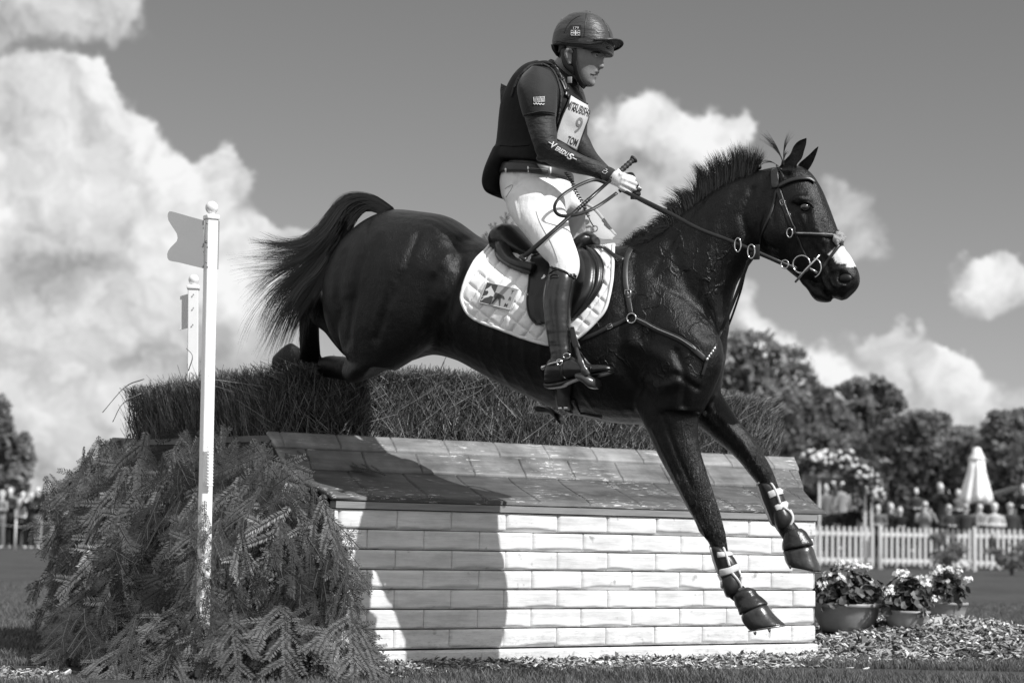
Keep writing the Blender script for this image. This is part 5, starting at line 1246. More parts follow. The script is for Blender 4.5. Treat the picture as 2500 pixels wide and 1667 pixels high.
# long wisps lying back over the withers
for i in range(900):
    t0 = rnd.uniform(0, .38); r_ = crest[int(t0 * (len(crest) - 1))]; L_ = rnd.uniform(25, 62); an = math.radians(rnd.gauss(205, 14)); P = []
    off = rnd.uniform(-.02, .07)
    for j in range(7):
        t_ = j / 6; x = r_[0] + math.cos(an) * L_ * t_ + 2; y = r_[1] + 6 - math.sin(an) * L_ * t_ * .55 - 3 * t_ + rnd.uniform(-1, 1); P.append(H(mm(x, y), off + .02 * t_))
    paths.append(P)
mane = link('mane', quads_mesh('mane', hair_strands(paths, .0010)), hairm, horse, False)
knob = MB()
for i in range(5): knob.sphere(H(c3(1045 + i * 14, 372 - i * 8), .015), (.016, .014, .013), 8, 6)
knob.build('plait_end', hairm, mane)
fl = []
for (p0, p1, p2, n) in (((1290, 320), (1270, 190), (1140, 80), 45), ((1295, 320), (1285, 170), (1345, 85), 25), ((1300, 330), (1275, 200), (1120, 110), 20), ((1300, 320), (1290, 220), (1330, 215), 20), ((1250, 330), (1180, 260), (1060, 330), 12), ((1240, 340), (1310, 400), (1360, 380), 160), ((1250, 350), (1330, 440), (1290, 470), 160)):
    for i in range(n):
        dx, dy = rnd.gauss(0, 14), rnd.gauss(0, 14); ln = rnd.uniform(.6, 1.05); o_ = rnd.gauss(0, .012) + (.06 if n > 100 else .02); P = []
        for j in range(9):
            t_ = j / 8 * ln; x = (1 - t_) ** 2 * p0[0] + 2 * t_ * (1 - t_) * p1[0] + t_ * t_ * p2[0] + dx * t_ ** 2; y = (1 - t_) ** 2 * p0[1] + 2 * t_ * (1 - t_) * p1[1] + t_ * t_ * p2[1] + dy * t_ ** 2
            if n > 100: c, nn = surf(c3(x, y), .004 + .004 * rnd.random()); P.append(c)
            else: P.append(H(c3(x + (rnd.gauss(0, 9) * (1 - t_) if j == 0 else 0), y), o_))
        fl.append(P)
link('forelock', quads_mesh('forelock', hair_strands(fl, .0010)), hairm, horse, False)
# nostril rim and inside
nm = mat('nostril_dark', .004, .5)
m = MB(); m.sphere(H(c3(1768, 1190), .056), (.029, .012, .020), 16, 10, M=Matrix((HF, HN, Vector((0, 0, 1)))).transposed()); m.build('nostril', nm, horse)
# ---- hooves with shoes
hoofm = mat('wet_black_hoof', .035, .27, .6, var=.5, vscale=30, bump=.5, bscale=50, bdist=.002)
shoem = mat('horse_shoe_steel', .30, .35, metal=.9)
def hoof(secs, off, sole, studs, w_):
    m = MB(); loftpx(m, [(a, b_, ww, off) for a, b_, ww in secs], c7, n=24, sub=4, ex=2.2); h = link('hoof', fuse(m, .005, 2), hoofm, horse)
    sh = MB(); a, b_ = sole; rings = []
    for k in (0, 1):
        A = H(c7(a[0], a[1] + 9 * k), off); B = H(c7(b_[0], b_[1] + 9 * k), off); Cc = (A + B) / 2; X = (B - A) / 2
        rings.append([Cc + X * (math.cos(t_) + .0) + HN * (w_ * math.sin(t_) * (1.0 if math.cos(t_) > -.3 else .85)) for t_ in (2 * math.pi * j / 28 for j in range(28))])
    sh.loft(rings)
    for (x, y) in studs:
        A = H(c7(x, y), off + w_ * .8); B = H(c7(x + 4, y + 26), off + w_ * .8); sh.tube([A, A.lerp(B, .6), B], [.007, .006, .002], 8)
    sh.build('horseshoe', shoem, h, True, True)
hoof([((625, 1340), (770, 1245), .048), ((625, 1345), (805, 1262), .060), ((632, 1375), (845, 1318), .064), ((660, 1418), (900, 1372), .068), ((690, 1446), (938, 1402), .066)], NF, ((672, 1446), (938, 1404)), ((718, 1452), (822, 1432)), .066)
hoof([((925, 870), (1130, 835), .050), ((925, 885), (1142, 862), .058), ((935, 915), (1158, 915), .062), ((943, 945), (1185, 985), .066), ((965, 985), (1196, 1022), .062)], FFo, ((943, 945), (1192, 1026)), ((972, 975),), .062)
# ---- tendon boots (own things) and over-reach boots
bootm = mat('black_tendon_boot', .018, .35, .5, bump=.3, bscale=60, bdist=.003)
piping = mat('pale_piping', .62, .7, .3, var=.2, vscale=40)
def patch_px(rowsL, rowsR, conv, nu, nv, lift, th, fn=None, relief=None, sub=6):
    """sheet that lies on a surface, bounded by left/right px curves; fn(p)->(point, normal)"""
    Lc = catmull([conv(*q) for q in rowsL], sub); Rc = catmull([conv(*q) for q in rowsR], sub); Lc = np.array([list(q) for q in Lc]); Rc = np.array([list(q) for q in Rc])
    def res(c, n): x = np.linspace(0, len(c) - 1, n + 1); return np.stack([np.interp(x, np.arange(len(c)), c[:, j]) for j in range(2)], 1)
    Lc = res(Lc, nv); Rc = res(Rc, nv); top = []; bot = []
    for j in range(nv + 1):
        for i in range(nu + 1):
            q = Lc[j] + (Rc[j] - Lc[j]) * i / nu; c, nn = fn(tuple(q)); rl = relief(q[0], q[1], i / nu, j / nv) if relief else 0
            top.append(c + nn * (lift + th + rl)); bot.append(c + nn * lift)
    n = (nu + 1) * (nv + 1); fs = []
    for j in range(nv):
        for i in range(nu):
            a = j * (nu + 1) + i; fs.append((a, a + 1, a + nu + 2, a + nu + 1)); fs.append((n + a, n + a + nu + 1, n + a + nu + 2, n + a + 1))
    per = [i for i in range(nu + 1)] + [j * (nu + 1) + nu for j in range(1, nv + 1)] + [nv * (nu + 1) + i for i in range(nu - 1, -1, -1)] + [j * (nu + 1) for j in range(nv - 1, 0, -1)]
    for a, b_ in zip(per, per[1:] + per[:1]): fs.append((b_, a, n + a, n + b_))
    m = MB(); m.add(top + bot, fs); edge = [top[k] for k in per]; return m, edge
def fixmb(m):
    me = m.mesh('x'); bm = bmesh.new(); bm.from_mesh(me); bmesh.ops.recalc_face_normals(bm, faces=bm.faces); bm.to_mesh(me); bm.free(); return me
def tendon_boot(shell, cup, cupc, straps, pipes, off, label):
    root = empty('tendon_boot', H(c7(*shell[0][0]), off), label, 'horse boot')
    m = MB(); loftpx(m, [(a, b_, w_, off) for a, b_, w_ in shell], c7, n=26, sub=4); sm = link('shell', fuse(m, .006, 2), bootm, root)
    m = MB(); loftpx(m, [(a, b_, w_, off + .012) for a, b_, w_ in cup], c7, n=26, sub=4); cm = link('fetlock_cup', fuse(m, .005, 2), bootm, root)
    bv = BVHTree.FromPolygons([v.co.copy() for me in (sm.data, cm.data) for v in me.vertices], [tuple(p.vertices) for p in sm.data.polygons] + [tuple(i + len(sm.data.vertices) for i in p.vertices) for p in cm.data.polygons])
    def sf(p, lift=0.0):
        h = bv.ray_cast(CO, ray(*p).normalized())
        if h[0] is None: h = bv.find_nearest(H(p, off))
        return h[0] + h[1] * lift, h[1]
    for pts, wd in straps:
        m = MB(); P = catmull([c7(*q) for q in pts], 6); Q = [sf(tuple(q), .003) for q in P]; m.tube([q[0] for q in Q], 1, 8, flat=(.0035, wd / 2), up=[q[1] for q in Q]); st_ = m.build('strap', piping if wd > .012 else bootm, root, True, True)
    for pts in pipes:
        m = MB(); P = catmull([c7(*q) for q in pts], 6); m.tube([sf(tuple(q), .004)[0] for q in P], .0056, 7); m.build('piping', piping, root)
    return root, sf
tendon_boot([((400, 830), (498, 850), .040), ((415, 900), (545, 890), .042), ((440, 980), (590, 960), .041), ((470, 1050), (600, 1020), .040), ((480, 1090), (620, 1060), .038)],
            [((485, 1080), (590, 1030), .040), ((485, 1120), (612, 1090), .044), ((500, 1160), (612, 1140), .044), ((515, 1195), (590, 1180), .036)], None,
            [(([(450, 900), (510, 895), (570, 885)]), .024), (([(470, 1030), (530, 1015), (600, 985)]), .030)],
            [[(402, 835), (440, 826), (480, 842), (500, 880), (520, 930), (535, 980)], [(402, 838), (425, 930), (455, 1020), (480, 1080), (488, 1150), (515, 1200)], [(555, 1035), (590, 1080), (610, 1120), (605, 1165), (570, 1195), (515, 1203)], [(600, 1015), (650, 1040), (680, 1090), (688, 1130)]], NF, 'black tendon boot with pale piping on the near foreleg, lower hoof')
tendon_boot([((740, 385), (840, 380), .040), ((765, 470), (905, 430), .043), ((795, 560), (945, 520), .042), ((830, 640), (960, 590), .040), ((850, 680), (965, 640), .038)],
            [((850, 590), (955, 560), .040), ((855, 640), (985, 620), .044), ((870, 690), (980, 670), .042), ((890, 725), (950, 710), .034)], None,
            [(([(820, 470), (870, 450), (930, 435)]), .032), (([(870, 570), (920, 545), (975, 530)]), .032)],
            [[(742, 392), (770, 372), (810, 372), (850, 410), (880, 470), (900, 530)], [(742, 395), (775, 500), (815, 600), (850, 680), (890, 725)], [(915, 555), (960, 585), (985, 630), (970, 680), (930, 715), (890, 727)], [(990, 565), (1030, 595), (1052, 640), (1050, 680)]], FFo, 'black tendon boot with white straps on the far foreleg, raised higher')
def bell_boot(secs, off, label):
    m = MB(); loftpx(m, [(a, b_, w_, off) for a, b_, w_ in secs], c7, n=26, sub=5); me = fuse(m, .005, 1)
    o = link('overreach_boot', me, mat('overreach_rubber', .016, .3, .6, bump=.8, bscale=22, bdist=.008), None); tag(o, label, 'horse boot'); return o
bell_boot([((565, 1205), (660, 1130), .046), ((572, 1232), (712, 1145), .052), ((578, 1262), (735, 1178), .050), ((590, 1280), (768, 1205), .056), ((600, 1300), (805, 1240), .062), ((612, 1335), (810, 1255), .062)], NF, 'black over reach boot wrapped above the lower front hoof')
bell_boot([((935, 735), (1050, 705), .046), ((930, 770), (1085, 730), .052), ((920, 810), (1108, 765), .056), ((918, 850), (1135, 805), .062), ((922, 870), (1140, 830), .062)], FFo, 'black over reach boot wrapped above the higher front hoof')

# ---------------------------------------------------------------- saddle pad
padm, t, b = mk('white_quilted_cotton')
oc = t.new('ShaderNodeTexCoord').outputs['Object']; b.inputs['Base Color'].default_value = (.82, .82, .82, 1); b.inputs['Roughness'].default_value = .85; b.inputs['Sheen Weight'].default_value = .2
bn = t.new('ShaderNodeBump'); bn.inputs['Strength'].default_value = .25; bn.inputs['Distance'].default_value = .003; t.l.new(t.noise(oc, 300, 3), bn.inputs['Height']); t.l.new(bn.outputs[0], b.inputs['Normal'])
pad = empty('saddle_pad', H(c2(640, 900), .3), 'white quilted saddle pad with an embroidered patch under the black saddle', 'saddle pad')
def quilt(x, y, u, v_):
    a = (x * .80 + y * .60) / 31.0 ; b_ = (x * .62 - y * .78) / 34.0
    da = min(a % 1, 1 - a % 1); db = min(b_ % 1, 1 - b_ % 1); q = min(da, db); e_ = min(u, 1 - u, v_ * 1.3, 1 - v_)
    return (.012 * (1 - math.exp(-q * 11)) - .006) * smooth01(e_ / .04) + .002 * noise.noise(Vector((x * .05, y * .05, 0)))
PL = [(400, 600), (345, 662), (275, 745), (200, 820), (145, 920), (112, 1010), (98, 1090), (115, 1160), (165, 1225), (250, 1275)]
PLb = [(250, 1275), (400, 1330), (560, 1390), (700, 1432), (800, 1447), (900, 1430), (985, 1395)]
PRr = [(1245, 610), (1258, 700), (1255, 820), (1248, 950), (1225, 1080), (1190, 1190), (1120, 1275), (1050, 1345), (985, 1395)]
Lf = PL + PLb[1:4] + [(760, 1444)]; Rt = PRr + [(900, 1432), (850, 1442), (805, 1447)]
# saddle surface first: pad follows the flank
def padfn(q):
    c, nn = surf(q)
    nn = (nn * .5 + HN * .5).normalized(); return c, nn
m, edge = patch_px(Lf, Rt, c2, 170, 140, .010, .012, padfn, quilt)
pad_o = link('pad', fixmb(m), padm, pad)
def mirror_me(me):
    me = me.copy(); 
    for v in me.vertices:
        q = v.co - HC0; v.co = v.co - HN * (2 * q.dot(HN))
    me.flip_normals(); return me
link('pad', mirror_me(pad_o.data), padm, pad)
eb = MB(); eb.tube(edge[::2], .0075, 8, closed=True); eo = eb.build('edge_binding', padm, pad)
link('edge_binding', mirror_me(eo.data), padm, pad)
# far wing of the pad standing clear of the withers
gp = MB(); ga = [c2(*q) for q in ((1045, 375), (1100, 410), (1160, 480), (1215, 555), (1262, 612))]; gb = [c2(*q) for q in ((1035, 560), (1080, 590), (1120, 620), (1170, 640), (1235, 640))]
for (o1, o2) in ((-.10, -.02),):
    A = catmull([list(H(q, o1)) for q in ga], 5); B = catmull([list(H(q, o2)) for q in gb], 5); vs = []; fs = []
    for k in (0, 1):
        for i in range(len(A)):
            for j in range(5): vs.append(A[i].lerp(B[i], j / 4) + HN * (.012 * math.sin(math.pi * j / 4) - .010 * k))
    n = len(A) * 5
    for i in range(len(A) - 1):
        for j in range(4): a = i * 5 + j; fs.append((a, a + 1, a + 6, a + 5)); fs.append((n + a, n + a + 5, n + a + 6, n + a + 1))
    gp.add(vs, fs); gp.tube(A, .009, 8)
gp.build('gullet_wing', mat('grey_pad_lining', .42, .85), pad, True)
# patch with emblem
PB_ = BVHTree.FromPolygons([v.co.copy() for v in pad_o.data.vertices], [tuple(p.vertices) for p in pad_o.data.polygons])
def on(bv, fallback=.2):
    def f(p, lift=0.0):
        h = bv.ray_cast(CO, ray(*p).normalized())
        if h[0] is None: h = bv.find_nearest(H(p, fallback))
        return h[0] + h[1] * lift, h[1]
    return f
onpad = on(PB_, .3)
def flatpoly(mb, poly, fn, lift, th=.0015, mi=0, plane=None):
    P = [fn(q) for q in poly]; nn = sum((x[1] for x in P), Vector()).normalized(); mb.prism([x[0] + nn * lift for x in P], nn * -th, mi)
CC = [c2(278, 966), c2(520, 1022), c2(455, 1180), c2(216, 1124)]
def cardpt(x, y):    # 0..1 inside the patch
    a = np.array(CC); p = a[0] * (1 - x) * (1 - y) + a[1] * x * (1 - y) + a[2] * x * y + a[3] * (1 - x) * y; return tuple(p)
Pc = [onpad(cardpt(x, y))[0] for x, y in ((0, 0), (1, 0), (1, 1), (0, 1))]; cn = (Pc[1] - Pc[0]).cross(Pc[3] - Pc[0]).normalized(); cn = cn if cn.dot(HN) > 0 else -cn
mx = max((onpad(cardpt(i / 6, j / 6))[0] - Pc[0]).dot(cn) for i in range(7) for j in range(7)) + .003
def card3(x, y, lift=0.0):
    d = ray(*cardpt(x, y)); o_ = Pc[0] + cn * (mx + lift); return CO + d * ((o_ - CO).dot(cn) / d.dot(cn))
cardm = mat('patch_grey', .36, .7); cardd = mat('patch_dark', .05, .7); cardw = mat('patch_pale', .62, .7)
m = MB(); m.prism([card3(*q) for q in ((0, 0), (1, 0), (1, 1), (0, 1))], -cn * .010); em = m.build('emblem_patch', cardm, pad, False, True)
m = MB(); m.prism([card3(*q, .0008) for q in ((.02, .03), (.36, .03), (.36, .97), (.02, .97))], -cn * .0006); m.build('emblem_panel', cardd, em, False, True)
for (u0, v0, u1, v1) in ((0, 0, 1, .025), (0, .975, 1, 1), (0, 0, .016, 1), (.984, 0, 1, 1)):
    m = MB(); m.prism([card3(u0, v0, .0012), card3(u1, v0, .0012), card3(u1, v1, .0012), card3(u0, v1, .0012)], -cn * .001); m.build('emblem_border', cardw, em, False, True)
foal1 = [(.05, .36), (.13, .22), (.17, .12), (.20, .20), (.27, .30), (.35, .42), (.355, .60), (.27, .58), (.22, .66), (.12, .74), (.05, .90), (.03, .87), (.10, .70), (.05, .72), (.03, .70), (.16, .58), (.17, .45), (.12, .38), (.07, .42)]
foal2 = [(.375, .38), (.48, .40), (.58, .44), (.66, .46), (.72, .58), (.70, .60), (.63, .54), (.60, .60), (.66, .92), (.64, .92), (.56, .68), (.50, .62), (.46, .72), (.40, .92), (.38, .92), (.42, .66), (.375, .58)]
m = MB(); m.prism([card3(*q, .0016) for q in foal1], -cn * .0006); m.build('emblem_pony', cardw, em, False, True)
m = MB(); m.prism([card3(*q, .0016) for q in foal2], -cn * .0006); m.build('emblem_pony', cardd, em, False, True)
def text_me(s, font=None, ext=0.0, align='CENTER', shear=0.0, bold=0.0):
    cu = bpy.data.curves.new('t', 'FONT'); cu.body = s; cu.size = 1; cu.align_x = align; cu.align_y = 'CENTER'; cu.extrude = ext; cu.shear = shear; cu.offset = bold; cu.resolution_u = 4
    o = bpy.data.objects.new('t', cu); COL.objects.link(o); dg = bpy.context.evaluated_depsgraph_get(); dg.update(); me = bpy.data.meshes.new_from_object(o.evaluated_get(dg)); bpy.data.objects.remove(o); return me
def place_text(s, place, name, mt, parent, sx=1, sy=1, **kw):
    """place(x,y)->3D ; x,y in text units"""
    me = text_me(s, **kw); bm = bmesh.new(); bm.from_mesh(me); bmesh.ops.triangulate(bm, faces=bm.faces)
    bmesh.ops.subdivide_edges(bm, edges=[e for e in bm.edges if e.calc_length() > .12], cuts=1, use_grid_fill=False); bm.to_mesh(me); bm.free()
    for v in me.vertices: v.co = place(v.co.x * sx, v.co.y * sy)
    me.materials.clear(); return link(name, me, mt, parent, False)
for ch, cx_, cy_ in (('T', .86, .20), ('R', .87, .52), ('M', .83, .84)):
    place_text(ch, lambda x, y, cx_=cx_, cy_=cy_: card3(cx_ + x * .15, cy_ - y * .24, .0016), 'emblem_letter', cardd, em, bold=.01)
# ---------------------------------------------------------------- saddle
saddle = empty('saddle', H(c2(700, 700), .1), 'black leather jumping saddle with long forward flap on the white pad', 'saddle')
sd = MB()
loftpx(sd, [((405, 610), (372, 640), .09), ((418, 556), (372, 740), .155), ((445, 530), (420, 800), .185), ((500, 535), (500, 830), .19), ((580, 610), (600, 850), .165), ((680, 700), (700, 860), .135), ((800, 735), (820, 860), .12), ((930, 690), (920, 850), .115), ((1010, 610), (1010, 800), .105), ((1065, 582), (1075, 730), .09), ((1110, 610), (1120, 680), .06)], c2, n=28)
seat = link('seat', fuse(sd, .007, 5), leather, saddle)
def sfoff(q, extra): return boff(c2(*q)) + extra
for s in (1, -1):
    pn = MB(); loftpx(pn, [((372, 640), (355, 700), .04, .15 * s), ((420, 660), (360, 790), .06, .18 * s), ((480, 760), (430, 850), .06, .215 * s), ((560, 800), (530, 895), .05, .245 * s), ((650, 820), (640, 925), .04, .262 * s)], c2, n=18); link('panel', fuse(pn, .007, 3), leather, saddle)
# flap
def flapfn(q):
    c, nn = surf(q); return c, (nn * .4 + HN * .6).normalized()
FL = [(640, 800), (628, 900), (618, 1010), (608, 1100), (612, 1180), (635, 1250), (680, 1298)]
FR = [(1010, 690), (1110, 740), (1182, 830), (1190, 930), (1165, 1030), (1080, 1150), (960, 1262)]
def flaprel(x, y, u, v_):
    q = (u - .80) / .13; return .030 * math.exp(-q * q) * smooth01((v_ - .05) / .15) * (1 - smooth01((v_ - .70) / .3)) - .010 * math.exp(-((u - .90) / .015) ** 2) + .012 * math.exp(-((u - .95) / .03) ** 2) + .006 * math.exp(-((u - .08) / .06) ** 2) * smooth01((v_ - .4) / .2)
m, fe = patch_px(FL, FR, c2, 60, 50, .026, .007, flapfn, flaprel); fo = link('flap', fixmb(m), leather, saddle)
link('flap', mirror_me(fo.data), leather, saddle)
m = MB(); m.tube(fe[::2], .0045, 6, closed=True); m.build('flap_edge', leather, fo)
bb = MB(); P_ = [(690, 905), (735, 960)]; 
A, nA = on(BVHTree.FromPolygons([v.co.copy() for v in fo.data.vertices], [tuple(p.vertices) for p in fo.data.polygons]))(c2(712, 935), .002)
m = MB(); Mx = Matrix((HF, HN, Vector((0, 0, 1)))).transposed() @ Matrix.Rotation(R(38), 3, 'Y'); m.box(A, (.012, .003, .026), Mx, ch=.001)
m.build('maker_tag', steel, fo)
# girth and under-belly strap
gir = empty('girth', H(c6(320, 1400), .1), 'wide black girth strap round the horse belly behind the stirrup', 'girth')
m = MB(); Q = strap(m, [(330, 950), (325, 1100), (315, 1250), (335, 1400), (350, 1475)], c6, .075, .006, .012)
m.build('girth_band', leather, gir)
m = MB()
for x, y in ((300, 1330), (345, 1328)): A, nA = surf(c6(x, y), .02); m.box(A, (.018, .004, .010), Matrix((HF, HN, Vector((0, 0, 1)))).transposed(), ch=.001)
m.build('buckle', steel, gir)
m = MB(); loftpx(m, [((270, 1400), (300, 1490), .05, -.05), ((200, 1350), (215, 1415), .05, -.12), ((110, 1330), (100, 1395), .035, -.14)], c6, n=14); m.build('belly_guard', leather, gir, True, True)
m = MB(); strap(m, [(385, 1290), (440, 1400), (500, 1470), (600, 1500)], c6, .02, .003, .004); m.build('strap', leather2, gir)

# ---------------------------------------------------------------- bridle
bridle = empty('bridle', H(c3(1350, 600), .1), 'black leather bridle with steel bit and reins on the horse head', 'bridle')
def bstrap(name, pts, wd, th=.0025, lift=.003, conv=c3, mt=leather2, parent=bridle, **kw):
    m = MB(); Q = strap(m, pts, conv, wd, th, lift, **kw); o = m.build(name, mt, parent); return o, Q
bstrap('headpiece', [(1235, 325), (1225, 380), (1228, 440), (1238, 500)], .040)
bstrap('browband', [(1262, 492), (1310, 462), (1370, 440), (1430, 430), (1490, 432), (1528, 458)], .022, .006, .006)
bstrap('browband', [(1262, 500), (1310, 472), (1370, 450), (1430, 440), (1490, 442), (1526, 468)], .006, .003, .010, mt=leather)
bstrap('cheekpiece', [(1248, 505), (1275, 570), (1300, 640), (1325, 710), (1350, 780), (1372, 815), (1362, 850)], .021)
bstrap('cheekpiece', [(1268, 510), (1292, 590), (1318, 670), (1345, 740), (1372, 800)], .010, .003, .007, mt=leather)
bstrap('bit_hanger', [(1380, 835), (1410, 900), (1440, 970), (1468, 1030)], .010)
bstrap('throatlash', [(1240, 515), (1222, 610), (1190, 710), (1150, 800), (1122, 880), (1112, 960)], .012)
bstrap('noseband', [(1395, 848), (1460, 850), (1530, 853), (1600, 860), (1665, 865), (1715, 872)], .020, .006, .005)
bstrap('noseband', [(1395, 843), (1460, 845), (1530, 848), (1600, 855), (1665, 860)], .004, .002, .012, mt=mat('bright_edge', .35, .3))
bstrap('cross_strap', [(1745, 918), (1715, 945), (1680, 990), (1640, 1045), (1600, 1100), (1570, 1145)], .014)
bstrap('flash_strap', [(1735, 915), (1700, 900), (1650, 890), (1610, 960), (1560, 1090)], .012) if False else None
# buckles
def buckle(p, conv, sz, parent, rot=0, fn=surf, lift=.008):
    A, nA = fn(conv(*p), lift); nA = (nA + HN).normalized(); X = (Vector((0, 0, 1)).cross(nA)).normalized(); Y = nA.cross(X); c_, s_ = math.cos(rot), math.sin(rot); X, Y = X * c_ + Y * s_, Y * c_ - X * s_
    m = MB(); m.tube([A + X * sz * .5 * a + Y * sz * .65 * b_ for a, b_ in ((-1, -1), (1, -1), (1.1, 0), (1, 1), (-1, 1), (-1.1, 0))], sz * .085, 6, closed=True); m.tube([A - Y * sz * .6, A + Y * sz * .6], sz * .07, 5); m.build('buckle', steel, parent)
buckle((1291, 612), c3, .018, bridle, R(20)); buckle((1336, 705), c3, .012, bridle, R(20)); 
def ring3(center, off, rx, rz, rad, name, parent, mt=steel, tilt=0, arc=(0, 360)):
    c_ = H(center, off); P = []
    for k in range(33):
        a = R(arc[0] + (arc[1] - arc[0]) * k / 32); P.append(c_ + HF * rx * math.cos(a) + Vector((0, 0, rz * math.sin(a))) + HN * tilt * math.cos(a))
    m = MB(); full = arc[1] - arc[0] >= 360; m.tube(P[:-1] if full else P, rad, 8, closed=full); return m.build(name, mt, parent)
bo = boff(c3(1430, 1060)); bo = max(bo, .05)
ring3(c3(1432, 1082), bo + .020, .0375, .0375, .0035, 'bit_ring', bridle)
ring3(c3(1525, 1110), bo + .016, .033, .040, .003, 'bit_ring', bridle, arc=(-80, 90))
m = MB(); m.tube([H(c3(1384, 1220), bo + .028), H(c3(1470, 1120), bo + .032), H(c3(1572, 1010), bo + .026)], [.005, .006, .004], 8); m.build('bit_cheek', steel, bridle)
m = MB(); m.tube([H(c3(1490, 1110), bo + .025), H(c3(1555, 1150), bo + .01), H(c3(1560, 1160), -bo - .01), H(c3(1530, 1110), -bo - .01)], .006, 8); m.build('mouthpiece', steel, bridle)
ring3(c3(1342, 842), boff(c3(1342, 842)) + .010, .013, .020, .0025, 'buckle_ring', bridle)
fz = MB()
for i in range(160):
    A, nA = surf(c3(rnd.gauss(1715, 18), rnd.gauss(885, 18)), .006 + abs(rnd.gauss(0, .006))); fz.sphere(A, rnd.uniform(.004, .009), 5, 4)
link('sheepskin_pad', fuse(fz, .004, 1), mat('sheepskin', .34, .9, bump=1, bscale=150), bridle)
# martingale stop and rings
A = H(c3(1088, 990), .16); m = MB(); m.box(A, (.028, .012, .064), Matrix((HF, HN, Vector((0, 0, 1)))).transposed(), ch=.003); m.build('rein_stop', leather, bridle)
HANDP = c1(1310, 1455)
RO = [.10, .12, .15, .175, .175, .16, .12, .10]
pr_ = [HANDP] + [c3(*q) for q in ((210, 590), (420, 690), (640, 810), (850, 890), (1000, 950), (1090, 990), (1240, 1055), (1300, 1082), (1400, 1118))]
m = MB(); Q = strap(m, pr_, None, .017, .0028, .010, offs=[.10, .12, .15, .17, .17, .165, .16, .13, .11, bo + .01]); m.build('rein', leather2, bridle)
Qm = [q - HN * (2 * (q - HC0).dot(HN)) for q in Q]; m = MB(); m.tube(Qm, 1, 8, flat=(.0028, .0085), up=HN); m.build('rein', leather2, bridle)
m = MB(); strap(m, [HANDP] + [c3(*q) for q in ((210, 598), (400, 697))], None, .014, .0028, .010, offs=[.085, .11, .14]); m.build('rein', leather, bridle)
loopo = [.08, .10, .14, .18, .22, .25, .25, .24, .22, .18, .13, .09]
m = MB(); strap(m, [c2(*q) for q in ((1200, 215), (1110, 185), (1020, 210), (930, 255), (855, 305), (803, 365), (800, 425), (850, 462), (950, 455), (1070, 418), (1170, 360), (1275, 285))], None, .016, .0028, 0, offs=[o_ + .05 for o_ in loopo], hugging=False); m.build('rein_loop', leather2, bridle)
m = MB(); strap(m, [c2(*q) for q in ((1290, 175), (1340, 150), (1385, 142), (1402, 170), (1375, 215), (1330, 250), (1290, 275))], None, .018, .0028, 0, offs=[.03, .03, .02, .02, .03, .05, .06], hugging=False); m.build('rein_loop', leather2, bridle)
ring3(c3(1048, 985), .165, .016, .030, .003, 'martingale_ring', bridle); ring3(c3(945, 935), .17, .014, .030, .003, 'martingale_ring', bridle); ring3(c3(1305, 1082), .125, .016, .018, .003, 'rein_ring', bridle)
# ---------------------------------------------------------------- breastplate
bp = empty('breastplate', H(c2(1385, 1240), .2), 'narrow leather breastplate and martingale straps across the horse chest', 'breastplate')
kw = dict(parent=bp)
bstrap('wither_strap', [(1050, 742), (1120, 738), (1190, 752), (1260, 800), (1325, 828)], .020, conv=c2, lift=.030, **kw)
bstrap('shoulder_strap', [(1385, 715), (1352, 780), (1338, 870), (1340, 980), (1358, 1090), (1385, 1225)], .026, conv=c2, lift=.006, **kw)
bstrap('girth_strap', [(1350, 1255), (1285, 1285), (1210, 1315), (1130, 1355), (1050, 1390), (990, 1410)], .020, conv=c2, lift=.006, **kw)
bstrap('chest_strap', [c2(1425, 1255), c2(1520, 1300), c2(1600, 1340), c2(1760, 1410), c2(1880, 1495), mm(1590, 800), mm(1620, 826)], .026, conv=None, lift=.006, **kw)
bstrap('stitching', [c2(1425, 1248), c2(1520, 1292), c2(1600, 1332), c2(1760, 1402), c2(1880, 1487), mm(1590, 793)], .003, conv=None, lift=.010, mt=MATS['bright_edge'], **kw)
bstrap('martingale_fork', [mm(1624, 828), mm(1645, 785), mm(1665, 740), mm(1690, 680), mm(1712, 620), mm(1728, 578)], .016, conv=None, offs=[.02, .06, .09, .10, .13, .16], **kw)
bstrap('martingale_fork', [mm(1630, 826), mm(1668, 760), mm(1694, 690), mm(1706, 650), mm(1716, 600)], .010, conv=None, offs=[-.02, -.03, -.03, 0, .1], hugging=False, **kw)
ring3(c2(1385, 1245), boff(c2(1385, 1245)) + .012, .021, .021, .0035, 'breast_ring', bp)
buckle((1356, 1060), c2, .024, bp, R(5)); buckle((1218, 1310), c2, .018, bp, R(-65)); buckle((1290, 800), c2, .016, bp, R(-60)); buckle((1195, 750), c2, .014, bp, R(-70), lift=.04)
for i in range(5):
    A, nA = surf(mm(1622 + i * 4, 826 + i * -6), .012); m = MB(); m.sphere(A, (.007, .007, .010), 8, 6); m.build('clip', steel, bp)
bstrap('chest_link', [mm(1622, 828), mm(1618, 845), mm(1612, 862)], .014, conv=None, lift=.006, **kw)
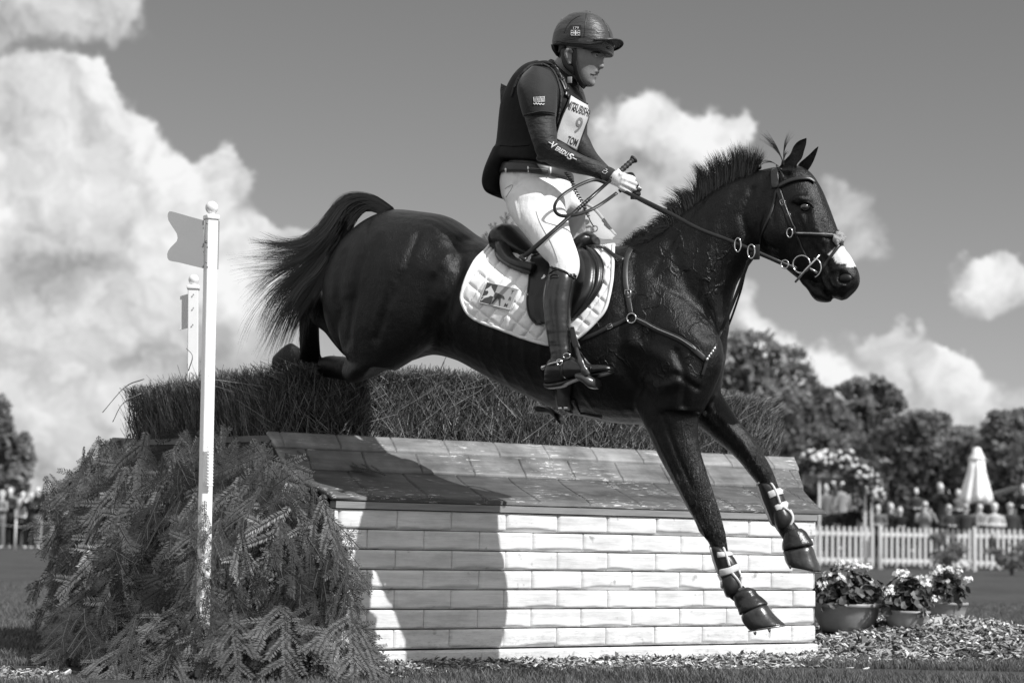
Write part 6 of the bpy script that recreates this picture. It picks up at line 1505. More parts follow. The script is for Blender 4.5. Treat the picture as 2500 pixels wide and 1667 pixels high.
# ================================================================== rider
cloth_black = mat('navy_black_cloth', .015, .75, .3, var=.25, vscale=7, bump=.55, bscale=14, bdist=.010, sheen=.15)
sleeve_m = mat('dark_jersey', .020, .60, .35, var=.12, vscale=6, bump=.8, bscale=9, bdist=.022, sheen=.1, stretch=(1, 1, 2.2))
vest_m = mat('black_air_vest', .006, .7, .3, var=.2, bump=.4, bscale=9, bdist=.012)
breech = mat('white_breeches', .80, .8, .2, var=.03, vscale=6, bump=.7, bscale=7, bdist=.016, sheen=.2, stretch=(1.4, 1.4, .7))
glove_m = mat('white_glove', .72, .75, .3, bump=.4, bscale=150, bdist=.002); glove_d = mat('black_glove_palm', .02, .6)
skin, t, b = mk('tanned_skin'); b.inputs['Base Color'].default_value = (.24, .24, .24, 1); b.inputs['Roughness'].default_value = .48; b.inputs['Specular IOR Level'].default_value = .45
oc = t.new('ShaderNodeTexCoord').outputs['Object']; t.l.new(t.ramp(t.noise(oc, 22, 5, .6), .3, .7, .20, .27), b.inputs['Base Color'])
bn = t.new('ShaderNodeBump'); bn.inputs['Strength'].default_value = .35; bn.inputs['Distance'].default_value = .002; t.l.new(t.noise(oc, 240, 3), bn.inputs['Height']); t.l.new(bn.outputs[0], b.inputs['Normal'])
boot_m, t, b = mk('polished_black_boot'); b.inputs['Base Color'].default_value = (.010, .010, .010, 1); b.inputs['Roughness'].default_value = .26; b.inputs['Specular IOR Level'].default_value = .55; b.inputs['Coat Weight'].default_value = .3; b.inputs['Coat Roughness'].default_value = .12
oc = t.new('ShaderNodeTexCoord').outputs['Object']; gz = t.new('ShaderNodeSeparateXYZ'); t.l.new(oc, gz.inputs[0])
h1 = t.noise(t.mapping(oc, sc=(4, 4, 13), rot=(0, R(24), 0)), 1.1, 2, .45); h2 = t.noise(oc, 70, 3)
zlo = H(c6(250, 880), .3).z; zhi = H(c6(250, 480), .3).z
kf = t.ramp(gz.outputs[2], zlo, zhi, 1.0, .25)
hh_ = t.math('ADD', t.math('MULTIPLY', t.math('MULTIPLY', h1, kf), .022), t.math('MULTIPLY', h2, .0005))
bn = t.new('ShaderNodeBump'); bn.inputs['Strength'].default_value = 1.0; bn.inputs['Distance'].default_value = 1.0; t.l.new(hh_, bn.inputs['Height']); t.l.new(bn.outputs[0], b.inputs['Normal'])
b_white = mat('bib_white', .58, .6, .4, var=.03, bump=.5, bscale=6, bdist=.010); ink = mat('ink_black', .02, .7); thread = mat('white_print', .80, .6)

RD = empty('person', H(c2(600, 500), 0), 'rider in dark body protector, number bib and white breeches on the jumping black horse', 'person')
# ---- body under the clothes, one surface
sk = MB()
loftpx(sk, [((700, 520), (900, 660), .12), ((560, 650), (940, 780), .15), ((470, 820), (960, 900), .15), ((430, 1000), (930, 1020), .14), ((440, 1200), (860, 1220), .14), ((450, 1300), (860, 1330), .15), ((490, 1450), (800, 1480), .12), ((560, 1580), (740, 1600), .07)], c1, n=20)
loftpx(sk, [((760, 520), (930, 660), .055), ((805, 470), (955, 600), .058), ((840, 430), (975, 560), .060), ((860, 380), (1000, 520), .062)], c1, n=18)
# skull and face
FC = lambda *a: a
loftpx(sk, [((850, 150), (1080, 150), .05), ((830, 220), (1160, 230), .088), ((835, 300), (1180, 310), .094), ((850, 370), (1183, 385), .094), ((862, 410), (1178, 415), .090), ((868, 440), (1160, 450), .086), ((875, 480), (1150, 490), .082), ((890, 520), (1136, 520), .076), ((920, 555), (1124, 545), .070), ((945, 590), (1112, 585), .062), ((965, 620), (1100, 615), .054), ((985, 645), (1092, 640), .042), ((1010, 662), (1075, 656), .026)], c1, n=28, ex=2.15)
# nose, brow, lips, chin, cheekbones
loftpx(sk, [((1166, 436), (1140, 450), .012), ((1170, 465), (1135, 480), .012), ((1174, 492), (1130, 505), .013), ((1176, 512), (1125, 522), .016), ((1164, 527), (1122, 531), .014)], c1, n=14)
loftpx(sk, [((1150, 400), (1130, 428), .03, .045), ((1165, 405), (1140, 432), .03, .02), ((1168, 405), (1140, 432), .03, -.03)], c1, n=12)
loftpx(sk, [((1138, 540), (1100, 548), .018), ((1138, 552), (1100, 556), .022), ((1128, 560), (1098, 562), .020)], c1, n=12)
loftpx(sk, [((1116, 578), (1085, 584), .020), ((1116, 590), (1080, 592), .022), ((1106, 602), (1080, 602), .018)], c1, n=12)
sk.sphere(H(c1(1070, 635), 0), (.024, .022, .020), 12, 8)
# ear
def earpts(s):
    sk.tube(catmull([H(c1(908, 482), .088 * s), H(c1(888, 440), .104 * s), H(c1(884, 400), .110 * s), H(c1(900, 378), .112 * s), H(c1(922, 383), .106 * s), H(c1(930, 410), .096 * s)], 4), [.0075] * 4 + [.0085] * 8 + [.007] * 9, 8)
    sk.sphere(H(c1(910, 435), .090 * s), (.014, .012, .030), 12, 8); sk.sphere(H(c1(912, 480), .092 * s), (.011, .009, .012), 10, 6)
earpts(1); earpts(-1)
# arms
def arm_secs(s):
    if s > 0: return [((600, 600), (780, 620), .05, .17), ((610, 760), (770, 780), .052, .215), ((630, 900), (770, 930), .05, .24), ((660, 1040), (780, 1060), .045, .25), ((690, 1150), (800, 1090), .043, .25), ((760, 1235), (850, 1130), .042, .235), ((900, 1290), (950, 1180), .036, .20), ((1050, 1330), (1080, 1245), .030, .15), ((1150, 1370), (1185, 1290), .027, .12), ((1215, 1400), (1250, 1320), .026, .105)]
    return [((880, 620), (1000, 700), .05, -.17), ((890, 760), (1010, 800), .052, -.215), ((905, 880), (1010, 920), .05, -.235), ((920, 1000), (1015, 1020), .045, -.245), ((940, 1100), (1040, 1070), .043, -.245), ((980, 1190), (1070, 1120), .04, -.23), ((1060, 1270), (1120, 1200), .034, -.19), ((1160, 1350), (1205, 1290), .030, -.15), ((1250, 1410), (1290, 1350), .027, -.12), ((1310, 1430), (1345, 1385), .025, -.105)]
def slim(secs, k, dw):
    out = []
    for a, b_, w_, o_ in secs:
        a, b_ = np.array(a, float), np.array(b_, float); c_ = (a + b_) / 2; out.append((tuple(c_ + (a - c_) * k), tuple(c_ + (b_ - c_) * k), max(w_ - dw, .015), o_))
    return out
for s in (1, -1):
    q = arm_secs(s); loftpx(sk, slim(q[:-3], .68, .014) + slim(q[-3:], .9, .002), c1, n=16)
# legs inside the breeches and boots
def bo_(x, y, e=0): return boff(c2(x, y))
NLEG = [((450, 300), (800, 300), .085, .12), ((500, 450), (840, 430), .085, .165), ((600, 580), (880, 530), .08, .22), ((700, 700), (930, 650), .066, .275), ((770, 800), (960, 780), .056, .315), ((785, 900), (930, 900), .05, .34), ((770, 1020), (900, 1020), .048, .365), ((775, 1200), (890, 1200), .042, .385), ((800, 1400), (880, 1400), .034, .40), ((800, 1560), (880, 1560), .032, .405)]
loftpx(sk, slim(NLEG, .62, .03), c2, n=16)
loftpx(sk, slim([(a, b_, w_, -o_) for a, b_, w_, o_ in [((560, 260), (900, 250), .085, .12), ((700, 400), (1020, 360), .085, .165), ((800, 520), (1040, 480), .08, .22), ((860, 640), (1040, 600), .066, .275), ((900, 760), (1060, 740), .056, .315), ((900, 900), (1030, 900), .05, .34), ((900, 1200), (1000, 1200), .042, .385), ((920, 1400), (1000, 1400), .034, .40)]], .6, .03), c2, n=16)
# palms (hands live in the same surface, gloves over them)
def hand(mb, wrist, kn, off, grow=0.0, side=1, fingers=True):
    """wrist: (upper px, lower px); kn: 4 knuckle px (index..little)"""
    a, b_ = wrist; k0, k3 = kn[0], kn[3]
    loftpx(mb, [(a, b_, .020 + grow, off), (((a[0] + k0[0]) / 2, (a[1] + k0[1]) / 2 - 4), ((b_[0] + k3[0]) / 2, (b_[1] + k3[1]) / 2 + 6), .020 + grow, off + .012 * side), ((k0[0] - 4, k0[1] - 8), (k3[0] - 6, k3[1] + 10), .015 + grow, off + .014 * side)], c1, n=18, sub=5)
    lens = (.040, .044, .041, .034)
    for i, k in enumerate(kn):
        r_ = (.0095, .0098, .0092, .0082)[i] + grow; P0 = H(c1(*k), off + .012 * side); L = lens[i]
        f1 = (HF * .75 - HN * .55 * side + Vector((0, 0, -.18 - .1 * i))).normalized(); f2 = (HF * .05 - HN * .98 * side + Vector((0, 0, -.15))).normalized(); f3 = (-HF * .9 - HN * .25 * side).normalized()
        P1 = P0 + f1 * L; P2 = P1 + f2 * L * .62; P3 = P2 + f3 * L * .55
        mb.tube(catmull([P0 - f1 * .02, P0, P1, P2, P3], 4), [r_ * 1.1] * 5 + [r_ * 1.02] * 4 + [r_] * 5 + [r_ * .9] * 3, 10)
        mb.sphere(P0 + HN * .003 * side, r_ * 1.18, 10, 8)
    T0 = H(c1(a[0] + 30, a[1] + 8), off); k = H(c1(k0[0] - 20, k0[1] - 10), off - .012 * side); e_ = H(c1(k0[0] + 22, k0[1] + 2), off - .03 * side)
    mb.tube(catmull([T0, k, e_], 5), [.014 + grow] * 4 + [.012 + grow] * 4 + [.010 + grow] * 3, 10)
NK = [(1322, 1345), (1338, 1378), (1335, 1412), (1318, 1445)]; FK = [(1392, 1412), (1408, 1440), (1408, 1468), (1392, 1496)]
NW = ((1238, 1300), (1195, 1395)); FW = ((1330, 1385), (1295, 1440))
hand(sk, NW, NK, .095, -.002); hand(sk, FW, FK, -.10, -.002, side=-1)
body_me = fuse(sk, .0050, 3, .5); link('body', body_me, skin, RD)
# mouth, eyes, brows, hair
BVb = BVHTree.FromPolygons([v.co.copy() for v in body_me.vertices], [tuple(p.vertices) for p in body_me.polygons]); onb = on(BVb, .05)
m = MB(); P = [onb(c1(*q), .0005)[0] for q in ((1070, 566), (1085, 571), (1100, 574), (1114, 572))]; m.tube(catmull(P, 4), [.0012, .002, .003, .0035] * 3 + [.003], 8); m.build('mouth_opening', mat('mouth_dark', .015, .6), RD)
ew = mat('eye_white', .45, .2); ei = mat('eye_iris', .02, .08)
for s in (1, -1):
    c_ = H(c1(1108, 423), .040 * s); m = MB(); m.sphere(c_ + HF * .0, (.0125, .0125, .0125), 16, 12); eo = m.build('eye', ew, RD)
    m = MB(); m.sphere(c_ + (HF * .85 + HN * .45 * s).normalized() * .0075 + Vector((0, 0, -.001)), .0065, 12, 8); m.build('iris', ei, eo)
for q in (((1075, 408), (1098, 401), (1125, 403), (1145, 410)),):
    m = MB(); m.tube(catmull([onb(c1(*p), .0015)[0] for p in q], 4), .003, 6); m.build('eyebrow', mat('brow_hair', .05, .8), RD)
m = MB(); m.tube(catmull([onb(c1(*p), .0008)[0] for p in ((1085, 418), (1105, 412), (1128, 420), (1138, 428))], 4), .0022, 6); m.build('eyelid', skin, RD)
m = MB(); loftpx(m, [((848, 350), (985, 350), .096), ((850, 390), (975, 395), .092), ((858, 430), (900, 440), .086)], c1, n=18); m.build('hair', mat('rider_hair', .04, .7, bump=.8, bscale=80), RD, True, True)

# ---- helmet
hm_silk = mat('helmet_silk', .040, .40, .5, var=.25, vscale=6, bump=.7, bscale=10, bdist=.012, stretch=(1, 1, 3.4), sheen=.1)
hm_dark = mat('helmet_black', .015, .35)
helm = empty('riding_helmet', H(c1(1010, 300), 0), 'dark silk covered riding helmet with short peak and flag badge worn by the rider', 'helmet')
m = MB(); loftpx(m, [((985, 99), (1090, 101), .03), ((925, 118), (1145, 128), .072), ((870, 160), (1195, 182), .098), ((830, 210), (1225, 240), .112), ((806, 262), (1238, 300), .119), ((795, 310), (1240, 345), .121), ((790, 350), (1238, 380), .119), ((793, 372), (1236, 420), .114), ((797, 366), (1228, 426), .108)], c1, n=44, sub=6, ex=2.1)
shell = link('shell', fuse(m, .006, 4), hm_silk, helm)
SB = BVHTree.FromPolygons([v.co.copy() for v in shell.data.vertices], [tuple(p.vertices) for p in shell.data.polygons]); onh = on(SB, .1)
m = MB(); m.sphere(H(c1(1042, 99), 0), (.022, .022, .008), 14, 8); m.build('button', hm_silk, shell)
for q in (((1040, 104), (1035, 160), (1030, 230), (1022, 285)), ((1000, 118), (940, 150), (895, 200), (870, 255)), ((1160, 150), (1195, 200), (1212, 250), (1222, 290))):
    m = MB(); m.tube([onh(tuple(p), .0005)[0] for p in catmull([c1(*p) for p in q], 6)], .0018, 5); m.build('seam', hm_dark, shell)
for q in (((796, 312), (900, 330), (1000, 335), (1090, 340), (1160, 330)), ((793, 350), (870, 362), (960, 368), (1060, 376), (1150, 396), (1230, 424))):
    m = MB(); m.tube([onh(tuple(p), .001)[0] for p in catmull([c1(*p) for p in q], 6)], .0028, 6); m.build('seam', hm_dark, shell)
# peak
pk_ = MB(); n = 22; rows_ = []
for j in range(9):
    t_ = j / 8; rg_ = []
    for i in range(n + 1):
        a = R(-78 + 156 * i / n); wd = .108; dx = (.004 + .044 * t_) * max(0, math.cos(a)) ** .8
        base_ = H(c1(1130, 350), 0) + HF * (.065 * math.cos(a)) + HN * (wd * math.sin(a)); p = base_ + HF * dx + Vector((0, 0, .012 + .018 * math.sin(math.pi * t_ * .6) - .014 * t_ - .045 * abs(math.sin(a)) ** 2 * .35))
        rg_.append(p)
    rows_.append(rg_)
vs = [p for rg_ in rows_ for p in rg_] + [p - Vector((0, 0, .006)) for rg_ in rows_ for p in rg_]; k = n + 1; N2 = 9 * k; fs = []
for j in range(8):
    for i in range(n): a = j * k + i; fs += [(a, a + k, a + k + 1, a + 1), (N2 + a, N2 + a + 1, N2 + a + k + 1, N2 + a + k)]
for i in range(n): a = 8 * k + i; fs.append((a, N2 + a, N2 + a + 1, a + 1))
pk_.add(vs, fs); pk_.build('peak', hm_silk, helm, True, True)
m = MB(); m.tube([p - Vector((0, 0, .003)) for p in rows_[-1]], .0042, 6); m.build('peak_rim', hm_dark, helm)
# logo lozenge on the rim, number badge and flag
A, nA = onh(c1(1208, 368), .002); m = MB(); X = Vector((0, 0, 1)).cross(nA).normalized(); Y = nA.cross(X); m.lathe(Vector((0, 0, 0)), [(.001, .001), (.6, .001), (1, 0), (.9, -.001)], 20); m.v = [A + X * v.x * .013 + Y * v.y * .006 + nA * v.z for v in m.v]; mo = m.build('rim_badge', hm_dark, helm)
def placer(fn, p0, p1, hpx, conv, lift, ctr=True):
    """text line from px p0 to p1 (text width), hpx = px per text unit height"""
    a, b_ = np.array(conv(*p0)), np.array(conv(*p1)); L = np.linalg.norm(b_ - a); ux = (b_ - a) / L; uy = np.array([ux[1], -ux[0]])
    return a, b_, L, ux, uy
def write(s, p0, p1, h, conv, fn, name, mt, parent, lift=.0015, bold=.01, shear=0.0, warp=None):
    me = text_me(s, bold=bold, shear=shear); xs = [v.co.x for v in me.vertices]; w_ = max(xs) - min(xs); x0 = min(xs); a, b_, L, ux, uy = placer(fn, p0, p1, h, conv, lift); sc = L / w_; sy = h / 3.137 / .72
    bm = bmesh.new(); bm.from_mesh(me); bmesh.ops.triangulate(bm, faces=bm.faces); bmesh.ops.subdivide_edges(bm, edges=[e for e in bm.edges if e.calc_length() > .15], cuts=1); bm.to_mesh(me); bm.free()
    for v in me.vertices:
        yy = v.co.y * sy
        if warp: yy *= warp((v.co.x - x0) / w_)
        q = a + ux * ((v.co.x - x0) * sc) + uy * yy; c_, nn = fn(tuple(q), lift); v.co = c_
    me.materials.clear(); return link(name, me, mt, parent, False)
bq = [(918, 200), (1004, 198), (1000, 284), (914, 280)]
m = MB(); P = [onh(c1(*q)) for q in bq]; nn = sum((p[1] for p in P), Vector()).normalized(); m.prism([p[0] + nn * .006 for p in P], nn * -.008); bd = m.build('badge', hm_dark, helm, False, True)
cb = sum((p[0] for p in P), Vector()) / 4
def onbadge(p, lift=0.0): d = ray(*p); o_ = cb + nn * .0062; return CO + d * (((o_ - CO).dot(nn)) / d.dot(nn)) + nn * lift, nn
write('179', (940, 217), (982, 217), 20, c1, onbadge, 'badge_number', thread, bd, .001, bold=.0)
fl_ = MB()
def fq(*pts): fl_.prism([onbadge(c1(*p), .0012)[0] for p in pts], nn * -.0006)
fx0, fx1, fy0, fy1 = 924, 990, 235, 272; cxm, cym = (fx0 + fx1) / 2, (fy0 + fy1) / 2
fq((cxm - 4, fy0), (cxm + 4, fy0), (cxm + 4, fy1), (cxm - 4, fy1)); fq((fx0, cym - 3), (cxm - 5, cym - 3), (cxm - 5, cym + 3), (fx0, cym + 3)); fq((cxm + 5, cym - 3), (fx1, cym - 3), (fx1, cym + 3), (cxm + 5, cym + 3))
for (ax_, ay_, bx_, by_) in ((fx0, fy0, cxm - 6, cym - 5), (fx1, fy0, cxm + 6, cym - 5), (fx0, fy1, cxm - 6, cym + 5), (fx1, fy1, cxm + 6, cym + 5)): fq((ax_, ay_), (ax_ + (5 if ax_ < cxm else -5), ay_), (bx_, by_), (bx_ + (-5 if ax_ < cxm else 5), by_))
for (a_, b_) in (((fx0, fy0 - 2), (fx1, fy0)), ((fx0, fy1), (fx1, fy1 + 2))): fq((a_[0], a_[1]), (b_[0], a_[1]), (b_[0], b_[1]), (a_[0], b_[1]))
for (a_, b_) in (((fx0 - 2, fy0), (fx0, fy1)), ((fx1, fy0), (fx1 + 2, fy1))): fq((a_[0], a_[1]), (b_[0], a_[1]), (b_[0], b_[1]), (a_[0], b_[1]))
fl_.build('badge_flag', thread, bd, False)
# harness
m = MB()
def hstrap(pts, offs, wd, nm='chin_strap'):
    mbb = MB(); P = catmull([[*c1(*p), o_] for p, o_ in zip(pts, offs)], 6); Q = [H((p[0], p[1]), p[2]) for p in P]; U = [HN] * len(Q); mbb.tube(Q, 1, 8, flat=(.003, wd / 2), up=U); mbb.build(nm, hm_dark, helm, True, True)
hstrap([(862, 372), (866, 410), (885, 490), (930, 535), (962, 560)], [.084, .088, .086, .080, .072], .030)
hstrap([(945, 372), (948, 440), (955, 510), (972, 580), (1000, 640), (1030, 668)], [.096, .092, .085, .072, .053, .02], .022)
hstrap([(1030, 668), (1000, 640), (972, 580), (955, 510), (948, 440), (945, 372)], [-.02, -.055, -.074, -.090, -.098, -.10], .024)
m = MB(); loftpx(m, [((800, 372), (860, 375), .085), ((805, 400), (862, 420), .078), ((830, 440), (870, 465), .06)], c1, n=18); m.build('nape_pad', hm_dark, helm, True, True)

# ---- shirt sleeves
sl = MB()
def grow(secs, g, px=6): return [(tuple(np.array(a) + (np.array(a) - np.array(b_)) / np.linalg.norm(np.array(a) - np.array(b_)) * px), tuple(np.array(b_) - (np.array(a) - np.array(b_)) / np.linalg.norm(np.array(a) - np.array(b_)) * px), w_ + g, o_) for a, b_, w_, o_ in secs]
NS = [((570, 600), (800, 640), .065, .165), ((545, 760), (798, 780), .070, .20), ((572, 900), (800, 925), .064, .225), ((608, 1020), (808, 1035), .060, .238), ((645, 1130), (812, 1078), .058, .240), ((672, 1200), (860, 1092), .055, .232), ((780, 1275), (938, 1150), .050, .21), ((920, 1322), (1040, 1200), .043, .175), ((1060, 1350), (1105, 1225), .038, .145), ((1130, 1375), (1160, 1250), .036, .125), ((1165, 1400), (1215, 1275), .034, .112)]
loftpx(sl, NS, c1, n=28, sub=6)
for (x, y, o_, r1) in ((760, 1050, .285, .015), (700, 1215, .28, .016)): sl.sphere(H(c1(x, y), o_ - .03), (.03, .02, r1), 10, 8)
ns_me = fuse(sl, .006, 4); ns_o = link('sleeve', ns_me, sleeve_m, RD)
sl = MB(); loftpx(sl, [((870, 620), (1010, 700), .06, -.165), ((880, 760), (1022, 800), .066, -.205), ((895, 880), (1025, 920), .062, -.23), ((905, 1000), (1035, 1010), .058, -.24), ((925, 1110), (1062, 1065), .055, -.24), ((970, 1215), (1095, 1135), .05, -.22), ((1060, 1290), (1140, 1200), .043, -.185), ((1160, 1370), (1225, 1290), .038, -.15), ((1240, 1415), (1290, 1350), .035, -.125)], c1, n=24, sub=6)
link('sleeve', fuse(sl, .006, 4), sleeve_m, RD)
# short polo sleeves and shoulders
ps = MB(); loftpx(ps, [((640, 520), (760, 540), .07, .13), ((560, 590), (800, 640), .085, .165), ((520, 680), (808, 730), .090, .195), ((535, 790), (806, 810), .084, .215), ((555, 870), (802, 862), .077, .225), ((568, 908), (800, 893), .074, .228)], c1, n=28)
loftpx(ps, [((900, 600), (980, 640), .07, -.13), ((900, 690), (1015, 740), .085, -.18), ((905, 790), (1025, 830), .080, -.21), ((918, 900), (1032, 930), .075, -.225), ((925, 1040), (1036, 1030), .062, -.24)], c1, n=24)
polo = link('polo_shirt', fuse(ps, .006, 4), cloth_black, RD)
m = MB(); P = catmull([[*c1(566, 890), .228], [*c1(680, 860), .29], [*c1(798, 876), .228]], 8); 
PV = BVHTree.FromPolygons([v.co.copy() for v in polo.data.vertices], [tuple(p.vertices) for p in polo.data.polygons]); onp = on(PV, .25)
m.tube([onp(tuple(p), .002)[0] for p in catmull([c1(*q) for q in ((562, 878), (620, 868), (690, 855), (760, 860), (798, 868))], 6)], .0022, 6); m.build('sleeve_hem', cloth_black, polo)
lg = MB()
for i in range(3):
    x0 = 640 + i * 26; P = [onp(c1(*q), .002)[0] for q in ((x0, 752), (x0 + 22, 748), (x0 + 24, 778), (x0 + 2, 784))]; lg.prism(P, HN * -.001)
lo = lg.build('sleeve_crest', mat('crest_grey', .20, .6), polo, False)
write('GUT', (636, 768), (716, 762), 26, c1, onp, 'crest_letters', cloth_black, lo, .0045, bold=.02) if False else None
for (x0, y0, x1, y1) in ((636, 748, 720, 744), (636, 786, 718, 780), (636, 748, 639, 786), (716, 744, 719, 780), (662, 750, 665, 782), (690, 748, 693, 780)):
    m = MB(); m.tube([onp(c1(x0, y0), .003)[0], onp(c1((x0 + x1) / 2, (y0 + y1) / 2), .003)[0], onp(c1(x1, y1), .003)[0]], .0011, 4); m.build('crest_line', thread, polo)
m = MB(); P = [onp(tuple(p), .0025)[0] for p in catmull([c1(*q) for q in ((636, 795), (645, 803), (655, 792), (664, 804), (674, 794), (684, 806), (694, 796), (704, 806), (716, 798))], 4)]; m.tube(P, .0018, 5); m.build('crest_script', thread, polo)
# collar
m = MB(); loftpx(m, [((745, 480), (935, 690), .075), ((775, 455), (965, 650), .066), ((800, 470), (965, 625), .058)], c1, n=24); co_ = link('collar', fuse(m, .005, 2), sleeve_m, RD)
m = MB(); m.box(H(c1(912, 615), .088), (.022, .006, .030), Matrix((HF, HN, Vector((0, 0, 1)))).transposed(), ch=.002); m.build('collar_clip', mat('clip_grey', .25, .4), RD)

# ---- body protector
vs_ = MB()
loftpx(vs_, [((690, 475), (900, 600), .11), ((600, 510), (955, 680), .15), ((520, 590), (990, 745), .175), ((460, 690), (1015, 800), .178), ((415, 800), (1022, 870), .175), ((398, 900), (1006, 950), .170), ((388, 1010), (970, 1060), .166), ((378, 1110), (940, 1150), .168), ((368, 1180), (930, 1210), .180), ((372, 1225), (915, 1255), .184), ((400, 1255), (905, 1285), .186)], c1, n=36, ex=2.3)
loftpx(vs_, [((372, 1150), (620, 1160), .150), ((338, 1230), (590, 1235), .155), ((312, 1310), (500, 1300), .150), ((298, 1380), (440, 1370), .145), ((294, 1440), (412, 1430), .135), ((315, 1490), (405, 1490), .12), ((350, 1510), (400, 1512), .09)], c1, n=24, ex=2.3)
loftpx(vs_, [((640, 478), (720, 500), .03, .10), ((760, 470), (815, 520), .03, .085), ((840, 560), (890, 620), .03, .085)], c1, n=14); loftpx(vs_, [((640, 478), (720, 500), .03, -.10), ((760, 470), (815, 520), .03, -.085), ((840, 560), (890, 620), .03, -.085)], c1, n=14)
vest_me = fuse(vs_, .007, 5)
VV = BVHTree.FromPolygons([v.co.copy() for v in vest_me.vertices], [tuple(p.vertices) for p in vest_me.polygons]); onv = on(VV, .15)
vest = link('body_protector', vest_me, vest_m, RD)
def vline(pts, r_, nm, mt, lift=.001, fl=None):
    m = MB(); P = catmull([c1(*q) for q in pts], 6); Q = [onv(tuple(p), lift) for p in P]
    if fl: m.tube([q[0] for q in Q], 1, 8, flat=fl, up=[q[1] for q in Q])
    else: m.tube([q[0] for q in Q], r_, 7)
    return m.build(nm, mt, vest, True, True)
vline([(705, 495), (620, 505), (545, 570), (500, 640), (475, 720), (470, 745)], .007, 'armhole_binding', sleeve_m)
vline([(700, 490), (760, 520), (800, 570), (830, 650), (845, 735), (835, 850), (815, 960)], .006, 'armhole_binding', sleeve_m)
vline([(378, 1112), (460, 1120), (540, 1118), (600, 1112)], .003, 'seam', vest_m)
vline([(785, 500), (830, 580), (865, 650), (895, 720), (910, 745)], 0, 'shoulder_strap', hm_dark, .004, (.004, .014))
vline([(820, 560), (860, 620), (885, 690), (880, 740)], 0, 'shoulder_strap', hm_dark, .008, (.003, .009))
vline([(980, 680), (1000, 720), (1030, 775), (1048, 815)], 0, 'shoulder_strap', hm_dark, .004, (.004, .010))
for q in ((850, 600), (876, 700)): A, nA = onv(c1(*q), .012); m = MB(); m.box(A, (.026, .006, .012), Matrix((HF, HN, Vector((0, 0, 1)))).transposed() @ Matrix.Rotation(R(-20), 3, 'Y'), ch=.002); m.build('buckle', mat('plastic_buckle', .05, .3), vest)
m = MB(); m.prism([H(c1(*q), -.02) for q in ((406, 650), (455, 675), (430, 730), (402, 800), (400, 700))], HN * .03); m.build('back_panel', sleeve_m, vest, False, True)
# ---- bib
bib = empty('number_bib', H(c1(930, 900), .1), 'white numbered competitor bib tied over the front of the rider vest', 'bib')
BL = [(908, 735), (880, 820), (850, 890), (825, 960), (808, 1020), (806, 1065)]; BR = [(1052, 818), (1046, 860), (1036, 910), (1018, 960), (985, 1050), (945, 1150)]
def bibfn(q): return onv(q)
m, be = patch_px(BL, BR, c1, 26, 34, .008, .003, bibfn, lambda x, y, u, v_: .004 * noise.noise(Vector((x * .03, y * .03, 0)))); bo2 = link('bib_cloth', fixmb(m), b_white, bib)
m = MB(); m.tube(be[::2], .0042, 6, closed=True); m.build('bib_border', hm_dark, bib)
BB = BVHTree.FromPolygons([v.co.copy() for v in bo2.data.vertices], [tuple(p.vertices) for p in bo2.data.polygons]); onbib = on(BB, .1)
write('MITSUBISHI', (893, 806), (1060, 872), 62, c1, onbib, 'bib_lettering', ink, bib, .002, bold=.015, warp=lambda x: 1.15 - .25 * x)
write('9', (952, 960), (1000, 975), 125, c1, onbib, 'bib_number', mat('bib_digit', .22, .7), bib, .002, bold=.01)
write('TOM', (893, 1070), (968, 1098), 56, c1, onbib, 'bib_lettering', ink, bib, .002, bold=.015)
# ---- sleeve lettering
SV = BVHTree.FromPolygons([v.co.copy() for v in ns_me.vertices], [tuple(p.vertices) for p in ns_me.polygons]); ons = on(SV, .25)
write('V', (772, 1108), (806, 1128), 48, c1, ons, 'sleeve_lettering', thread, ns_o, .002, bold=.02, shear=.2)
write('EREDU', (806, 1135), (900, 1190), 34, c1, ons, 'sleeve_lettering', thread, ns_o, .002, bold=.02, shear=.2)
write('S', (898, 1192), (934, 1212), 48, c1, ons, 'sleeve_lettering', thread, ns_o, .002, bold=.02, shear=.2)
for q in (((750, 1090), (778, 1107)), ((932, 1208), (964, 1224))):
    m = MB(); m.tube([ons(c1(*q[0]), .002)[0], ons(c1(*q[1]), .002)[0]], .0022, 5); m.build('sleeve_dash', thread, ns_o)
# ---- belt
# ---- breeches
br = MB()
loftpx(br, [((425, 205), (890, 245), .160), ((410, 240), (905, 270), .168), ((408, 310), (900, 340), .172), ((430, 400), (880, 420), .165), ((480, 480), (860, 500), .12)], [c2][0] if False else (lambda x, y: c2(x, y - 65)), n=36, ex=2.2)
NB_ = [((410, 230), (800, 200), .09, .085), ((428, 340), (860, 310), .105, .115), ((455, 440), (872, 400), .108, .145), ((520, 540), (890, 480), .10, .185), ((600, 640), (905, 560), .090, .22), ((665, 725), (935, 650), .080, .255), ((720, 790), (962, 720), .072, .28), ((762, 830), (982, 800), .064, .30), ((768, 880), (980, 880), .058, .315), ((775, 960), (950, 960), .05, .33)]
loftpx(br, NB_, c2, n=28, sub=6)
loftpx(br, [((560, 200), (912, 190), .09, -.085), ((650, 320), (965, 290), .105, -.12), ((740, 420), (1040, 390), .10, -.16), ((820, 510), (1052, 470), .09, -.20), ((870, 600), (1022, 560), .075, -.24), ((900, 680), (990, 650), .066, -.27), ((900, 800), (1000, 800), .058, -.30)], c2, n=26, sub=6)
br_me = fuse(br, .007, 5)
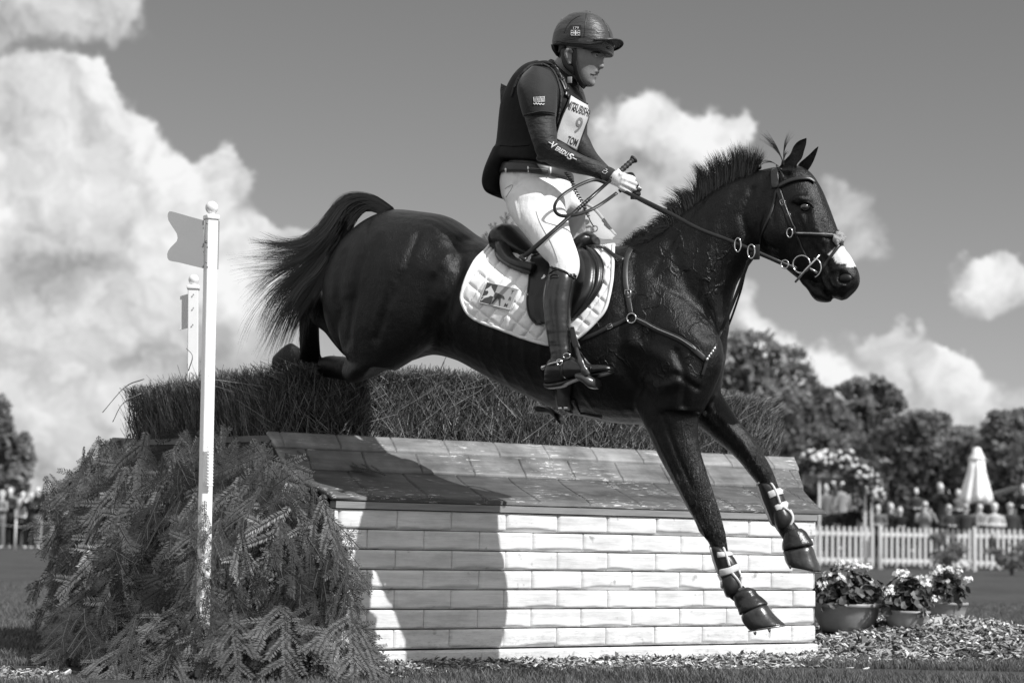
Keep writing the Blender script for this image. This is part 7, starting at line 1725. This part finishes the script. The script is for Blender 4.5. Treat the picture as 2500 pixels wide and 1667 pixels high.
# folds at hip and crotch
co = np.empty(len(br_me.vertices) * 3, np.float32); br_me.vertices.foreach_get('co', co); co = co.reshape(-1, 3); nr = np.empty(len(co) * 3, np.float32); br_me.vertices.foreach_get('normal', nr); nr = nr.reshape(-1, 3)
rel = co - np.array(HC0); lx, lz, ly = rel @ HFn, rel[:, 2], rel @ HNn; side = np.abs(nr @ HNn); nearm = (ly > 0)
D = np.zeros(len(co))
for pts, dp, wd_ in (([(600, 170), (640, 215), (620, 250), (600, 265)], -.006, .008), ([(600, 270), (700, 215), (800, 180)], -.008, .010), ([(560, 300), (680, 280), (760, 320), (860, 300)], -.007, .012), ([(870, 310), (850, 360), (870, 420), (860, 440)], -.010, .010), ([(650, 420), (680, 500), (720, 600)], .004, .006), ([(760, 650), (790, 720), (820, 800)], -.004, .005), ([(850, 200), (900, 240), (910, 300)], -.008, .010), ([(680, 380), (780, 350), (850, 400)], .007, .02), ([(440, 340), (560, 360), (680, 330)], .006, .02)):
    D += groove(pts, dp, wd_, c2) * nearm
br_me.vertices.foreach_set('co', (co + nr * D[:, None]).reshape(-1).astype(np.float32)); br_me.update()
breeches = link('breeches', br_me, breech, RD)
BBR = BVHTree.FromPolygons([v.co.copy() for v in br_me.vertices], [tuple(p.vertices) for p in br_me.polygons]); onbr = on(BBR, .2)
for q in (((655, 425), (680, 500), (715, 570), (755, 640), (785, 700), (815, 780), (822, 815)), ((425, 320), (445, 290), (470, 250), (472, 225), (440, 240), (418, 255))):
    m = MB(); m.tube([onbr(tuple(p), .0008)[0] for p in catmull([c2(*p) for p in q], 6)], .0014, 5); m.build('stitching', mat('grey_thread', .35, .8), breeches)
# belt on the breeches
beltm = mat('dark_belt', .035, .4)
m = MB(); loftpx(m, [((436, 1272), (898, 1312), .168), ((426, 1278), (906, 1316), .178), ((416, 1310), (912, 1345), .182), ((410, 1345), (912, 1372), .184), ((418, 1352), (905, 1378), .176)], c1, n=48, sub=2, ex=2.3); be_o = m.build('belt', beltm, RD, True, True)
BEV = BVHTree.FromPolygons([v.co.copy() for v in be_o.data.vertices], [tuple(p.vertices) for p in be_o.data.polygons]); onbe = on(BEV, .17)
for (x, y0, y1, mt_, nm_, wd_) in ((596, 1272, 1345, steel, 'buckle', .005), (762, 1284, 1365, breech, 'belt_loop', .005), (425, 1290, 1350, breech, 'belt_loop', .005)):
    m = MB(); Q2 = [onbe(c1(x, y0 + (y1 - y0) * k / 4), .003) for k in range(5)]; m.tube([q[0] for q in Q2], 1, 8, flat=(.003, wd_), up=[q[1] for q in Q2]); m.build(nm_, mt_, be_o, True, True)
m = MB(); m.tube([onbe(c1(*q), .002)[0] for q in ((612, 1290), (680, 1294), (745, 1302), (750, 1318), (745, 1334), (680, 1330), (612, 1322))], .0012, 5, closed=True); m.build('stitching', MATS['bright_edge'], be_o)

# ---- boots
def tall_boot(s):
    root = None; m = MB()
    S_ = [((765, 850), (960, 915), .062, .335), ((745, 920), (958, 925), .064, .345), ((725, 1000), (945, 1000), .064, .360), ((712, 1100), (928, 1090), .062, .375), ((718, 1220), (918, 1200), .056, .388), ((735, 1340), (912, 1320), .048, .398), ((752, 1440), (915, 1430), .043, .403), ((762, 1520), (925, 1510), .041, .405), ((770, 1590), (925, 1600), .042, .405)]
    loftpx(m, [(a, b_, w_, o_ * s) for a, b_, w_, o_ in S_], c2, n=28, sub=6)
    F = [((178, 1090), (180, 1165), .030), ((185, 1000), (185, 1190), .036), ((230, 950), (240, 1180), .040), ((310, 940), (310, 1165), .040), ((390, 950), (380, 1140), .040), ((450, 985), (450, 1120), .042), ((530, 1010), (530, 1105), .046), ((610, 1012), (610, 1090), .047), ((670, 1018), (675, 1080), .042), ((708, 1035), (705, 1062), .026)]
    loftpx(m, [(a, b_, w_, (.405 + (.0 if a[0] < 400 else .02 * (a[0] - 400) / 300)) * s) for a, b_, w_ in F], c6, n=24, sub=5, ex=2.2)
    me = fuse(m, .0055, 3)
    o = link('boot', me, boot_m, RD)
    sm = MB(); SO = [((176, 1150), (180, 1200), .034), ((200, 1165), (210, 1207), .038), ((300, 1150), (300, 1195), .038), ((350, 1142), (352, 1165), .036), ((430, 1122), (430, 1136), .040), ((540, 1098), (540, 1112), .045), ((630, 1080), (630, 1098), .045), ((700, 1060), (700, 1076), .03)]
    loftpx(sm, [(a, b_, w_, (.405 + (.0 if a[0] < 400 else .02 * (a[0] - 400) / 300)) * s) for a, b_, w_ in SO], c6, n=20, sub=4, ex=2.6); sm.build('sole', hm_dark, o, True, True)
    return o, me
nb_o, nb_me = tall_boot(1); fb_o, fb_me = tall_boot(-1)
NBV = BVHTree.FromPolygons([v.co.copy() for v in nb_me.vertices], [tuple(p.vertices) for p in nb_me.polygons]); onboot = on(NBV, .4)
def bline(pts, r_, nm, mt, fl=None, lift=.002, conv=c2):
    m = MB(); Q = [onboot(tuple(p), lift) for p in catmull([conv(*q) for q in pts], 6)]
    if fl: m.tube([q[0] for q in Q], 1, 8, flat=fl, up=[q[1] for q in Q])
    else: m.tube([q[0] for q in Q], r_, 6)
    return m.build(nm, mt, nb_o, True, True)
bline([(765, 862), (790, 838), (830, 828), (880, 850), (930, 895), (957, 925)], .005, 'top_edge', boot_m)
bline([(755, 905), (790, 880), (830, 872), (870, 885), (910, 915), (945, 945)], .0025, 'top_seam', boot_m)
bline([(762, 925), (790, 912), (822, 916), (822, 936), (790, 934), (762, 940), (762, 925)], .0016, 'boot_tag', leather2)
bline([(532, 1010), (530, 1060), (530, 1095)], .0022, 'toe_seam', boot_m, conv=c6)
# spur
spur = empty('spur', H(c6(220, 1000), .45), 'short polished steel spur strapped to the near black boot', 'spur')
m = MB(); m.tube(catmull([H(c6(295, 985), .452), H(c6(230, 1000), .455), H(c6(185, 1012), .44), H(c6(168, 1020), .405), H(c6(185, 1012), .37), H(c6(230, 1000), .36)], 4), .0045, 8); m.tube([H(c6(172, 1020), .41), H(c6(148, 1035), .41)], .005, 8); m.sphere(H(c6(146, 1036), .41), .009, 10, 8)
m.sphere(H(c6(158, 1030), .41), .007, 10, 8); m.build('heel_band', steel, spur)
m = MB(); A, nA = onboot(c6(282, 995), .006); X = Vector((0, 0, 1)).cross(nA).normalized(); Y = nA.cross(X); m.tube([A + X * .013 * math.cos(a) + Y * .013 * math.sin(a) for a in (math.pi * k / 5 for k in range(10))], .0032, 6, closed=True); m.build('ring', steel, spur)
m = MB(); A, nA = onboot(c6(335, 945), .006); m.tube([A + X * .015 * math.cos(a) + Y * .012 * math.sin(a) for a in (math.pi * k / 5 for k in range(10))], .0028, 6, closed=True); m.build('ring', steel, spur)
for q in ([(290, 1005), (295, 1060), (305, 1110), (350, 1135)], [(300, 985), (330, 965), (368, 940)]):
    m = MB(); Q = [onboot(tuple(p), .003) for p in catmull([c6(*p) for p in q], 5)]; m.tube([q_[0] for q_ in Q], 1, 8, flat=(.0025, .007), up=[q_[1] for q_ in Q]); m.build('spur_strap', leather, spur, True, True)
# ---- stirrups
stirm = mat('grey_stirrup', .10, .3, .5, metal=.6)
def stirrup(s, lb):
    root = empty('stirrup', H(c6(480, 1060), .43 * s), lb, 'stirrup'); O = .43
    m = MB(); m.tube(catmull([H(c6(412, 880), O * s), H(c6(440, 960), (O + .055) * s), H(c6(470, 1040), (O + .062) * s), H(c6(500, 1100), (O + .055) * s)], 5), [.007] * 6 + [.010] * 5 + [.013] * 5, 10, flat=(.7, 1.3), up=HN)
    m.tube(catmull([H(c6(412, 880), O * s), H(c6(450, 940), (O - .055) * s), H(c6(500, 1000), (O - .065) * s), H(c6(560, 1090), (O - .055) * s)], 5), [.007] * 6 + [.008] * 5 + [.010] * 5, 10)
    m.build('iron', stirm, root, True, True)
    m = MB(); loftpx(m, [((440, 1085), (445, 1135), .058, O * s), ((500, 1080), (500, 1170), .066, O * s), ((550, 1105), (540, 1205), .062, O * s), ((585, 1130), (575, 1205), .05, O * s)], c6, n=22, ex=3); tr_ = m.build('tread', stirm, root, True, True)
    m = MB(); 
    for ex_ in (0, 1):
        m.tube(catmull([H(c6(368 + ex_ * 10, 720), (O - .03) * s), H(c6(385 + ex_ * 14, 800), (O - .01) * s), H(c6(405 + ex_ * 16, 860), O * s), H(c6(420 + ex_ * 12, 890), O * s)], 5), 1, 8, flat=(.003, .012), up=HN)
    m.build('stirrup_leather', leather, root, True, True)
stirrup(1, 'grey stirrup iron with wide tread under the near boot'); stirrup(-1, 'grey stirrup iron on the far side of the horse belly')
bs = MB(); loftpx(bs, [((440, 900), (460, 930), .010, .40), ((470, 960), (500, 1010), .012, .36)], c6, n=10); bs.build('stirrup_leather', leather, saddle, True, True)

# ---- gloves
def gloves(wrist, kn, off, s):
    m = MB(); hand(m, wrist, kn, off, .0012, side=s); me = fuse(m, .0042, 2, .4); me.materials.append(glove_m); me.materials.append(glove_d)
    mi = []
    for p in me.polygons:
        q = p.center - H(c1(*kn[1]), off); mi.append(1 if (p.normal.dot(HN) * s < -.25 or (q.dot(HF) > .012 and p.normal.dot(HN) * s < .2 and q.z < -.010)) else 0)
    me.polygons.foreach_set('material_index', mi); return link('glove', me, None, RD)
ng = gloves(NW, NK, .095, 1); gloves(FW, FK, -.10, -1)
cf = MB(); loftpx(cf, [((1180, 1418), (1160, 1268), .036, .113), ((1195, 1412), (1200, 1272), .036, .108), ((1212, 1405), (1248, 1292), .033, .102), ((1218, 1402), (1266, 1312), .030, .098)], c1, n=24); cuff = cf.build('glove_cuff', cloth_black, ng, True, True)
CB = BVHTree.FromPolygons([v.co.copy() for v in cuff.data.vertices], [tuple(p.vertices) for p in cuff.data.polygons]); onc = on(CB, .14)
for q in (((1160, 1300), (1178, 1290), (1200, 1300), (1190, 1312), (1172, 1306)), ((1162, 1318), (1180, 1306), (1202, 1318), (1184, 1332), (1166, 1326)), ):
    m = MB(); m.tube([onc(c1(*p), .002)[0] for p in q], .0012, 5, closed=True); m.build('cuff_mark', thread, cuff)
for q in (((1325, 1350), (1310, 1362)), ((1338, 1380), (1322, 1390)), ((1336, 1412), (1320, 1418))):
    pass
# ---- whip
wh = empty('riding_whip', H(c1(1320, 1330), .1), 'black riding whip slanting down across the rider thigh', 'whip')
def wpt(f): a = np.array([*c1(1402, 1222), .03]); b_ = np.array([*c2(541, 796), .46]); q = a + (b_ - a) * f; return H((q[0], q[1]), q[2])
m = MB(); m.tube([wpt(f) for f in (.20, .4, .7, .98)], [.0075, .0075, .0085, .011], 10, flat=(.7, 1.1), up=HN); m.build('shaft', leather, wh, True, True)
m = MB(); n = 30; m.tube([wpt(.01 + .19 * i / n) for i in range(n + 1)], [.0115 + .0022 * (1 if i % 4 < 2 else 0) for i in range(n + 1)], 12); m.build('grip', mat('rubber_grip', .02, .6), wh)
m = MB(); m.tube([wpt(-.004), wpt(.006), wpt(.014)], [.020, .017, .010], 14); m.build('cap', mat('rubber_grip', .02, .6), wh)
m = MB(); m.tube([wpt(.965), wpt(1.0)], 1, 10, flat=(.006, .018), up=HN); m.build('flap_end', leather, wh)
m = MB(); n = 20; m.tube([wpt(.40 + .10 * i / n) for i in range(n + 1)], [.0082 + .0015 * (1 if i % 4 < 2 else 0) for i in range(n + 1)], 10); m.build('binding', leather2, wh)
# ---- coiled lanyard of the air vest
ld = empty('vest_lanyard', H(c2(960, 300), .1), 'coiled black lanyard from the rider vest to the saddle front', 'cord')
path = catmull([[*c2(880, 130), .15], [*c2(930, 200), .13], [*c2(960, 280), .12], [*c2(1010, 360), .11], [*c2(1045, 440), .10], [*c2(1070, 500), .09], [*c2(1100, 550), .08]], 40); P = []
for i, q in enumerate(path):
    c_ = H((q[0], q[1]), q[2]); a = i * .62; k = .0085 if i < 170 else .0085 * max(0, 1 - (i - 170) / 15); P.append(c_ + HF * math.cos(a) * k + HN * math.sin(a) * k)
m = MB(); m.tube(P, .0026, 5); m.build('cord', hm_dark, ld)
m = MB(); A = H(c2(1100, 560), .06); m.tube([A + HF * .016 * math.cos(a) + Vector((0, 0, .013 * math.sin(a))) for a in (math.pi * k / 8 for k in range(16))], .003, 6, closed=True); m.build('saddle_ring', steel, ld)
